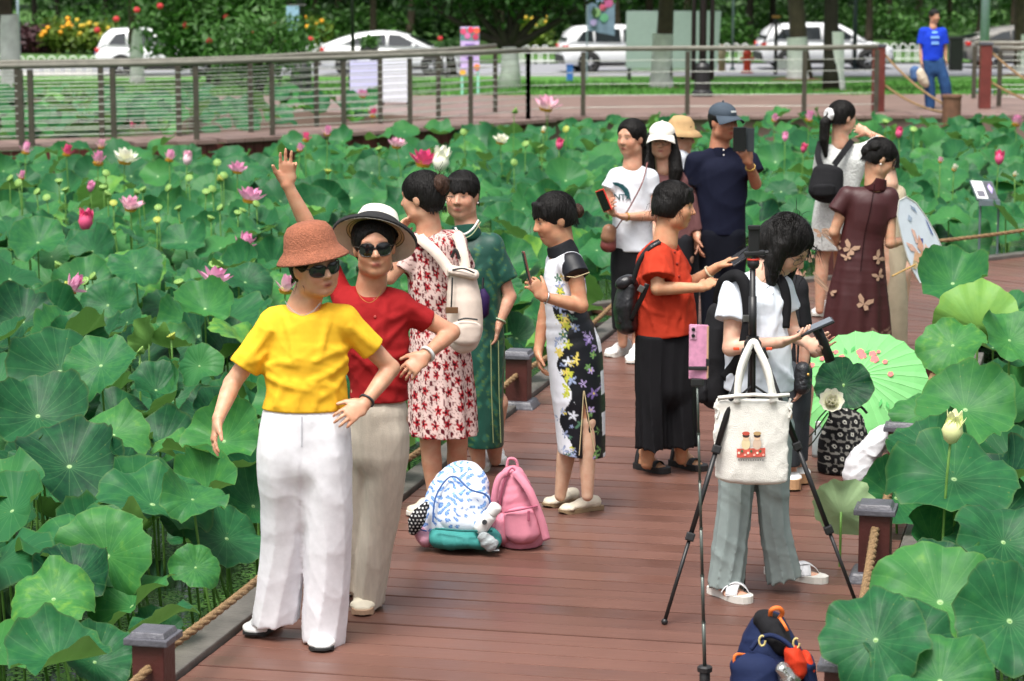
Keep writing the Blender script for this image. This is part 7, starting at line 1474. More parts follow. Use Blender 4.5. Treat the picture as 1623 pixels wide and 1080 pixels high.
# ---- the woman in orange
def woman_orange():
    P = Person('short-haired woman in orange-red blouse and wide black trousers, seen from the side', (1060, 750), .0058, '#c2916f'); J = P.J
    sh = P.loft([(1047, 420, 0, 40, .125), (1051, 460, 0, 48, .145), (1055, 505, 0, 49, .155), (1056, 545, 0, 50, .16)], k=.04) + [Prim(J(1040, 402, -.11), J(1058, 399, .11), .052, k=.06)]
    P.head(1070, 325, 76, 8, 0, neck=(1054, 385, 0), jaw=1.08); P.arm((1042, 404, -.13), (1042, 458, -.19), (1112, 456, -.17), (1140, 441, -.1), pn=(.2, .5, -.6), curl=.3, thumb=1); P.arm((1060, 404, .12), (1092, 452, .12), (1136, 424, .06), (1172, 402, .05), pn=(.3, 0, -1), curl=.15, thumb=-1)
    P.leg((1040, 570, 0), (1034, 660, 0), (1025, 735, -.02)); P.leg((1078, 570, 0), (1080, 660, 0), (1080, 728, .05)); P.foot((1010, 741), (1058, 751)); P.foot((1066, 736), (1117, 747))
    P.body(P.loft([(1048, 425, 0, 32, .1), (1054, 500, 0, 36, .11), (1056, 570, 0, 42, .12)], k=.05))
    mo = fabric('orange', lin('#bd3c26'), .88, bump=.35, bs=300); w = wrinkle(24, .008, 101, (1, 1, 1)); w2 = wrinkle(60, .0025, 102)
    sp = sh + [P.sleeve((1042, 406, -.13), (1043, 440, -.19), 23, 27, .065, .07, over=.04), P.sleeve((1060, 404, .12), (1078, 436, .13), 20, 22, .06, .065), Ell(J(1062, 384, 0), (.07, .075, .06), k=.01, sub=True)]
    sp = P.folds(sp[:-1], [[(1044, 400), (1060, 430), (1066, 472)], [(1014, 440), (1028, 480), (1038, 522)], [(1076, 404), (1072, 450), (1074, 500)], [(1094, 440), (1086, 480), (1082, 520)], [(1034, 408), (1030, 430), (1032, 440)], [(1010, 470), (1030, 492), (1060, 500)], [(1048, 470), (1056, 495), (1056, 524)], [(1070, 520), (1076, 496), (1090, 470)], [(1050, 410), (1052, 426), (1050, 438)]])[0:] + sp
    sp = [q for q in sp if not isinstance(q, Chain) or q.k != .02] + [q for q in sp if isinstance(q, Chain) and q.k == .02]
    t = P.garment('blouse', sp, mo, cuts=[(J(1056, 530), (.12, 0, -1))], disp=lambda x, y, z: w(x, y, z) + w2(x, y, z))
    for x, y in ((1073, 408), (1077, 426), (1080, 446), (1083, 464)): q = surface_at(sp, [npv(J(x, y, -.3))], (0, 1, 0))[0]; MB().ball(q, .0075, 7, 5).build('knot_button', mat('button_orange', lin('#8a2212'), .7), t, smooth=True)
    tr = [Prim(J(1056, 545), J(1056, 610), P.m(48), P.m(48), .14, .14, k=.03)] + P.loft([(1036, 535, -.03, 29, .13), (1033, 620, -.03, 26, .13), (1033, 730, -.03, 25, .13)], k=.02, cuts=[(J(1033, 708, -.03), DN_)]) + P.loft([(1076, 535, .03, 30, .13), (1080, 620, .03, 27, .13), (1081, 730, .04, 26, .13)], k=.02, cuts=[(J(1081, 704, .04), DN_)])
    f1 = P.pleats([[(1036, 540, -.03), (1033, 720, -.03)], [(1078, 540, .03), (1081, 720, .04)]], .013, 7, 5); P.garment('trousers', tr, fabric('black_wide', (.010, .010, .012), .8), cuts=[(J(1056, 528), (0, 0, 1))], disp=f1)
    P.hair('bob', nape=-.062, face=(0, .108, -.052, .073, .082, .098), vol=1.08, h=.005); P.wisps([((.08, .04, -.02), (0, .2, -1)), ((0, -.11, -.04), (0, -.3, -1)), ((0, .06, .1), (0, 1, .0))], 24, .04)
    mk = mat('sandal_black', (.016, .016, .017), .6, bump=.3)
    for i in (0, 1):
        P.flat_sole(i, mk, .03)
        P.strap(i, .62, .70, -.95, .95, .034, mk, .034); P.strap(i, .36, .44, -.85, .85, .058, mk, .03); P.strap(i, .12, .12, -.75, .75, .085, mk, .026, z0=.03)
    P.ring((1092, 452, .12), (1136, 424, .06), .72, .029, mat('jade_pale', lin('#c8b89a'), .3), .007)
    # leather backpack
    b = empty('leather_backpack', P.o, 'black leather backpack on the back of the woman in orange', 'backpack'); ml = mat('leather_black', (.014, .014, .016), .32, var=.2, bump=.3, bs=90, spec=.5); wv = wrinkle(30, .004, 104)
    o = link('main_pocket', np_mesh('main_pocket', *sdf_mesh(P.loft([(998, 452, .0, 17, .12), (992, 485, .0, 20, .14), (994, 512, 0, 19, .13)], k=.03), .0065, (), wv)), ml, b); link('front_pocket', np_mesh('front_pocket', *sdf_mesh(P.loft([(985, 482, -.02, 10, .1), (985, 505, -.02, 11, .1)], k=.03), .0065, (), wv)), ml, o); link('flap', np_mesh('flap', *sdf_mesh([Prim(J(990, 448, -.09), J(990, 448, .09), .05, .05, .035, .035, k=.02)], .0065, (), wv)), ml, o)
    ribbon(spline([J(1003, 450, -.10), J(1014, 415, -.135), J(1030, 393, -.165), J(1046, 383, -.15)], 6), .028, .006, [V(-.5, -.8, .5)] * 19).build('strap', ml, b, smooth=True); ribbon(spline([J(1000, 508, -.12), J(1018, 470, -.2), J(1026, 450, -.215)], 6), .026, .006, (0, -1, 0)).build('strap', ml, b, smooth=True)
    MB().box(J(1016, 458, -.222), (.03, .008, .035), rot=Matrix.Rotation(.5, 3, 'Y'), bev=.003).build('buckle', mat('steel_dark', lin('#8a8a88'), .3, metal=.8), b)
    ph = empty('mobile_phone', P.o, 'grey phone held out by the woman in orange', 'phone'); R_ = Matrix.Rotation(-.6, 3, 'Y'); MB().box(J(1178, 404, .02), (.15, .075, .01), rot=R_ @ Matrix.Rotation(.5, 3, 'X'), bev=.004).build('case', mat('phone_grey', lin('#4a4c52'), .35), ph); MB().box(J(1178, 404, .02) + R_ @ Matrix.Rotation(.5, 3, 'X') @ V(0, 0, .006), (.138, .066, .002), rot=R_ @ Matrix.Rotation(.5, 3, 'X')).build('screen', M_PHONE, ph)
woman_orange()
# ---- the woman at the tripod
def woman_tripod():
    P = Person('woman in white T-shirt and grey trousers bent over a phone at the tripod', (1190, 940), .0055, '#d2a78f'); J = P.J
    sh = P.loft([(1199, 482, 0, 46, .105), (1200, 525, 0, 50, .12), (1202, 575, 0, 54, .132), (1203, 640, 0, 57, .14)], k=.04) + P.yoke((1166, 460, -.05), (1204, 446, .01), (1236, 457, .07))
    P.head(1248, 388, 62, 42, 8, neck=(1208, 444, .01), size=1.02); P.glasses(); P.arm((1166, 462, -.06), (1158, 552, -.12), (1238, 543, -.2), (1274, 532, -.22), pn=(.2, .2, 1), curl=.35, thumb=-1); P.arm((1236, 460, .08), (1256, 528, .1), (1284, 546, -.06), (1306, 552, -.12), pn=(.3, -1, .2), curl=.8, thumb=-1)
    P.leg((1172, 660, 0), (1164, 790, -.02), (1150, 930, -.03)); P.leg((1226, 660, 0), (1226, 790, .0), (1240, 905, .05)); P.foot((1130, 938), (1186, 957)); P.foot((1218, 908), (1308, 925))
    P.body(P.loft([(1199, 488, 0, 38, .088), (1201, 580, 0, 42, .1), (1200, 660, 0, 48, .11)], k=.05))
    w = wrinkle(22, .008, 111); w2 = wrinkle(50, .003, 112)
    sp = sh + [P.sleeve((1166, 462, -.06), (1158, 508, -.1), 24, 27, .062, .068, over=.04), P.sleeve((1236, 458, .08), (1249, 490, .1), 20, 21, .06, .06)]
    sp += P.folds(sp, [[(1168, 470), (1182, 500), (1196, 540)], [(1240, 472), (1226, 510), (1216, 560)], [(1152, 600), (1176, 582), (1202, 576)], [(1254, 602), (1236, 586), (1214, 576)], [(1206, 480), (1208, 540), (1204, 600)], [(1160, 470), (1152, 490), (1148, 504)], [(1230, 612), (1228, 590), (1220, 560)], [(1170, 612), (1172, 596), (1180, 570)], [(1222, 460), (1222, 490), (1226, 520)]])
    t = P.garment('shirt', sp, fabric('white_tee2', lin('#dfe6ef'), .9, bump=.12), cuts=[(J(1203, 618), DN_)], disp=lambda x, y, z: w(x, y, z) + w2(x, y, z))
    tr = [Prim(J(1200, 640), J(1200, 680), P.m(50), P.m(52), .12, .125, k=.05)] + P.loft([(1173, 680, 0, 34, .115), (1167, 770, -.01, 29, .1), (1160, 840, -.02, 28, .095), (1147, 945, -.03, 29, .1)], k=.02, cuts=[(J(1147, 930, -.03), (-.2, 0, -1))]) + P.loft([(1226, 680, 0, 34, .115), (1225, 770, 0, 27, .1), (1229, 840, .01, 25, .09), (1246, 930, .04, 31, .10)], k=.02, cuts=[(J(1246, 914, .04), (.3, 0, -1))])
    f1 = P.pleats([[(1172, 660, 0), (1160, 840, -.02), (1147, 940, -.03)], [(1226, 660, 0), (1228, 840, .01), (1246, 925, .04)]], .010, 6, 3); f2 = wrinkle(34, .005, 114); P.garment('trousers', tr, fabric('grey_green', lin('#8c9997'), .75, bump=.1, fold=.45, fs=9, fstretch=(1, 1, .2)), cuts=[(J(1200, 612), (0, 0, 1))], disp=lambda x, y, z: f1(x, y, z) + f2(x, y, z))
    H = P.H; ex = [Chain([Prim(H(e * .075, 0, .02), H(e * .088, .03, -.06), .036, .040), Prim(H(e * .088, .03, -.06), H(e * .085, .075, -.15), .040, .020)], .02) for e in (-1, 1)] + [Ell(H(0, -.06, -.05), (.095, .07, .10), P.HR, .04)]
    P.hair('long', nape=None, bangs=False, extra=ex, face=(0, .12, -.045, .066, .092, .115), vol=1.08, h=.005, amp=.006); P.wisps([((e * .085, .05, -.10), (0, .4, -1)) for e in (-1, 1)] + [((0, -.1, -.1), (0, -.5, -1)), ((0, .08, .07), (0, .6, -.6)), ((.05, -.03, .11), (.3, -.3, .8))], 46, .075, w=.0013)
    mw_ = mat('sandal_white', lin('#dedee0'), .55)
    for i in (0, 1): P.flat_sole(i, W_SOLE, .03); P.strap(i, .48, .76, -.95, .95, .040, mw_, .05, z0=.028); P.strap(i, .76, .48, -.95, .95, .043, mw_, .05, z0=.030)
    # backpack
    b = empty('black_backpack', P.o, 'black backpack on the woman at the tripod', 'backpack'); mb_ = fabric('black_pack', (.013, .013, .015), .8, bump=.3); wv = wrinkle(26, .006, 115)
    o = link('main_pocket', np_mesh('main_pocket', *sdf_mesh(P.loft([(1140, 500, .12, 20, .09), (1134, 560, .13, 28, .11), (1134, 622, .13, 27, .11)], k=.03), .0075, (), wv)), mb_, b); link('side_pocket', np_mesh('side_pocket', *sdf_mesh(P.loft([(1114, 580, .1, 10, .06), (1114, 628, .1, 11, .07)], k=.03), .0075, (), wv)), mb_, o)
    ribbon(spline([J(1140, 480, .05), J(1146, 450, -.03), J(1166, 437, -.11), J(1180, 450, -.14), J(1187, 490, -.155), J(1184, 530, -.155), J(1172, 570, -.13), J(1150, 600, .0)], 6), .05, .012, [V(-.3, -1, .2)] * 43).build('strap', mb_, b, smooth=True)
    ribbon(spline([J(1228, 437, .0), J(1240, 450, -.045), J(1246, 480, -.05), J(1243, 520, -.06)], 6), .04, .01, (.2, -1, .2)).build('strap', mb_, b, smooth=True); MB().box(J(1186, 505, -.165), (.045, .012, .03), bev=.003).build('buckle', mat('steel_dark', lin('#8a8a88'), .3, metal=.8), b)
    # phone on a black grip
    g = empty('phone_gimbal', P.o, 'phone on a black gimbal handle held by the woman at the tripod', 'gimbal'); R_ = Matrix.Rotation(-.42, 3, 'Y') @ Matrix.Rotation(.10, 3, 'X'); MB().box(J(1293, 519, -.2), (.155, .078, .010), rot=R_, bev=.004).build('phone_body', M_PHONE, g); MB().box(J(1293, 519, -.2) + R_ @ V(0, 0, .007), (.142, .068, .002), rot=R_).build('screen', mat('screen_pale', lin('#6d747c'), .12), g)
    MB().tube([J(1297, 522, -.16), J(1303, 538, -.15), J(1316, 572, -.14)], [.017, .019, .0215], n=12).build('grip', M_BLK, g, smooth=True); MB().tube([J(1290, 520, -.17), J(1300, 534, -.155)], [.014, .02], n=10).build('motor', M_BLK, g)
woman_tripod()
# ---- person in black behind her
def person_black():
    P = Person('person in black shirt with quilted bag, half hidden behind the tripod woman', (1255, 772), .0075, '#c0917a'); J = P.J
    P.head(1240, 408, 120, 30, 0, neck=(1250, 440, .02), size=.95, d=.02); P.arm((1266, 466, -.08), (1274, 552, -.1), (1270, 600, -.12), (1266, 628, -.12), pn=(-1, 0, 0), curl=.4); P.arm((1262, 470, .15), (1270, 540, .2), (1290, 560, .2), (1300, 550, .2)); P.leg((1252, 620, -.05), (1250, 690, -.02), (1252, 765, 0)); P.leg((1266, 620, .1), (1266, 690, .1), (1262, 760, .12))
    P.body(P.loft([(1256, 460, .02, 22, .1), (1260, 600, .02, 26, .12)], k=.05)); P.garment('shirt', P.loft([(1256, 465, .02, 24, .12), (1260, 520, .02, 23, .12), (1260, 590, .02, 24, .13)], k=.04) + [P.sleeve((1266, 464, -.08), (1272, 518, -.1), 15, 16, .06, .06), Prim(J(1262, 452, -.07), J(1258, 452, .12), .05, k=.05)], fabric('black_shirt', (.013, .013, .015), .85), disp=wrinkle(24, .006, 121), cuts=[(J(1260, 600), DN_)])
    P.garment('trousers', [Prim(J(1260, 590, .02), J(1258, 640, .02), P.m(26), P.m(26), .13, .13, k=.03)] + P.loft([(1252, 590, -.05, 24, .1), (1252, 740, -.02, 17, .08)]) + P.loft([(1266, 590, .1, 22, .1), (1264, 740, .1, 16, .08)]), fabric('dark_grey', lin('#3a3f44'), .85), cuts=[(J(1252, 735), DN_)]); P.hair('short')
    mt = mat('wedge_tan', lin('#b8906a'), .7); t = P.shoe((1246, 758), (1258, 780), W_SHOE, mt, sole_h=.06); P.shoe((1262, 756), (1272, 770), W_SHOE, mt, sole_h=.06)
    b = empty('quilted_bag', P.o, 'black quilted handbag hanging beside the person in black', 'bag'); ml = mat('leather_quilt', (.015, .017, .02), .4, bump=1.0, bs=50); link('bag_body', np_mesh('bag_body', *sdf_mesh(P.loft([(1272, 585, -.16, 12, .05), (1271, 612, -.16, 14, .06)], k=.03), .007)), ml, b); MB().tube(spline([J(1264, 575, -.16), J(1266, 520, -.17), J(1262, 470, -.16)], 5), .006, n=6).build('strap', ml, b); MB().ball(J(1281, 594, -.215), .008, 8, 5).build('clasp', M_GOLD, b)
person_black()
# ---- the woman in the brown dress
def brown_colour(P):
    zt = P.J(0, 530).z
    def f(Vv):
        C = np.tile(np.array(lin('#3e1a1c')), (len(Vv), 1)); z = Vv[:, 2]; n1 = np.sin(Vv[:, 0] * 60 + 2.5 * np.sin(z * 55)) * np.sin(z * 70 + 2.5 * np.sin(Vv[:, 0] * 50)); m = (z < zt + .06 * np.sin(Vv[:, 0] * 14) + .03 * np.sin(Vv[:, 0] * 41)) & (n1 > -.25)
        C[m] = np.array(lin('#8a7060')) * (.7 + .3 * n1[m])[:, None]; return C
    return f
def woman_brown():
    P = Person('woman in dark brown satin dress with butterflies, painting on a white fan', (1362, 588), .0072, '#c39678'); J = P.J
    dr = P.loft([(1377, 325, 0, 37, .10), (1374, 350, 0, 36, .105), (1367, 378, 0, 35, .10), (1363, 430, 0, 42, .13), (1359, 490, 0, 51, .155), (1358, 560, 0, 56, .175)], k=.04) + [Prim(J(1344, 308), J(1408, 309), .046, k=.05)]
    sp = dr + [P.sleeve((1342, 310, 0), (1325, 336, -.02), 13, 15, .055, .055), P.sleeve((1410, 312, 0), (1416, 345, -.01), 14, 16, .055, .055)]
    P.head(1396, 250, 98, 26, 0, neck=(1386, 296, 0), face=False); P.arm((1342, 314, 0), (1322, 368, .0), (1336, 400, .15), (1345, 410, .2), pn=(0, 1, 0)); P.arm((1410, 316, 0), (1411, 386, -.03), (1434, 381, .12), (1448, 376, .18), pn=(.2, 1, 0), curl=.6)
    P.leg((1348, 480, 0), (1348, 530, 0), (1350, 580, 0)); P.leg((1374, 480, 0), (1374, 530, 0), (1374, 578, .05)); P.body(P.loft([(1377, 328, 0, 30, .085), (1367, 378, 0, 29, .085), (1362, 470, 0, 38, .11)], k=.05))
    w = wrinkle(20, .006, 131, (1, 1, .5)); pl = lambda x, y, z: w(x, y, z) + .008 * np.clip((J(0, 400).z - z) / .4, 0, 1) * np.sin(np.arctan2(y, x - J(1362, 400).x) * 9 + 1)
    t = P.garment('dress', sp, fabric('brown_satin', attr='Col', rough=.5, bump=.08, spec=.4), h=.0075, cuts=[(J(1358, 547), (.12, 0, -1))], disp=pl, colour=brown_colour(P))
    P.garment('collar', [Prim(J(1387, 300, 0), J(1390, 278, 0), .074, .064, k=.01)], fabric('brown_collar', lin('#3e1a1c'), .4), .0072, cuts=[(J(1390, 281), (.3, 0, 1)), (J(1387, 302), DN_)])
    mbf = fabric('embroidery', lin('#a88a74'), .8); wing = [[(0, 0), (.012, .03), (.045, .05), (.05, .028), (.028, .004)], [(0, 0), (.028, -.002), (.038, -.02), (.02, -.034), (.004, -.016)], [(0, 0), (-.012, .03), (-.045, .05), (-.05, .028), (-.028, .004)], [(0, 0), (-.028, -.002), (-.038, -.02), (-.02, -.034), (-.004, -.016)]]
    for i, (px, py, a, s_) in enumerate(((1333, 399, .3, .85), (1354, 401, -.5, 1.0), (1349, 414, .4, .6), (1399, 416, -.9, .9), (1315, 441, 1.0, .85), (1400, 444, .5, .8), (1303, 470, .2, .5), (1324, 472, -.3, .6), (1374, 487, -.4, 1.1))):
        ca, sa = math.cos(a), math.sin(a); decal('butterfly', wing, dr, lambda x, y, px=px, py=py, ca=ca, sa=sa, s_=s_: J(px, py, -.3) + V((x * ca - y * sa) * s_, 0, (x * sa + y * ca) * s_), (0, 1, 0), mbf, t, .012, sub=1)
    MB().tube(spline([J(1386, 292, -.07), J(1380, 330, -.108), J(1370, 375, -.11), J(1364, 430, -.135)], 5), .003, n=5).build('back_zip', fabric('brown_seam', lin('#2a1012')), t)
    P.hair('bun', nape=-.06, face=(0, .10, -.045, .070, .078, .092), bangs=False, vol=1.06); P.garment('hair_bun', [Chain([Prim(P.H(-.05, -.07, .05), P.H(.05, -.08, .045), .042, .042)], .02), Ell(P.H(0, -.10, .0), (.05, .04, .045), P.HR, .02)], M_HAIR, .007, disp=wrinkle(90, .006, 8)); P.wisps([((0, -.1, .09), (0, -.3, 1))], 30, .04); P.sunglasses()
    MB().ball(P.H(-.083, -.006, -.042), .007, 8, 5).build('earring', M_PEARL, P.root, smooth=True); MB().ball(P.H(.083, -.006, -.042), .007, 8, 5).build('earring', M_PEARL, P.root, smooth=True)
    P.shoe((1350, 578), (1345, 590), B_SOLE, B_SOLE); P.shoe((1376, 576), (1380, 588), B_SOLE, B_SOLE)
woman_brown()
# ---- the woman in white lace
def woman_lace():
    P = Person('woman in white lace blouse with black backpack and white scrunchie, seen from behind', (1296, 507), .0078, '#c79a80'); J = P.J
    sh = P.loft([(1336, 258, 0, 36, .105), (1328, 300, 0, 33, .11), (1318, 335, 0, 29, .12)], k=.04) + [Prim(J(1305, 240), J(1366, 240), .05, k=.05)]
    P.head(1336, 186, 118, 5, 0, neck=(1332, 230, 0)); P.arm((1366, 244, .02), (1402, 226, .0), (1374, 210, .16), (1360, 204, .2), pn=(0, 1, 0), curl=.5); P.arm((1304, 246, .02), (1300, 290, .12), (1330, 250, .3), (1345, 225, .34), pn=(0, 0, 1), curl=.4)
    P.leg((1312, 370, 0), (1303, 410, 0), (1299, 492, 0)); P.leg((1334, 370, .05), (1332, 410, .1), (1332, 485, .2)); P.body(P.loft([(1336, 262, 0, 29, .088), (1322, 330, 0, 24, .1), (1320, 370, 0, 24, .1)], k=.05))
    lace = fabric('lace', lin('#d5d7d4'), .9, bump=.9, bs=70, var=.14, vs=45)
    P.garment('blouse', sh + [P.sleeve((1366, 246, .02), (1398, 228, .01), 17, 15, .07, .06), P.sleeve((1304, 248, .02), (1301, 282, .08), 13, 14, .06, .06)], lace, cuts=[(J(1318, 330), DN_)], disp=wrinkle(26, .007, 141))
    P.garment('skirt', P.loft([(1318, 325, 0, 28, .12), (1314, 360, 0, 28, .125), (1314, 420, .03, 29, .13)], k=.03), lace, cuts=[(J(1312, 396), DN_)], disp=wrinkle(24, .006, 142, (1, 1, .4)))
    H = P.H; P.hair('pony', nape=-.05, bangs=False, face=(0, .10, -.04, .069, .08, .095), ); P.garment('ponytail', [Chain([Prim(H(0, -.105, .01), H(0, -.155, -.05), .028, .038), Prim(H(0, -.155, -.05), H(0, -.15, -.17), .040, .036), Prim(H(0, -.15, -.17), H(.0, -.12, -.29), .036, .012)], .015)], M_HAIR, .006, disp=wrinkle(80, .006, 5, (1, 1, .25)))
    P.garment('scrunchie', [Chain([Prim(H(.03 * math.cos(a), -.125, .012 + .03 * math.sin(a)), H(.03 * math.cos(a + 1.05), -.125, .012 + .03 * math.sin(a + 1.05)), .022, .022) for a in [k * 1.047 for k in range(6)]], .01)], fabric('scrunchie', lin('#e6e6e6'), .9), .007, disp=wrinkle(70, .006, 3))
    b = empty('small_backpack', P.o, 'small black backpack on the woman in white lace', 'backpack'); mb_ = fabric('black_pack', (.013, .013, .015), .8); wv = wrinkle(26, .005, 143)
    o = link('main_pocket', np_mesh('main_pocket', *sdf_mesh(P.loft([(1312, 272, -.18, 24, .055), (1309, 300, -.2, 28, .075), (1308, 306, -.2, 27, .075)], k=.03), .0085, (), wv)), mb_, b); link('front_pocket', np_mesh('front_pocket', *sdf_mesh(P.loft([(1307, 296, -.28, 19, .02), (1307, 308, -.28, 18, .022)], k=.02), .0085, (), wv)), mb_, o)
    ribbon(spline([J(1300, 226, -.03), J(1296, 245, -.12), J(1300, 262, -.17)], 5), .045, .01, (0, -1, .2)).build('strap', mb_, b); ribbon(spline([J(1350, 224, -.03), J(1338, 240, -.13), J(1322, 262, -.18)], 5), .045, .01, (0, -1, .2)).build('strap', mb_, b)
    P.shoe((1306, 496), (1284, 508), W_SHOE, W_SOLE, length=.25); P.shoe((1334, 486), (1318, 494), W_SHOE, W_SOLE)
woman_lace()
# ---- person in a pale sheer dress behind the painter
def person_pale():
    P = Person('person in pale sheer long dress almost hidden behind the woman in brown', (1420, 566), .0085, '#c8a088'); J = P.J
    P.head(1402, 256, -150, 10, 0, neck=(1408, 292, .0), size=.92, d=.05); P.leg((1410, 430, .02), (1412, 500, .02), (1412, 560, .02)); P.leg((1426, 430, .02), (1426, 500, .02), (1424, 560, .02)); P.arm((1426, 310, .05), (1436, 360, .1), (1446, 380, .1), (1456, 385, .1)); P.arm((1394, 310, .05), (1390, 360, .1), (1410, 390, .15), (1420, 392, .15)); P.body(P.loft([(1412, 320, .03, 22, .09), (1416, 440, .03, 22, .1)], k=.05)); P.hair('bun', bangs=False)
    P.garment('dress', P.loft([(1414, 318, .03, 21, .1), (1416, 380, .03, 20, .1), (1418, 450, .03, 20, .13), (1418, 580, .03, 20, .15)], k=.03) + [Prim(J(1398, 306, .03), J(1424, 306, .03), .05, k=.04)], fabric('sheer_beige', lin('#b5a890'), .8, var=.2, vs=8), disp=wrinkle(24, .007, 151, (1, 1, .25)), cuts=[(J(1418, 566), DN_)])
    P.shoe((1412, 556), (1408, 568), W_SHOE, W_SOLE); P.shoe((1426, 556), (1428, 568), W_SHOE, W_SOLE)
person_pale()
# ---- the man in blue on the far shore walk
def man_blue():
    P = Person('man in blue T-shirt and jeans standing on the far shore walk', (1488, 173), .011, '#b98a70'); J = P.J
    P.head(1481, 26, 24, 2, 0, neck=(1479, 44, 0), size=1.0); P.arm((1463, 50, 0), (1460, 75, .03), (1460, 97, -.05), (1461, 106, -.06), pn=(1, 0, 0)); P.arm((1494, 50, 0), (1498, 74, .03), (1499, 94, -.02), (1502, 106, -.04), pn=(-1, 0, 0)); P.leg((1470, 105, 0), (1474, 135, 0), (1474, 168, 0)); P.leg((1488, 105, 0), (1498, 134, -.05), (1500, 168, 0)); P.body(P.loft([(1478, 60, 0, 16, .1), (1478, 105, 0, 15, .11)], k=.05))
    sp = P.loft([(1478, 60, 0, 18, .12), (1478, 80, 0, 17, .125), (1477, 97, 0, 17, .13)], k=.04) + [Prim(J(1464, 49), J(1493, 49), .055, k=.05), P.sleeve((1463, 51, 0), (1460, 70, 0), 7, 7.5, .065, .07), P.sleeve((1494, 51, 0), (1497, 70, 0), 7, 7.5, .065, .07)]
    t = P.garment('shirt', sp, fabric('royal_blue', lin('#1d3fc4'), .85), .011, disp=wrinkle(22, .006, 161), cuts=[(J(1478, 96), DN_)])
    mw_ = fabric('print_pale', lin('#7fb0ee'), .8)
    for px, py, w, h_ in ((1485, 52, .10, .03), (1485, 60, .16, .04), (1485, 69, .14, .05)): decal('shirt_print', [[(-w / 2, -h_ / 2), (w / 2, -h_ / 2), (w / 2 * .8, h_ / 2), (-w / 2 * .9, h_ / 2)]], sp, lambda x, y, px=px, py=py: J(px, py, -.3) + V(x, 0, y), (0, 1, 0), mw_, t, .014, sub=2)
    P.garment('jeans', [Prim(J(1478, 99), J(1478, 112), P.m(16.5), P.m(16.5), .12, .12, k=.03)] + P.loft([(1470, 98, 0, 9.5, .12), (1473, 135, 0, 9, .1), (1474, 168, 0, 8, .09)], k=.02) + P.loft([(1487, 98, 0, 9.5, .12), (1498, 134, -.05, 9, .1), (1501, 168, 0, 8, .09)], k=.02), fabric('denim', lin('#2c4c78'), .85, var=.2, vs=8), .011, disp=wrinkle(24, .006, 162)); P.hair('short', bangs=False, nape=-.04)
    P.shoe((1474, 166), (1472, 174), B_SOLE, W_SOLE); P.shoe((1500, 166), (1503, 173), B_SOLE, W_SOLE)
    b = empty('carried_bag', P.o, 'blue bag with a white cap held by the man in blue', 'bag'); link('bag_body', np_mesh('bag_body', *sdf_mesh(P.loft([(1450, 112, -.1, 8, .08), (1452, 122, -.1, 9, .1)], k=.03), .011, (), wrinkle(30, .01, 2))), fabric('steel_blue', lin('#4a6690'), .8), b); link('white_cloth', np_mesh('white_cloth', *sdf_mesh(P.loft([(1458, 115, -.16, 7, .07), (1463, 128, -.16, 8, .08), (1468, 134, -.14, 5, .05)], k=.03), .011, (), wrinkle(40, .012, 5))), fabric('offwhite', lin('#c4b8a4'), .85), b)
man_blue()
# ================================================================== THINGS ON AND BESIDE THE BOARDWALK
class Spot:
    """pixel helper for a thing that stands at a ground pixel"""
    def __init__(s, px, py, z=0.0, Y=None):
        b = G(px, py, z) if Y is None else AT(px, py, Y); s.o = V(b.x, b.y, z if Y is None else b.z); s.Y = b.y
    J = Person.J; m = Person.m; loft = Person.loft
def sdf_part(name, prims, m, parent, h=.006, disp=None, cuts=(), colour=None):
    v, q = sdf_mesh(prims, h, cuts, disp); return link(name, np_mesh(name, v, q, True, colour(v) if colour else None), m, parent)
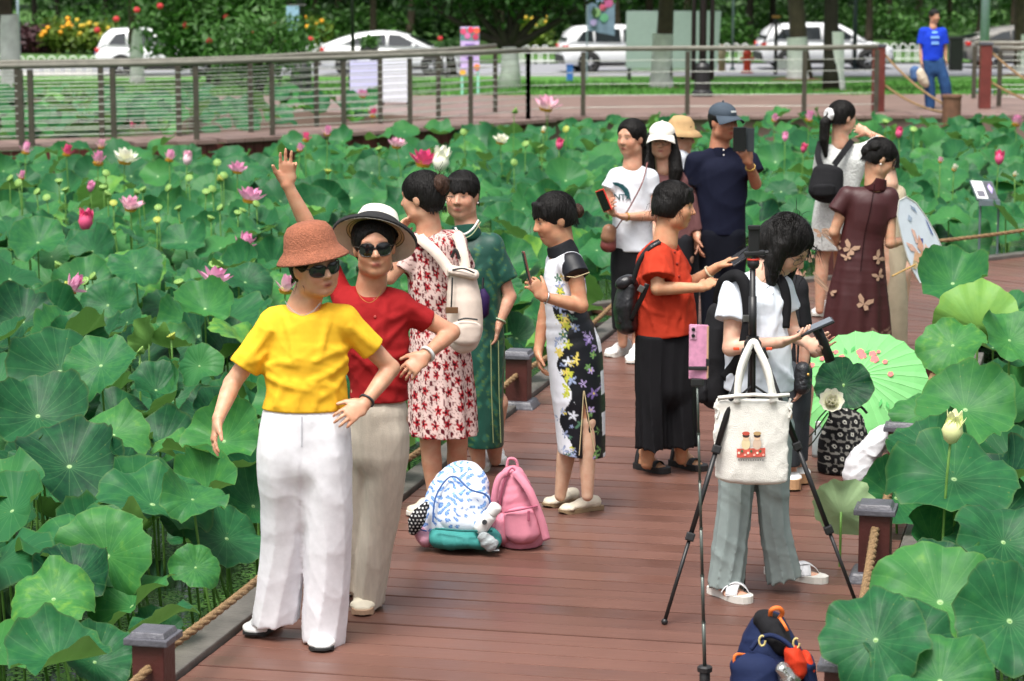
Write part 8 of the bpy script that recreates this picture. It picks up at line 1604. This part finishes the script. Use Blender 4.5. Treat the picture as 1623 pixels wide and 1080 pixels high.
# ---- tripod
def tripod():
    fa, fb, fc = G(1052, 990), G(1363, 972), G(1178, 936); c = (fa + fb + fc) / 3; Y = c.y; S = Spot(1193, 966); S.Y = Y; S.o = V(AT(1193, 700, Y).x, Y, 0); J = S.J; o = S.o
    t = empty('tripod', o, 'black phone tripod with spread legs in front of the woman in white', 'tripod'); mk = mat('tripod_black', (.012, .012, .013), .42, var=.15, spec=.5); hub = J(1193, 556)
    cut = MB().tube([J(1193, 640), J(1193, 420)], .0125, n=12).build('centre_column', mk, t, smooth=True); MB().tube([J(1193, 545), J(1193, 470)], .0165, n=12).build('column_sleeve', mk, t, smooth=True)
    MB().lathe([(0, -.03), (.03, -.03), (.036, -.01), (.036, .015), (.024, .03), (0, .03)], J(1193, 548), None, 16).build('hub', mk, t); MB().lathe([(0, -.012), (.026, -.012), (.026, .012), (0, .012)], J(1193, 538), None, 12).build('collar', mk, t)
    for f in (fa, fb, fc):
        f = f - o; top = hub + (V(f.x, f.y, 0) - V(hub.x, hub.y, 0)).normalized() * .035; d = f - top; lg = MB().tube([top, top + d * .36], .0135, n=10).build('leg', mk, t, smooth=True); MB().tube([top + d * .34, top + d * .68], .0105, n=10).build('leg_tube', mk, lg, smooth=True); MB().tube([top + d * .66, top + d * .985], .008, n=10).build('leg_tube', mk, lg, smooth=True)
        for k in (.36, .68): MB().box(top + d * k, (.036, .034, .036), rot=frame_of(d), bev=.006).build('clip', mk, lg)
        MB().ball(top + d * .99, .014, 8, 6).build('rubber_foot', mk, lg, smooth=True); MB().box((top + d * .02) + V(0, 0, .01), (.03, .03, .05), rot=frame_of(d), bev=.005).build('joint', mk, lg)
        MB().tube([J(1193, 610), top + d * .2], .005, n=6).build('brace', mk, lg)
    for e in (-1, 1): MB().box(J(1193 + e * 26, 553, -.03), (.025, .012, .012), bev=.003).build('release_tab', mat('tab_orange', lin('#d8502c'), .5), t)
    MB().ball(J(1194, 418), .026, 12, 8).build('ball_head', mk, t, smooth=True); MB().lathe([(.0265, -.004), (.0275, 0), (.0265, .004)], J(1194, 411), None, 16, True).build('red_ring', mat('ring_red', lin('#c0392b'), .4), t)
    MB().box(J(1196, 402), (.085, .03, .022), rot=Matrix.Rotation(-.08, 3, 'Y'), bev=.006).build('clamp', mk, t); MB().tube([J(1205, 402), J(1218, 400)], .009, n=8).build('clamp_knob', mk, t); MB().box(J(1195, 380), (.045, .018, .105), bev=.005).build('holder', mk, t); MB().box(J(1195, 361, -.012), (.05, .014, .02), bev=.004).build('holder_lip', mk, t)
    # tote bag hung on it
    b = empty('tote_bag', o, 'white canvas tote bag with a small printed cartoon hanging on the tripod', 'bag'); mc = fabric('canvas', lin('#eae8e0'), .9, bump=.45, bs=260); w = wrinkle(16, .006, 201, (1, 1, .4)); w2 = wrinkle(40, .002, 202)
    sp = S.loft([(1195, 640, -.06, 60, .020), (1194, 690, -.06, 60, .026), (1192, 740, -.06, 59, .030), (1191, 758, -.06, 58, .028)], k=.02)
    body = sdf_part('bag_body', sp, mc, b, .006, lambda x, y, z: w(x, y, z) + w2(x, y, z), cuts=[(J(1195, 628), (.05, 0, 1))]); MB().tube([J(1138, 631, -.075), J(1165, 628, -.09), J(1195, 626, -.092), J(1225, 628, -.09), J(1251, 626, -.075)], .008, n=8).build('hem', mc, b, smooth=True)
    for pts in ([J(1168, 640, -.09), J(1172, 590, -.08), J(1186, 553, -.055), J(1195, 542, -.045), J(1203, 556, -.055), J(1218, 590, -.08), J(1226, 640, -.09)], [J(1164, 640, -.03), J(1178, 580, -.03), J(1195, 546, -.03), J(1212, 580, -.03), J(1230, 640, -.03)]): ribbon(spline(pts, 6), .028, .002, (0, -1, 0.05)).build('handle', mc, b, smooth=True)
    for x in (1138, 1253): MB().tube(spline([J(x, 632, -.06), J(x - 4, 645, -.07), J(x + 1, 652, -.07), J(x - 2, 662, -.07)], 4), .005, n=6).build('drawstring', mc, b)
    Wd = lambda x, y: J(1198, 728, -.3) + V(x, 0, y); D3 = (0, 1, 0)
    def dot(name, cx, cy, rx, ry, c, lift): decal(name, [[(cx + rx * math.cos(a), cy + ry * math.sin(a)) for a in [k * .4488 for k in range(14)]]], sp, Wd, D3, mat('print_' + c.strip('#'), lin(c), .85), body, lift, 1)
    decal('print_block', [[(-.058, -.035), (.058, -.031), (.058, .006), (-.058, .002)]], sp, Wd, D3, mat('print_red', lin('#c85848'), .85, var=.35, vs=60), body, .012, 3)
    for cx, hc_ in ((-.022, '#c05040'), (.024, '#b89868')):
        dot('print_body', cx, .022, .018, .024, '#d9c9a0' if cx < 0 else '#cdb5a0', .0125); dot('print_face', cx, .050, .013, .013, '#e8c4a4', .0132); dot('print_hair', cx, .057, .0145, .009, '#3a2c28', .0138); dot('print_hat', cx, .066, .016, .008, hc_, .0144)
    for k in range(9): dot('print_flower', -.05 + .0125 * k, -.015 + .009 * math.sin(k * 2.1), .005, .005, ('#f0dcc8', '#2e6a48', '#f3b0a0')[k % 3], .0145)
    for k in range(11): decal('print_letter', [[(-.052 + k * .0098, -.047), (-.047 + k * .0098, -.047), (-.047 + k * .0098, -.042), (-.052 + k * .0098, -.042)]], sp, Wd, D3, mat('print_ink', lin('#6a6a68'), .9), body, .012, 0)
tripod()
# ---- selfie stick with a pink phone
def selfie_stick():
    S = Spot(1117, 1098); J = S.J; t = empty('phone_monopod', S.o, 'thin grey extending monopod standing on the deck with a pink phone clamped on top', 'monopod'); mg = mat('tube_grey', lin('#5d645f'), .35, metal=.6)
    a, b = J(1117, 1060), J(1105, 612); n_ = 6
    for k in range(n_): MB().tube([a.lerp(b, k / n_), a.lerp(b, (k + 1.02) / n_)], .0072 - .0006 * k, n=10).build('tube_section', mg, t, smooth=True); MB().tube([a.lerp(b, (k + .985) / n_), a.lerp(b, (k + 1.02) / n_)], .0085 - .0006 * k, n=10).build('tube_ring', mg, t)
    MB().tube([J(1117, 1105), J(1117, 1056)], [.021, .0195], n=12).build('handle', M_BLK, t, smooth=True); MB().lathe([(0, -.01), (.028, -.01), (.028, .006), (.02, .012), (0, .012)], J(1117, 1060), None, 14).build('ring', M_BLK, t)
    for e in (-1, 0, 1): MB().tube([J(1117, 1100), J(1117, 1100) + V(e * .09, .06 if e else -.1, -.0 - J(1117, 1100).z + .006)], .007, n=6).build('foot', M_BLK, t)
    MB().box(J(1105, 606), (.045, .02, .03), bev=.005).build('clamp_base', M_BLK, t); MB().box(J(1107, 583, .014), (.07, .012, .045), bev=.004).build('clamp_back', M_BLK, t); MB().box(J(1106, 584, -.014), (.068, .01, .014), bev=.003).build('clamp_bar', M_BLK, t); MB().box(J(1121, 574), (.012, .03, .03), bev=.003).build('clamp_jaw', M_BLK, t)
    p = empty('pink_phone', S.o, 'phone in pink flowered case clamped upright on the monopod', 'phone'); R_ = rotz(-.25); c = J(1107, 558, .0); MB().box(c, (.070, .010, .200), rot=R_, bev=.004).build('case', mat('phone_pink', lin('#cf8fae'), .4, var=.22, vs=45), p)
    MB().box(c + R_ @ V(-.018, -.006, .07), (.024, .004, .05), rot=R_, bev=.003).build('camera_plate', mat('plate_pink', lin('#d8a3bd'), .3), p)
    for z in (.083, .06): MB().lathe([(0, .005), (.006, .005), (.0075, 0)], c + R_ @ V(-.018, -.008, z), frame_of((0, -1, 0)), 12).build('lens', M_PHONE, p)
    MB().box(c + R_ @ V(.034, 0, 0), (.006, .012, .19), rot=R_).build('side_frame', mat('frame_tan', lin('#c69a80'), .4), p)
selfie_stick()
# ---- green paper parasol lying open on the deck
def parasol():
    c = AT(1364, 610, 13.75); ax = V(-.20, -.70, .68).normalized(); R_ = frame_of(ax, (1, 0, 0)); r = .372; N = 24; K = 1.0
    t = empty('paper_parasol', (c.x, c.y, 0), 'green paper parasol with painted pink blossoms lying open on the deck', 'parasol'); c = c - V(c.x, c.y, 0); mg = mat('paper_green', lin('#86d684'), .6, var=.06, vs=8, trans=.3, bump=.1, bs=200); mr_ = mat('rib_pale', lin('#8fd98a'), .6)
    prof = [(0.012, .10), (.10, .085), (.20, .058), (.30, .022), (.372, -.012)]
    for k in range(N):
        a0, a1 = 2 * math.pi * k / N, 2 * math.pi * (k + 1) / N; vs = []; am = (a0 + a1) / 2
        for q, z in prof:
            for a, dip in ((a0, 0), (am, -.012 * q / r), (a1, 0)): rr_ = q * (.985 if dip and q > .36 else 1); vs.append(c + R_ @ V(rr_ * math.cos(a), rr_ * math.sin(a), z + dip))
        MB().add(vs, [(i * 3 + j, i * 3 + j + 1, (i + 1) * 3 + j + 1, (i + 1) * 3 + j) for i in range(4) for j in range(2)]).build('panel', mg, t, smooth=False)
        MB().tube([c + R_ @ V(q * math.cos(a0), q * math.sin(a0), z + .0015) for q, z in prof], .0018, n=4).build('rib', mr_, t)
    MB().lathe([(0, .125), (.012, .12), (.022, .10), (.03, .09)], c, R_, 12).build('ferrule', mat('ferrule', lin('#3b2f20'), .5), t); MB().tube([c + R_ @ V(0, 0, .1), c + R_ @ V(0, 0, -.50)], .006, n=8).build('shaft', mat('bamboo', lin('#a8874a'), .5), t)
    mp = mat('paint_pink', lin('#d8706e'), .7); mg2 = mat('paint_green', lin('#3f9a4a'), .7); rr_ = random.Random(4); B = R_.transposed()
    def on(px, py):  # the point of the canopy under that spot
        best = None
        for i in range(60):
            for j in range(12):
                a = i * .1047; q = r * (j + .5) / 12; z = np.interp(q, [p[0] for p in prof], [p[1] for p in prof]); w_ = t.location + c + R_ @ V(q * math.cos(a), q * math.sin(a), z); s_ = F_PX / w_.y; e = (CXP + w_.x * s_ * 1.0 - px) ** 2; d = w_ - V(0, 0, HC); zc = d.y * CT - d.z * ST; X = CXP + d.x / zc * F_PX; Yp = CYP - (d.y * ST + d.z * CT) / zc * F_PX; e = (X - px) ** 2 + (Yp - py) ** 2
                if best is None or e < best[0]: best = (e, q, z, a)
        return best[1:]
    for i, (px, py, sz) in enumerate(((1362, 556, 1.2), (1366, 563, 1.2), (1383, 563, 1.1), (1385, 571, 1.3), (1400, 576, .8), (1334, 564, 1.0), (1326, 556, .8), (1300, 569, .8), (1412, 595, .9), (1391, 556, .6), (1288, 583, .9), (1288, 582, .6))):
        q, z, a = on(px, py); p = c + R_ @ V(q * math.cos(a), q * math.sin(a), z + .005); Rl = R_ @ rotz(rr_.random() * 6); mb = MB()
        for k in range(5): mb.lathe([(0, .002), (.0095 * sz, .001), (.010 * sz, 0)], p + Rl @ V(.010 * sz * math.cos(k * 1.257), .010 * sz * math.sin(k * 1.257), 0), R_, 8)
        mb.build('painted_blossom', mp, t)
    for px, py in ((1350, 555), (1375, 560), (1394, 636), (1290, 623), (1340, 560), (1405, 640)):
        q, z, a = on(px, py); p = c + R_ @ V(q * math.cos(a), q * math.sin(a), z + .004); Rl = R_ @ rotz(rr_.random() * 6); MB().add([p + Rl @ V(-.028, 0, 0), p + Rl @ V(0, -.010, .001), p + Rl @ V(.028, 0, 0), p + Rl @ V(0, .010, .001)], [(0, 1, 2, 3)]).build('painted_leaf', mg2, t)
parasol()
# ---- black flowered bag, cream flower and white cloth bag behind the tripod
def flowered_bag():
    S = Spot(1336, 748); J = S.J; t = empty('flowered_bag', S.o, 'black cloth bag with pale ring flower print beside the parasol', 'bag')
    def col(v):
        g = .062; u, z = v[:, 0] + .35 * v[:, 1], v[:, 2]; row = np.floor(z / g); iu = np.floor(u / g + .5 * (row % 2)); du = u - (iu + .5 - .5 * (row % 2)) * g; dz = z - (row + .5) * g; r = np.hypot(du, dz); a = np.arctan2(dz, du); C = np.tile(np.array(lin('#7d7b75')), (len(v), 1)); m = r < .0365 * (.86 + .17 * np.cos(5 * a + iu)); C[m] = np.array((.010, .010, .011)); C[(r < .0105)] = np.array(lin('#b9b7ae')); C[r < .005] = np.array((.02, .02, .02)); return C
    sdf_part('bag_body', S.loft([(1340, 668, 0, 30, .07), (1338, 700, 0, 40, .11), (1337, 735, 0, 44, .12)], k=.03), fabric('ring_print', attr='Col', rough=.85), t, .0052, wrinkle(22, .009, 211), cuts=[(J(1336, 747), DN_)], colour=col)
    for pts in ([J(1318, 668, -.03), J(1316, 650, -.03), J(1330, 646, -.03), J(1340, 664, -.03)], [J(1345, 662, .03), J(1362, 645, .03), J(1374, 655, .03)]): MB().tube(spline(pts, 5), .008, n=6).build('handle', fabric('black_handle', (.012, .012, .013)), t, smooth=True)
    f = empty('cut_lotus', S.o, 'cream white cut flower resting on the black flowered bag', 'flower'); c = J(1318, 640, -.12); ax = V(-.1, -.85, .5).normalized(); R0 = frame_of(ax)
    for n_, op, L in ((5, .25, .045), (7, .6, .052), (9, 1.05, .058)):
        for k in range(n_):
            o = link('petal', PET['white'], None, f, loc=c); R_ = R0 @ rotz(k * 2 * math.pi / n_ + op) @ Matrix.Rotation(math.pi / 2 - op, 3, 'X'); o.rotation_euler = R_.to_euler(); o.scale = (L * 1.5, L * 1.5, L * 1.2)
    MB().lathe([(0, .012), (.009, .01), (.012, 0)], c, R0, 10).build('centre', M_PODY, f)
    ms = mat('stem_dark', lin('#23361f'), .6)
    for pts in ([J(1312, 648, -.1), J(1295, 668, -.1), J(1292, 690, -.1)], [J(1312, 655, -.1), J(1285, 690, -.08), J(1258, 706, -.08)], [J(1312, 665, -.08), J(1285, 705, -.06), J(1252, 723, -.06)]): MB().tube(spline(pts, 5), .004, n=6).build('stem', ms, f)
    S = Spot(1372, 764); J = S.J; t = empty('white_cloth_bag', S.o, 'crumpled white cloth bag slumped against the low post', 'bag'); mw = fabric('white_cloth', lin('#d9dade'), .9); w = wrinkle(26, .020, 212); w2 = wrinkle(60, .008, 213)
    sdf_part('bag_body', S.loft([(1400, 688, .04, 14, .05), (1384, 708, .02, 20, .07), (1368, 732, 0, 25, .09), (1362, 750, 0, 26, .09)], k=.03), mw, t, .0058, lambda x, y, z: w(x, y, z) + w2(x, y, z), cuts=[(J(1366, 763), DN_)]); sdf_part('gathered_neck', S.loft([(1406, 680, .04, 9, .03), (1416, 682, .04, 7, .03)], k=.02), mw, t, .0055, w2)
    S = Spot(1296, 724); J = S.J; t = empty('water_bottle', S.o, 'small clear bottle standing behind the flowered bag', 'bottle'); mgl = mat('bottle_plastic', lin('#b9c4c6'), .15, trans=.3); MB().lathe([(0, 0), (.03, 0), (.032, .02), (.032, .13), (.014, .165), (.014, .175)], (0, 0, 0), None, 14).build('bottle_body', mgl, t, smooth=True); MB().lathe([(0, .195), (.016, .193), (.016, .172)], (0, 0, 0), None, 12).build('cap', M_WHT, t)
    S = Spot(1392, 771); t = empty('dark_shoe', S.o, 'dark shoe lying beside the white cloth bag', 'shoe'); sdf_part('upper', [Prim((-.05, 0, .03), (.05, .02, .028), .035, .03, .03, .024)], mat('shoe_dark', (.02, .02, .022), .5), t, .006, cuts=[((0, 0, .012), DN_)]); MB().box((0, .01, .006), (.19, .075, .012), bev=.004).build('sole', B_SOLE, t)
flowered_bag()
# ---- bags on the deck in the middle
def deck_bags():
    S = Spot(722, 866); J = S.J; bl, wh = np.array(lin('#4f7fc8')), np.array(lin('#dfe8f4'))
    def blue(v):
        rr = np.sin(v[:, 0] * 95 + 2 * np.sin(v[:, 2] * 70 + v[:, 1] * 40)) * np.sin(v[:, 2] * 100 + 2 * np.sin(v[:, 0] * 66)); C = np.tile(wh, (len(v), 1)); m = rr > .38; C[m] = bl; m = rr > .72; C[m] = np.array(lin('#86aee0')); return C
    t = empty('blue_backpack', S.o, 'white backpack with blue flower print slumped on the deck', 'backpack'); w = wrinkle(20, .008, 221)
    b = sdf_part('main_pocket', S.loft([(738, 762, 0, 38, .09), (728, 788, 0, 52, .12), (724, 815, 0, 56, .13), (722, 830, 0, 55, .12)], k=.04), fabric('blue_print', attr='Col', rough=.8), t, .0055, w, colour=blue); sdf_part('front_pocket', S.loft([(742, 790, -.08, 36, .06), (736, 826, -.09, 42, .07)], k=.03), fabric('blue_print', attr='Col', rough=.8), b, .0055, w, colour=blue)
    mz = mat('zip_blue', lin('#3c5f9a'), .6); MB().tube(spline([J(686, 828, -.13), J(690, 790, -.115), J(706, 762, -.10), J(722, 756, -.105), J(745, 776, -.155), J(772, 786, -.14), J(780, 812, -.12)], 6), .0045, n=6).build('zip', mz, b)
    MB().tube(spline([J(690, 800, -.06), J(668, 800, -.06), J(656, 830, -.06), J(672, 848, -.06)], 5), .009, n=6).build('strap', fabric('white_strap', lin('#d0d6e0')), t, smooth=True)
    t = empty('teal_bag', S.o, 'teal shopping bag lying under the blue flowered backpack', 'bag'); sdf_part('bag_body', S.loft([(700, 850, -.06, 20, .10), (735, 852, -.08, 19, .13), (780, 852, -.06, 15, .10)], k=.03, side=(0, 0, 1)), fabric('teal', lin('#3f8f8a'), .6), t, .006, wrinkle(24, .008, 222), cuts=[((0, 0, .002), DN_)]); MB().tube([J(690, 838, -.16), J(735, 842, -.215), J(780, 842, -.16)], .005, n=6).build('seam', fabric('teal_d', lin('#2f6f6c')), t)
    t = empty('pink_pouch', S.o, 'small pink pouch at the end of the teal bag', 'pouch'); sdf_part('pouch_body', S.loft([(664, 842, -.05, 9, .06), (676, 856, -.06, 13, .07)], k=.03), fabric('pink_pouch', lin('#c892a4'), .7), t, .006, wrinkle(30, .006, 223), cuts=[((0, 0, .002), DN_)]); MB().tube([J(660, 838, -.1), J(676, 842, -.13)], .004, n=5).build('zip', mz, t)
    # polka dot scarf
    t = empty('polka_scarf', S.o, 'black scarf with white dots hanging off the blue backpack', 'scarf')
    def dots(v): g = .017; u, z = v[:, 0], v[:, 2]; r_ = np.floor(z / g); du = (u + .5 * g * (r_ % 2)) % g - g / 2; C = np.tile(np.array((.01, .01, .012)), (len(v), 1)); C[np.hypot(du, z % g - g / 2) < .0042] = np.array(lin('#d8d8d8')); return C
    sdf_part('cloth', S.loft([(674, 800, -.12, 5, .02), (662, 822, -.14, 13, .022), (654, 842, -.12, 8, .02)], k=.02), fabric('polka', attr='Col', rough=.7), t, .004, wrinkle(40, .004, 224), colour=dots); sdf_part('knot', [Ell(J(675, 802, -.12), (.016, .016, .02))], fabric('polka', attr='Col', rough=.7), t, .004, colour=dots)
    # bottle and plastic
    t = empty('white_bottle', S.o, 'white bottle with a black mark beside the pink backpack', 'bottle'); R_ = frame_of((.5, -.15, .75)); MB().lathe([(0, -.06), (.03, -.06), (.034, -.04), (.034, .03), (.028, .045), (0, .045)], J(770, 826, -.17), R_, 16).build('bottle_body', mat('bottle_white', lin('#e3e4e2'), .4), t, smooth=True); MB().lathe([(.029, .048), (.03, .085), (.022, .095), (0, .096)], J(770, 826, -.17), R_, 16).build('cap', mat('bottle_white', lin('#e3e4e2'), .4), t, smooth=True); MB().lathe([(.0, .003), (.010, .003), (.012, 0)], J(768, 828, -.208), frame_of((-.1, -1, .2)), 14).build('mark', M_PHONE, t)
    t = empty('plastic_wrap', S.o, 'crumpled clear plastic wrap on the deck below the bottle', 'wrapper'); sdf_part('film', S.loft([(766, 852, -.2, 10, .02), (780, 866, -.2, 12, .02)], k=.02), mat('film', lin('#bfc8ca'), .2, trans=.3, bump=.8, bs=60), t, .005, wrinkle(60, .009, 225), cuts=[((0, 0, .002), DN_)]); MB().box(J(786, 872, -.2), (.03, .02, .004)).build('flap', mat('film', (.6, .6, .6)), t)
    # pink backpack
    S = Spot(826, 863); J = S.J; mp = fabric('pink_pack', lin('#cf8496'), .75, bump=.2); mpd = fabric('pink_dark', lin('#a85a70'), .7); t = empty('pink_backpack', S.o, 'pink backpack standing on the deck beside the blue one', 'backpack'); w = wrinkle(24, .006, 226)
    b = sdf_part('main_pocket', S.loft([(812, 758, 0, 21, .07), (818, 790, 0, 32, .10), (824, 830, 0, 38, .12), (825, 850, 0, 37, .12)], k=.04), mp, t, .0058, w, cuts=[((0, 0, .003), DN_)]); sdf_part('front_pocket', S.loft([(826, 818, -.11, 28, .045), (828, 845, -.115, 29, .05)], k=.03), mp, b, .0058, w); sdf_part('side_pocket', S.loft([(796, 825, -.06, 14, .06), (797, 848, -.06, 15, .06)], k=.03), mp, b, .0058, w)
    for pts in ([J(800, 812, -.14), J(824, 808, -.165), J(852, 802, -.145)], [J(790, 815, -.08), J(797, 770, -.085), J(812, 742, -.06), J(828, 770, -.09), J(846, 800, -.11)]): MB().tube(spline(pts, 6), .005, n=6).build('zip', mpd, b)
    ribbon(spline([J(806, 748, -.06), J(790, 760, -.085), J(782, 800, -.09), J(784, 838, -.08)], 6), .03, .008, (0, -1, .2)).build('strap', mp, t, smooth=True); ribbon(spline([J(816, 748, -.07), J(838, 778, -.12), J(856, 820, -.13), J(866, 856, -.13)], 6), .035, .01, (.2, -1, .2)).build('strap', mp, t, smooth=True)
    MB().tube(spline([J(803, 745, 0), J(806, 728, 0), J(818, 730, 0), J(822, 748, 0)], 5), .007, n=6).build('grab_loop', mp, t)
    MB().box(J(838, 818, -.17), (.012, .008, .05), bev=.003).build('zip_pull', mpd, b)
deck_bags()
# ---- navy backpack at the bottom edge
def navy_bag():
    S = Spot(1232, 1118); J = S.J; t = empty('navy_backpack', S.o, 'open navy backpack with orange straps in front of the tripod', 'backpack'); mn = fabric('navy_pack', lin('#1c2748'), .75, bump=.25); w = wrinkle(24, .013, 231); mo = mat('orange_web', lin('#e0702c'), .7); mr_ = fabric('orange_lining', lin('#c8391f'), .7)
    b = sdf_part('main_pocket', S.loft([(1218, 1000, .03, 34, .09), (1220, 1040, .03, 52, .14), (1222, 1090, .02, 68, .17), (1222, 1125, .02, 72, .18)], k=.04), mn, t, .006, w, cuts=[((0, 0, .003), DN_)])
    sdf_part('front_pocket', S.loft([(1196, 1062, -.14, 38, .06), (1200, 1120, -.15, 46, .07)], k=.03), mn, b, .006, w, cuts=[((0, 0, .003), DN_)]); sdf_part('flap', S.loft([(1214, 985, 0, 18, .06), (1228, 1000, -.04, 24, .07), (1240, 1022, -.08, 20, .05)], k=.03), fabric('black_mesh', (.014, .014, .016), .9), b, .006, w)
    sdf_part('lining', S.loft([(1256, 1034, -.13, 14, .05), (1262, 1062, -.13, 16, .06)], k=.03), mr_, b, .006, w); sdf_part('side_panel', S.loft([(1276, 1050, -.05, 14, .09), (1282, 1100, -.05, 16, .10)], k=.03), mn, b, .006, w); sdf_part('side_stripe', S.loft([(1277, 1036, -.06, 7, .05), (1284, 1062, -.07, 7, .06)], k=.03), mr_, b, .006, w)
    link('foil_pack', np_mesh('foil_pack', *sdf_mesh(S.loft([(1240, 1062, -.2, 12, .03), (1254, 1082, -.2, 15, .035)], k=.02), .005, (), wrinkle(70, .008, 232))), mat('foil', lin('#b5b5b0'), .22, metal=.9, bump=.6, bs=50), t)
    ribbon(spline([J(1221, 985, -.03), J(1222, 968, -.06), J(1234, 964, -.06), J(1240, 972, -.05), J(1232, 985, -.04)], 5), .016, .004, (0, -1, .4)).build('grab_loop', mo, t, smooth=True)
    for pts in ([J(1182, 1038, -.13), J(1166, 1038, -.15), J(1165, 1052, -.15), J(1186, 1050, -.15)], [J(1236, 980, -.08), J(1244, 992, -.11), J(1248, 1000, -.11)]): ribbon(spline(pts, 5), .010, .003, (0, -1, .2)).build('orange_loop', mo, t, smooth=True)
    mc = mat('cord_yellow', lin('#c8b878'), .6)
    for x, y in ((1208, 1016), (1262, 1020)): MB().tube([J(x + 5 * math.cos(a), y + 8 * math.sin(a), -.15) for a in [k * .5236 for k in range(11)]], .004, n=6).build('zip_cord', mc, t)
    MB().tube(spline([J(1190, 1030, -.14), J(1205, 1012, -.13), J(1225, 1008, -.13), J(1250, 1022, -.15), J(1268, 1050, -.16), J(1280, 1090, -.15)], 6), .009, n=6).build('piping', mn, t, smooth=True)
navy_bag()
# ---- the painted fan held by the woman in brown
def fan():
    Y = 15.75; S = Spot(1450, 560, 0, Y); S.o = V(AT(1455, 500, Y).x, Y, 0); J = S.J; t = empty('painted_fan', S.o, 'large white fan with a lotus painting held beside the brown dress', 'fan'); mw = mat('fan_silk', lin('#d9e2ec'), .7, var=.05)
    out = [(1425, 318), (1436, 312), (1452, 322), (1468, 344), (1484, 372), (1496, 400), (1505, 424), (1494, 432), (1476, 440), (1458, 449), (1448, 432), (1438, 408), (1428, 372), (1422, 342)]
    P3 = [J(x, y, (x - 1425) * .0022) for x, y in out]; n_ = len(P3); nb = V(0, .012, 0); MB().add(P3 + [p + nb for p in P3], [tuple(range(n_)), tuple(range(2 * n_ - 1, n_ - 1, -1))] + [(i, i + n_, (i + 1) % n_ + n_, (i + 1) % n_) for i in range(n_)]).build('panel', mw, t)
    MB().tube(P3 + [P3[0]], .004, n=5).build('rim', mat('fan_rim', lin('#c8c8c0'), .6), t); MB().tube([J(1452, 419, .02), J(1414, 438, -.04)], .006, n=6).build('handle', mat('bamboo', lin('#a8874a'), .5), t)
    def blob(name, pts, c, l_=.006): q = [J(x, y, (x - 1425) * .0022 - l_) for x, y in pts]; MB().add(q, [tuple(range(len(q)))]).build(name, mat('fan_' + c.strip('#'), lin(c), .8, var=.2, vs=40), t)
    for pts, c in (([(1444, 362), (1450, 366), (1456, 384), (1452, 386)], '#e3b8a8'), ([(1456, 372), (1464, 390), (1462, 402), (1454, 392)], '#d8a48c'), ([(1436, 384), (1446, 388), (1456, 400), (1444, 398)], '#e0b4a4'), ([(1460, 396), (1470, 402), (1468, 416), (1458, 410)], '#c89a78'), ([(1450, 398), (1462, 404), (1458, 418), (1448, 412)], '#d9ac88'), ([(1466, 386), (1474, 396), (1470, 404), (1464, 396)], '#e6c4b4'), ([(1458, 418), (1466, 416), (1474, 436), (1464, 442)], '#5f8a68'), ([(1448, 412), (1456, 418), (1452, 428), (1446, 424)], '#c8b48c'), ([(1442, 325), (1450, 330), (1454, 338), (1446, 332)], '#8ea0b8'), ([(1466, 346), (1470, 352), (1480, 374), (1476, 370)], '#5a6ca8'), ([(1458, 378), (1463, 378), (1463, 386), (1459, 385)], '#4a5a98'), ([(1488, 402), (1494, 412), (1490, 418), (1486, 408)], '#9ab0b8'), ([(1440, 340), (1446, 346), (1444, 352), (1439, 348)], '#a8b8cc')): blob('brush_stroke', pts, c)
    blob('red_blossom', [(1478, 402), (1484, 403), (1487, 407), (1484, 412), (1478, 413), (1475, 408)], '#c83a30', .009)
fan()
# ---- information stand in the pond
def info_stand():
    Y = 22.8; S = Spot(1560, 420, 0, Y); S.o = V(AT(1560, 400, Y).x, Y, WATER_Z); J = S.J; t = empty('information_stand', S.o, 'small tilted information board on thin grey legs in the lotus pond', 'information board'); a, b, c, d = J(1537, 286, .08), J(1572, 288, .08), J(1583, 318, -.06), J(1549, 316, -.06); ms = mat('stand_grey', lin('#6d7a80'), .5, metal=.3); up = (b - a).cross(d - a).normalized(); up = up if up.y < 0 else -up
    MB().add([a, b, c, d, a - up * .03, b - up * .03, c - up * .03, d - up * .03], [(0, 1, 2, 3), (7, 6, 5, 4), (0, 4, 5, 1), (1, 5, 6, 2), (2, 6, 7, 3), (3, 7, 4, 0)]).build('panel', ms, t)
    def q(u, v): return (a + (b - a) * u) * (1 - v) + (d + (c - d) * u) * v + up * .006
    def sheet(n, u0, u1, v0, v1, m): MB().add([q(u0, v0), q(u1, v0), q(u1, v1), q(u0, v1)], [(0, 1, 2, 3)]).build(n, m, t)
    sheet('text_sheet', .03, .52, .04, .96, M_WHT); sheet('flower_photo', .56, .98, .04, .96, mat('photo_dark', lin('#3a3f48'), .4)); sheet('small_photo', .10, .45, .55, .88, mat('photo_grey', lin('#5a5a66'), .5, var=.4, vs=60))
    e = up * .003; MB().add([q(.68, .35) + e, q(.8, .15) + e, q(.9, .4) + e, q(.78, .7) + e], [(0, 1, 2, 3)]).build('photo_flower', mat('photo_lilac', lin('#b8a4e0'), .5), t); MB().box(J(1568, 322, -.07), (.19, .03, .05)).build('bracket', ms, t)
    for px, py in ((1554, 316), (1583, 316)): MB().tube([J(px, py, -.03), V(J(px, py, -.03).x, J(px, py, -.03).y, 0)], .011, n=8).build('leg', ms, t)
info_stand()
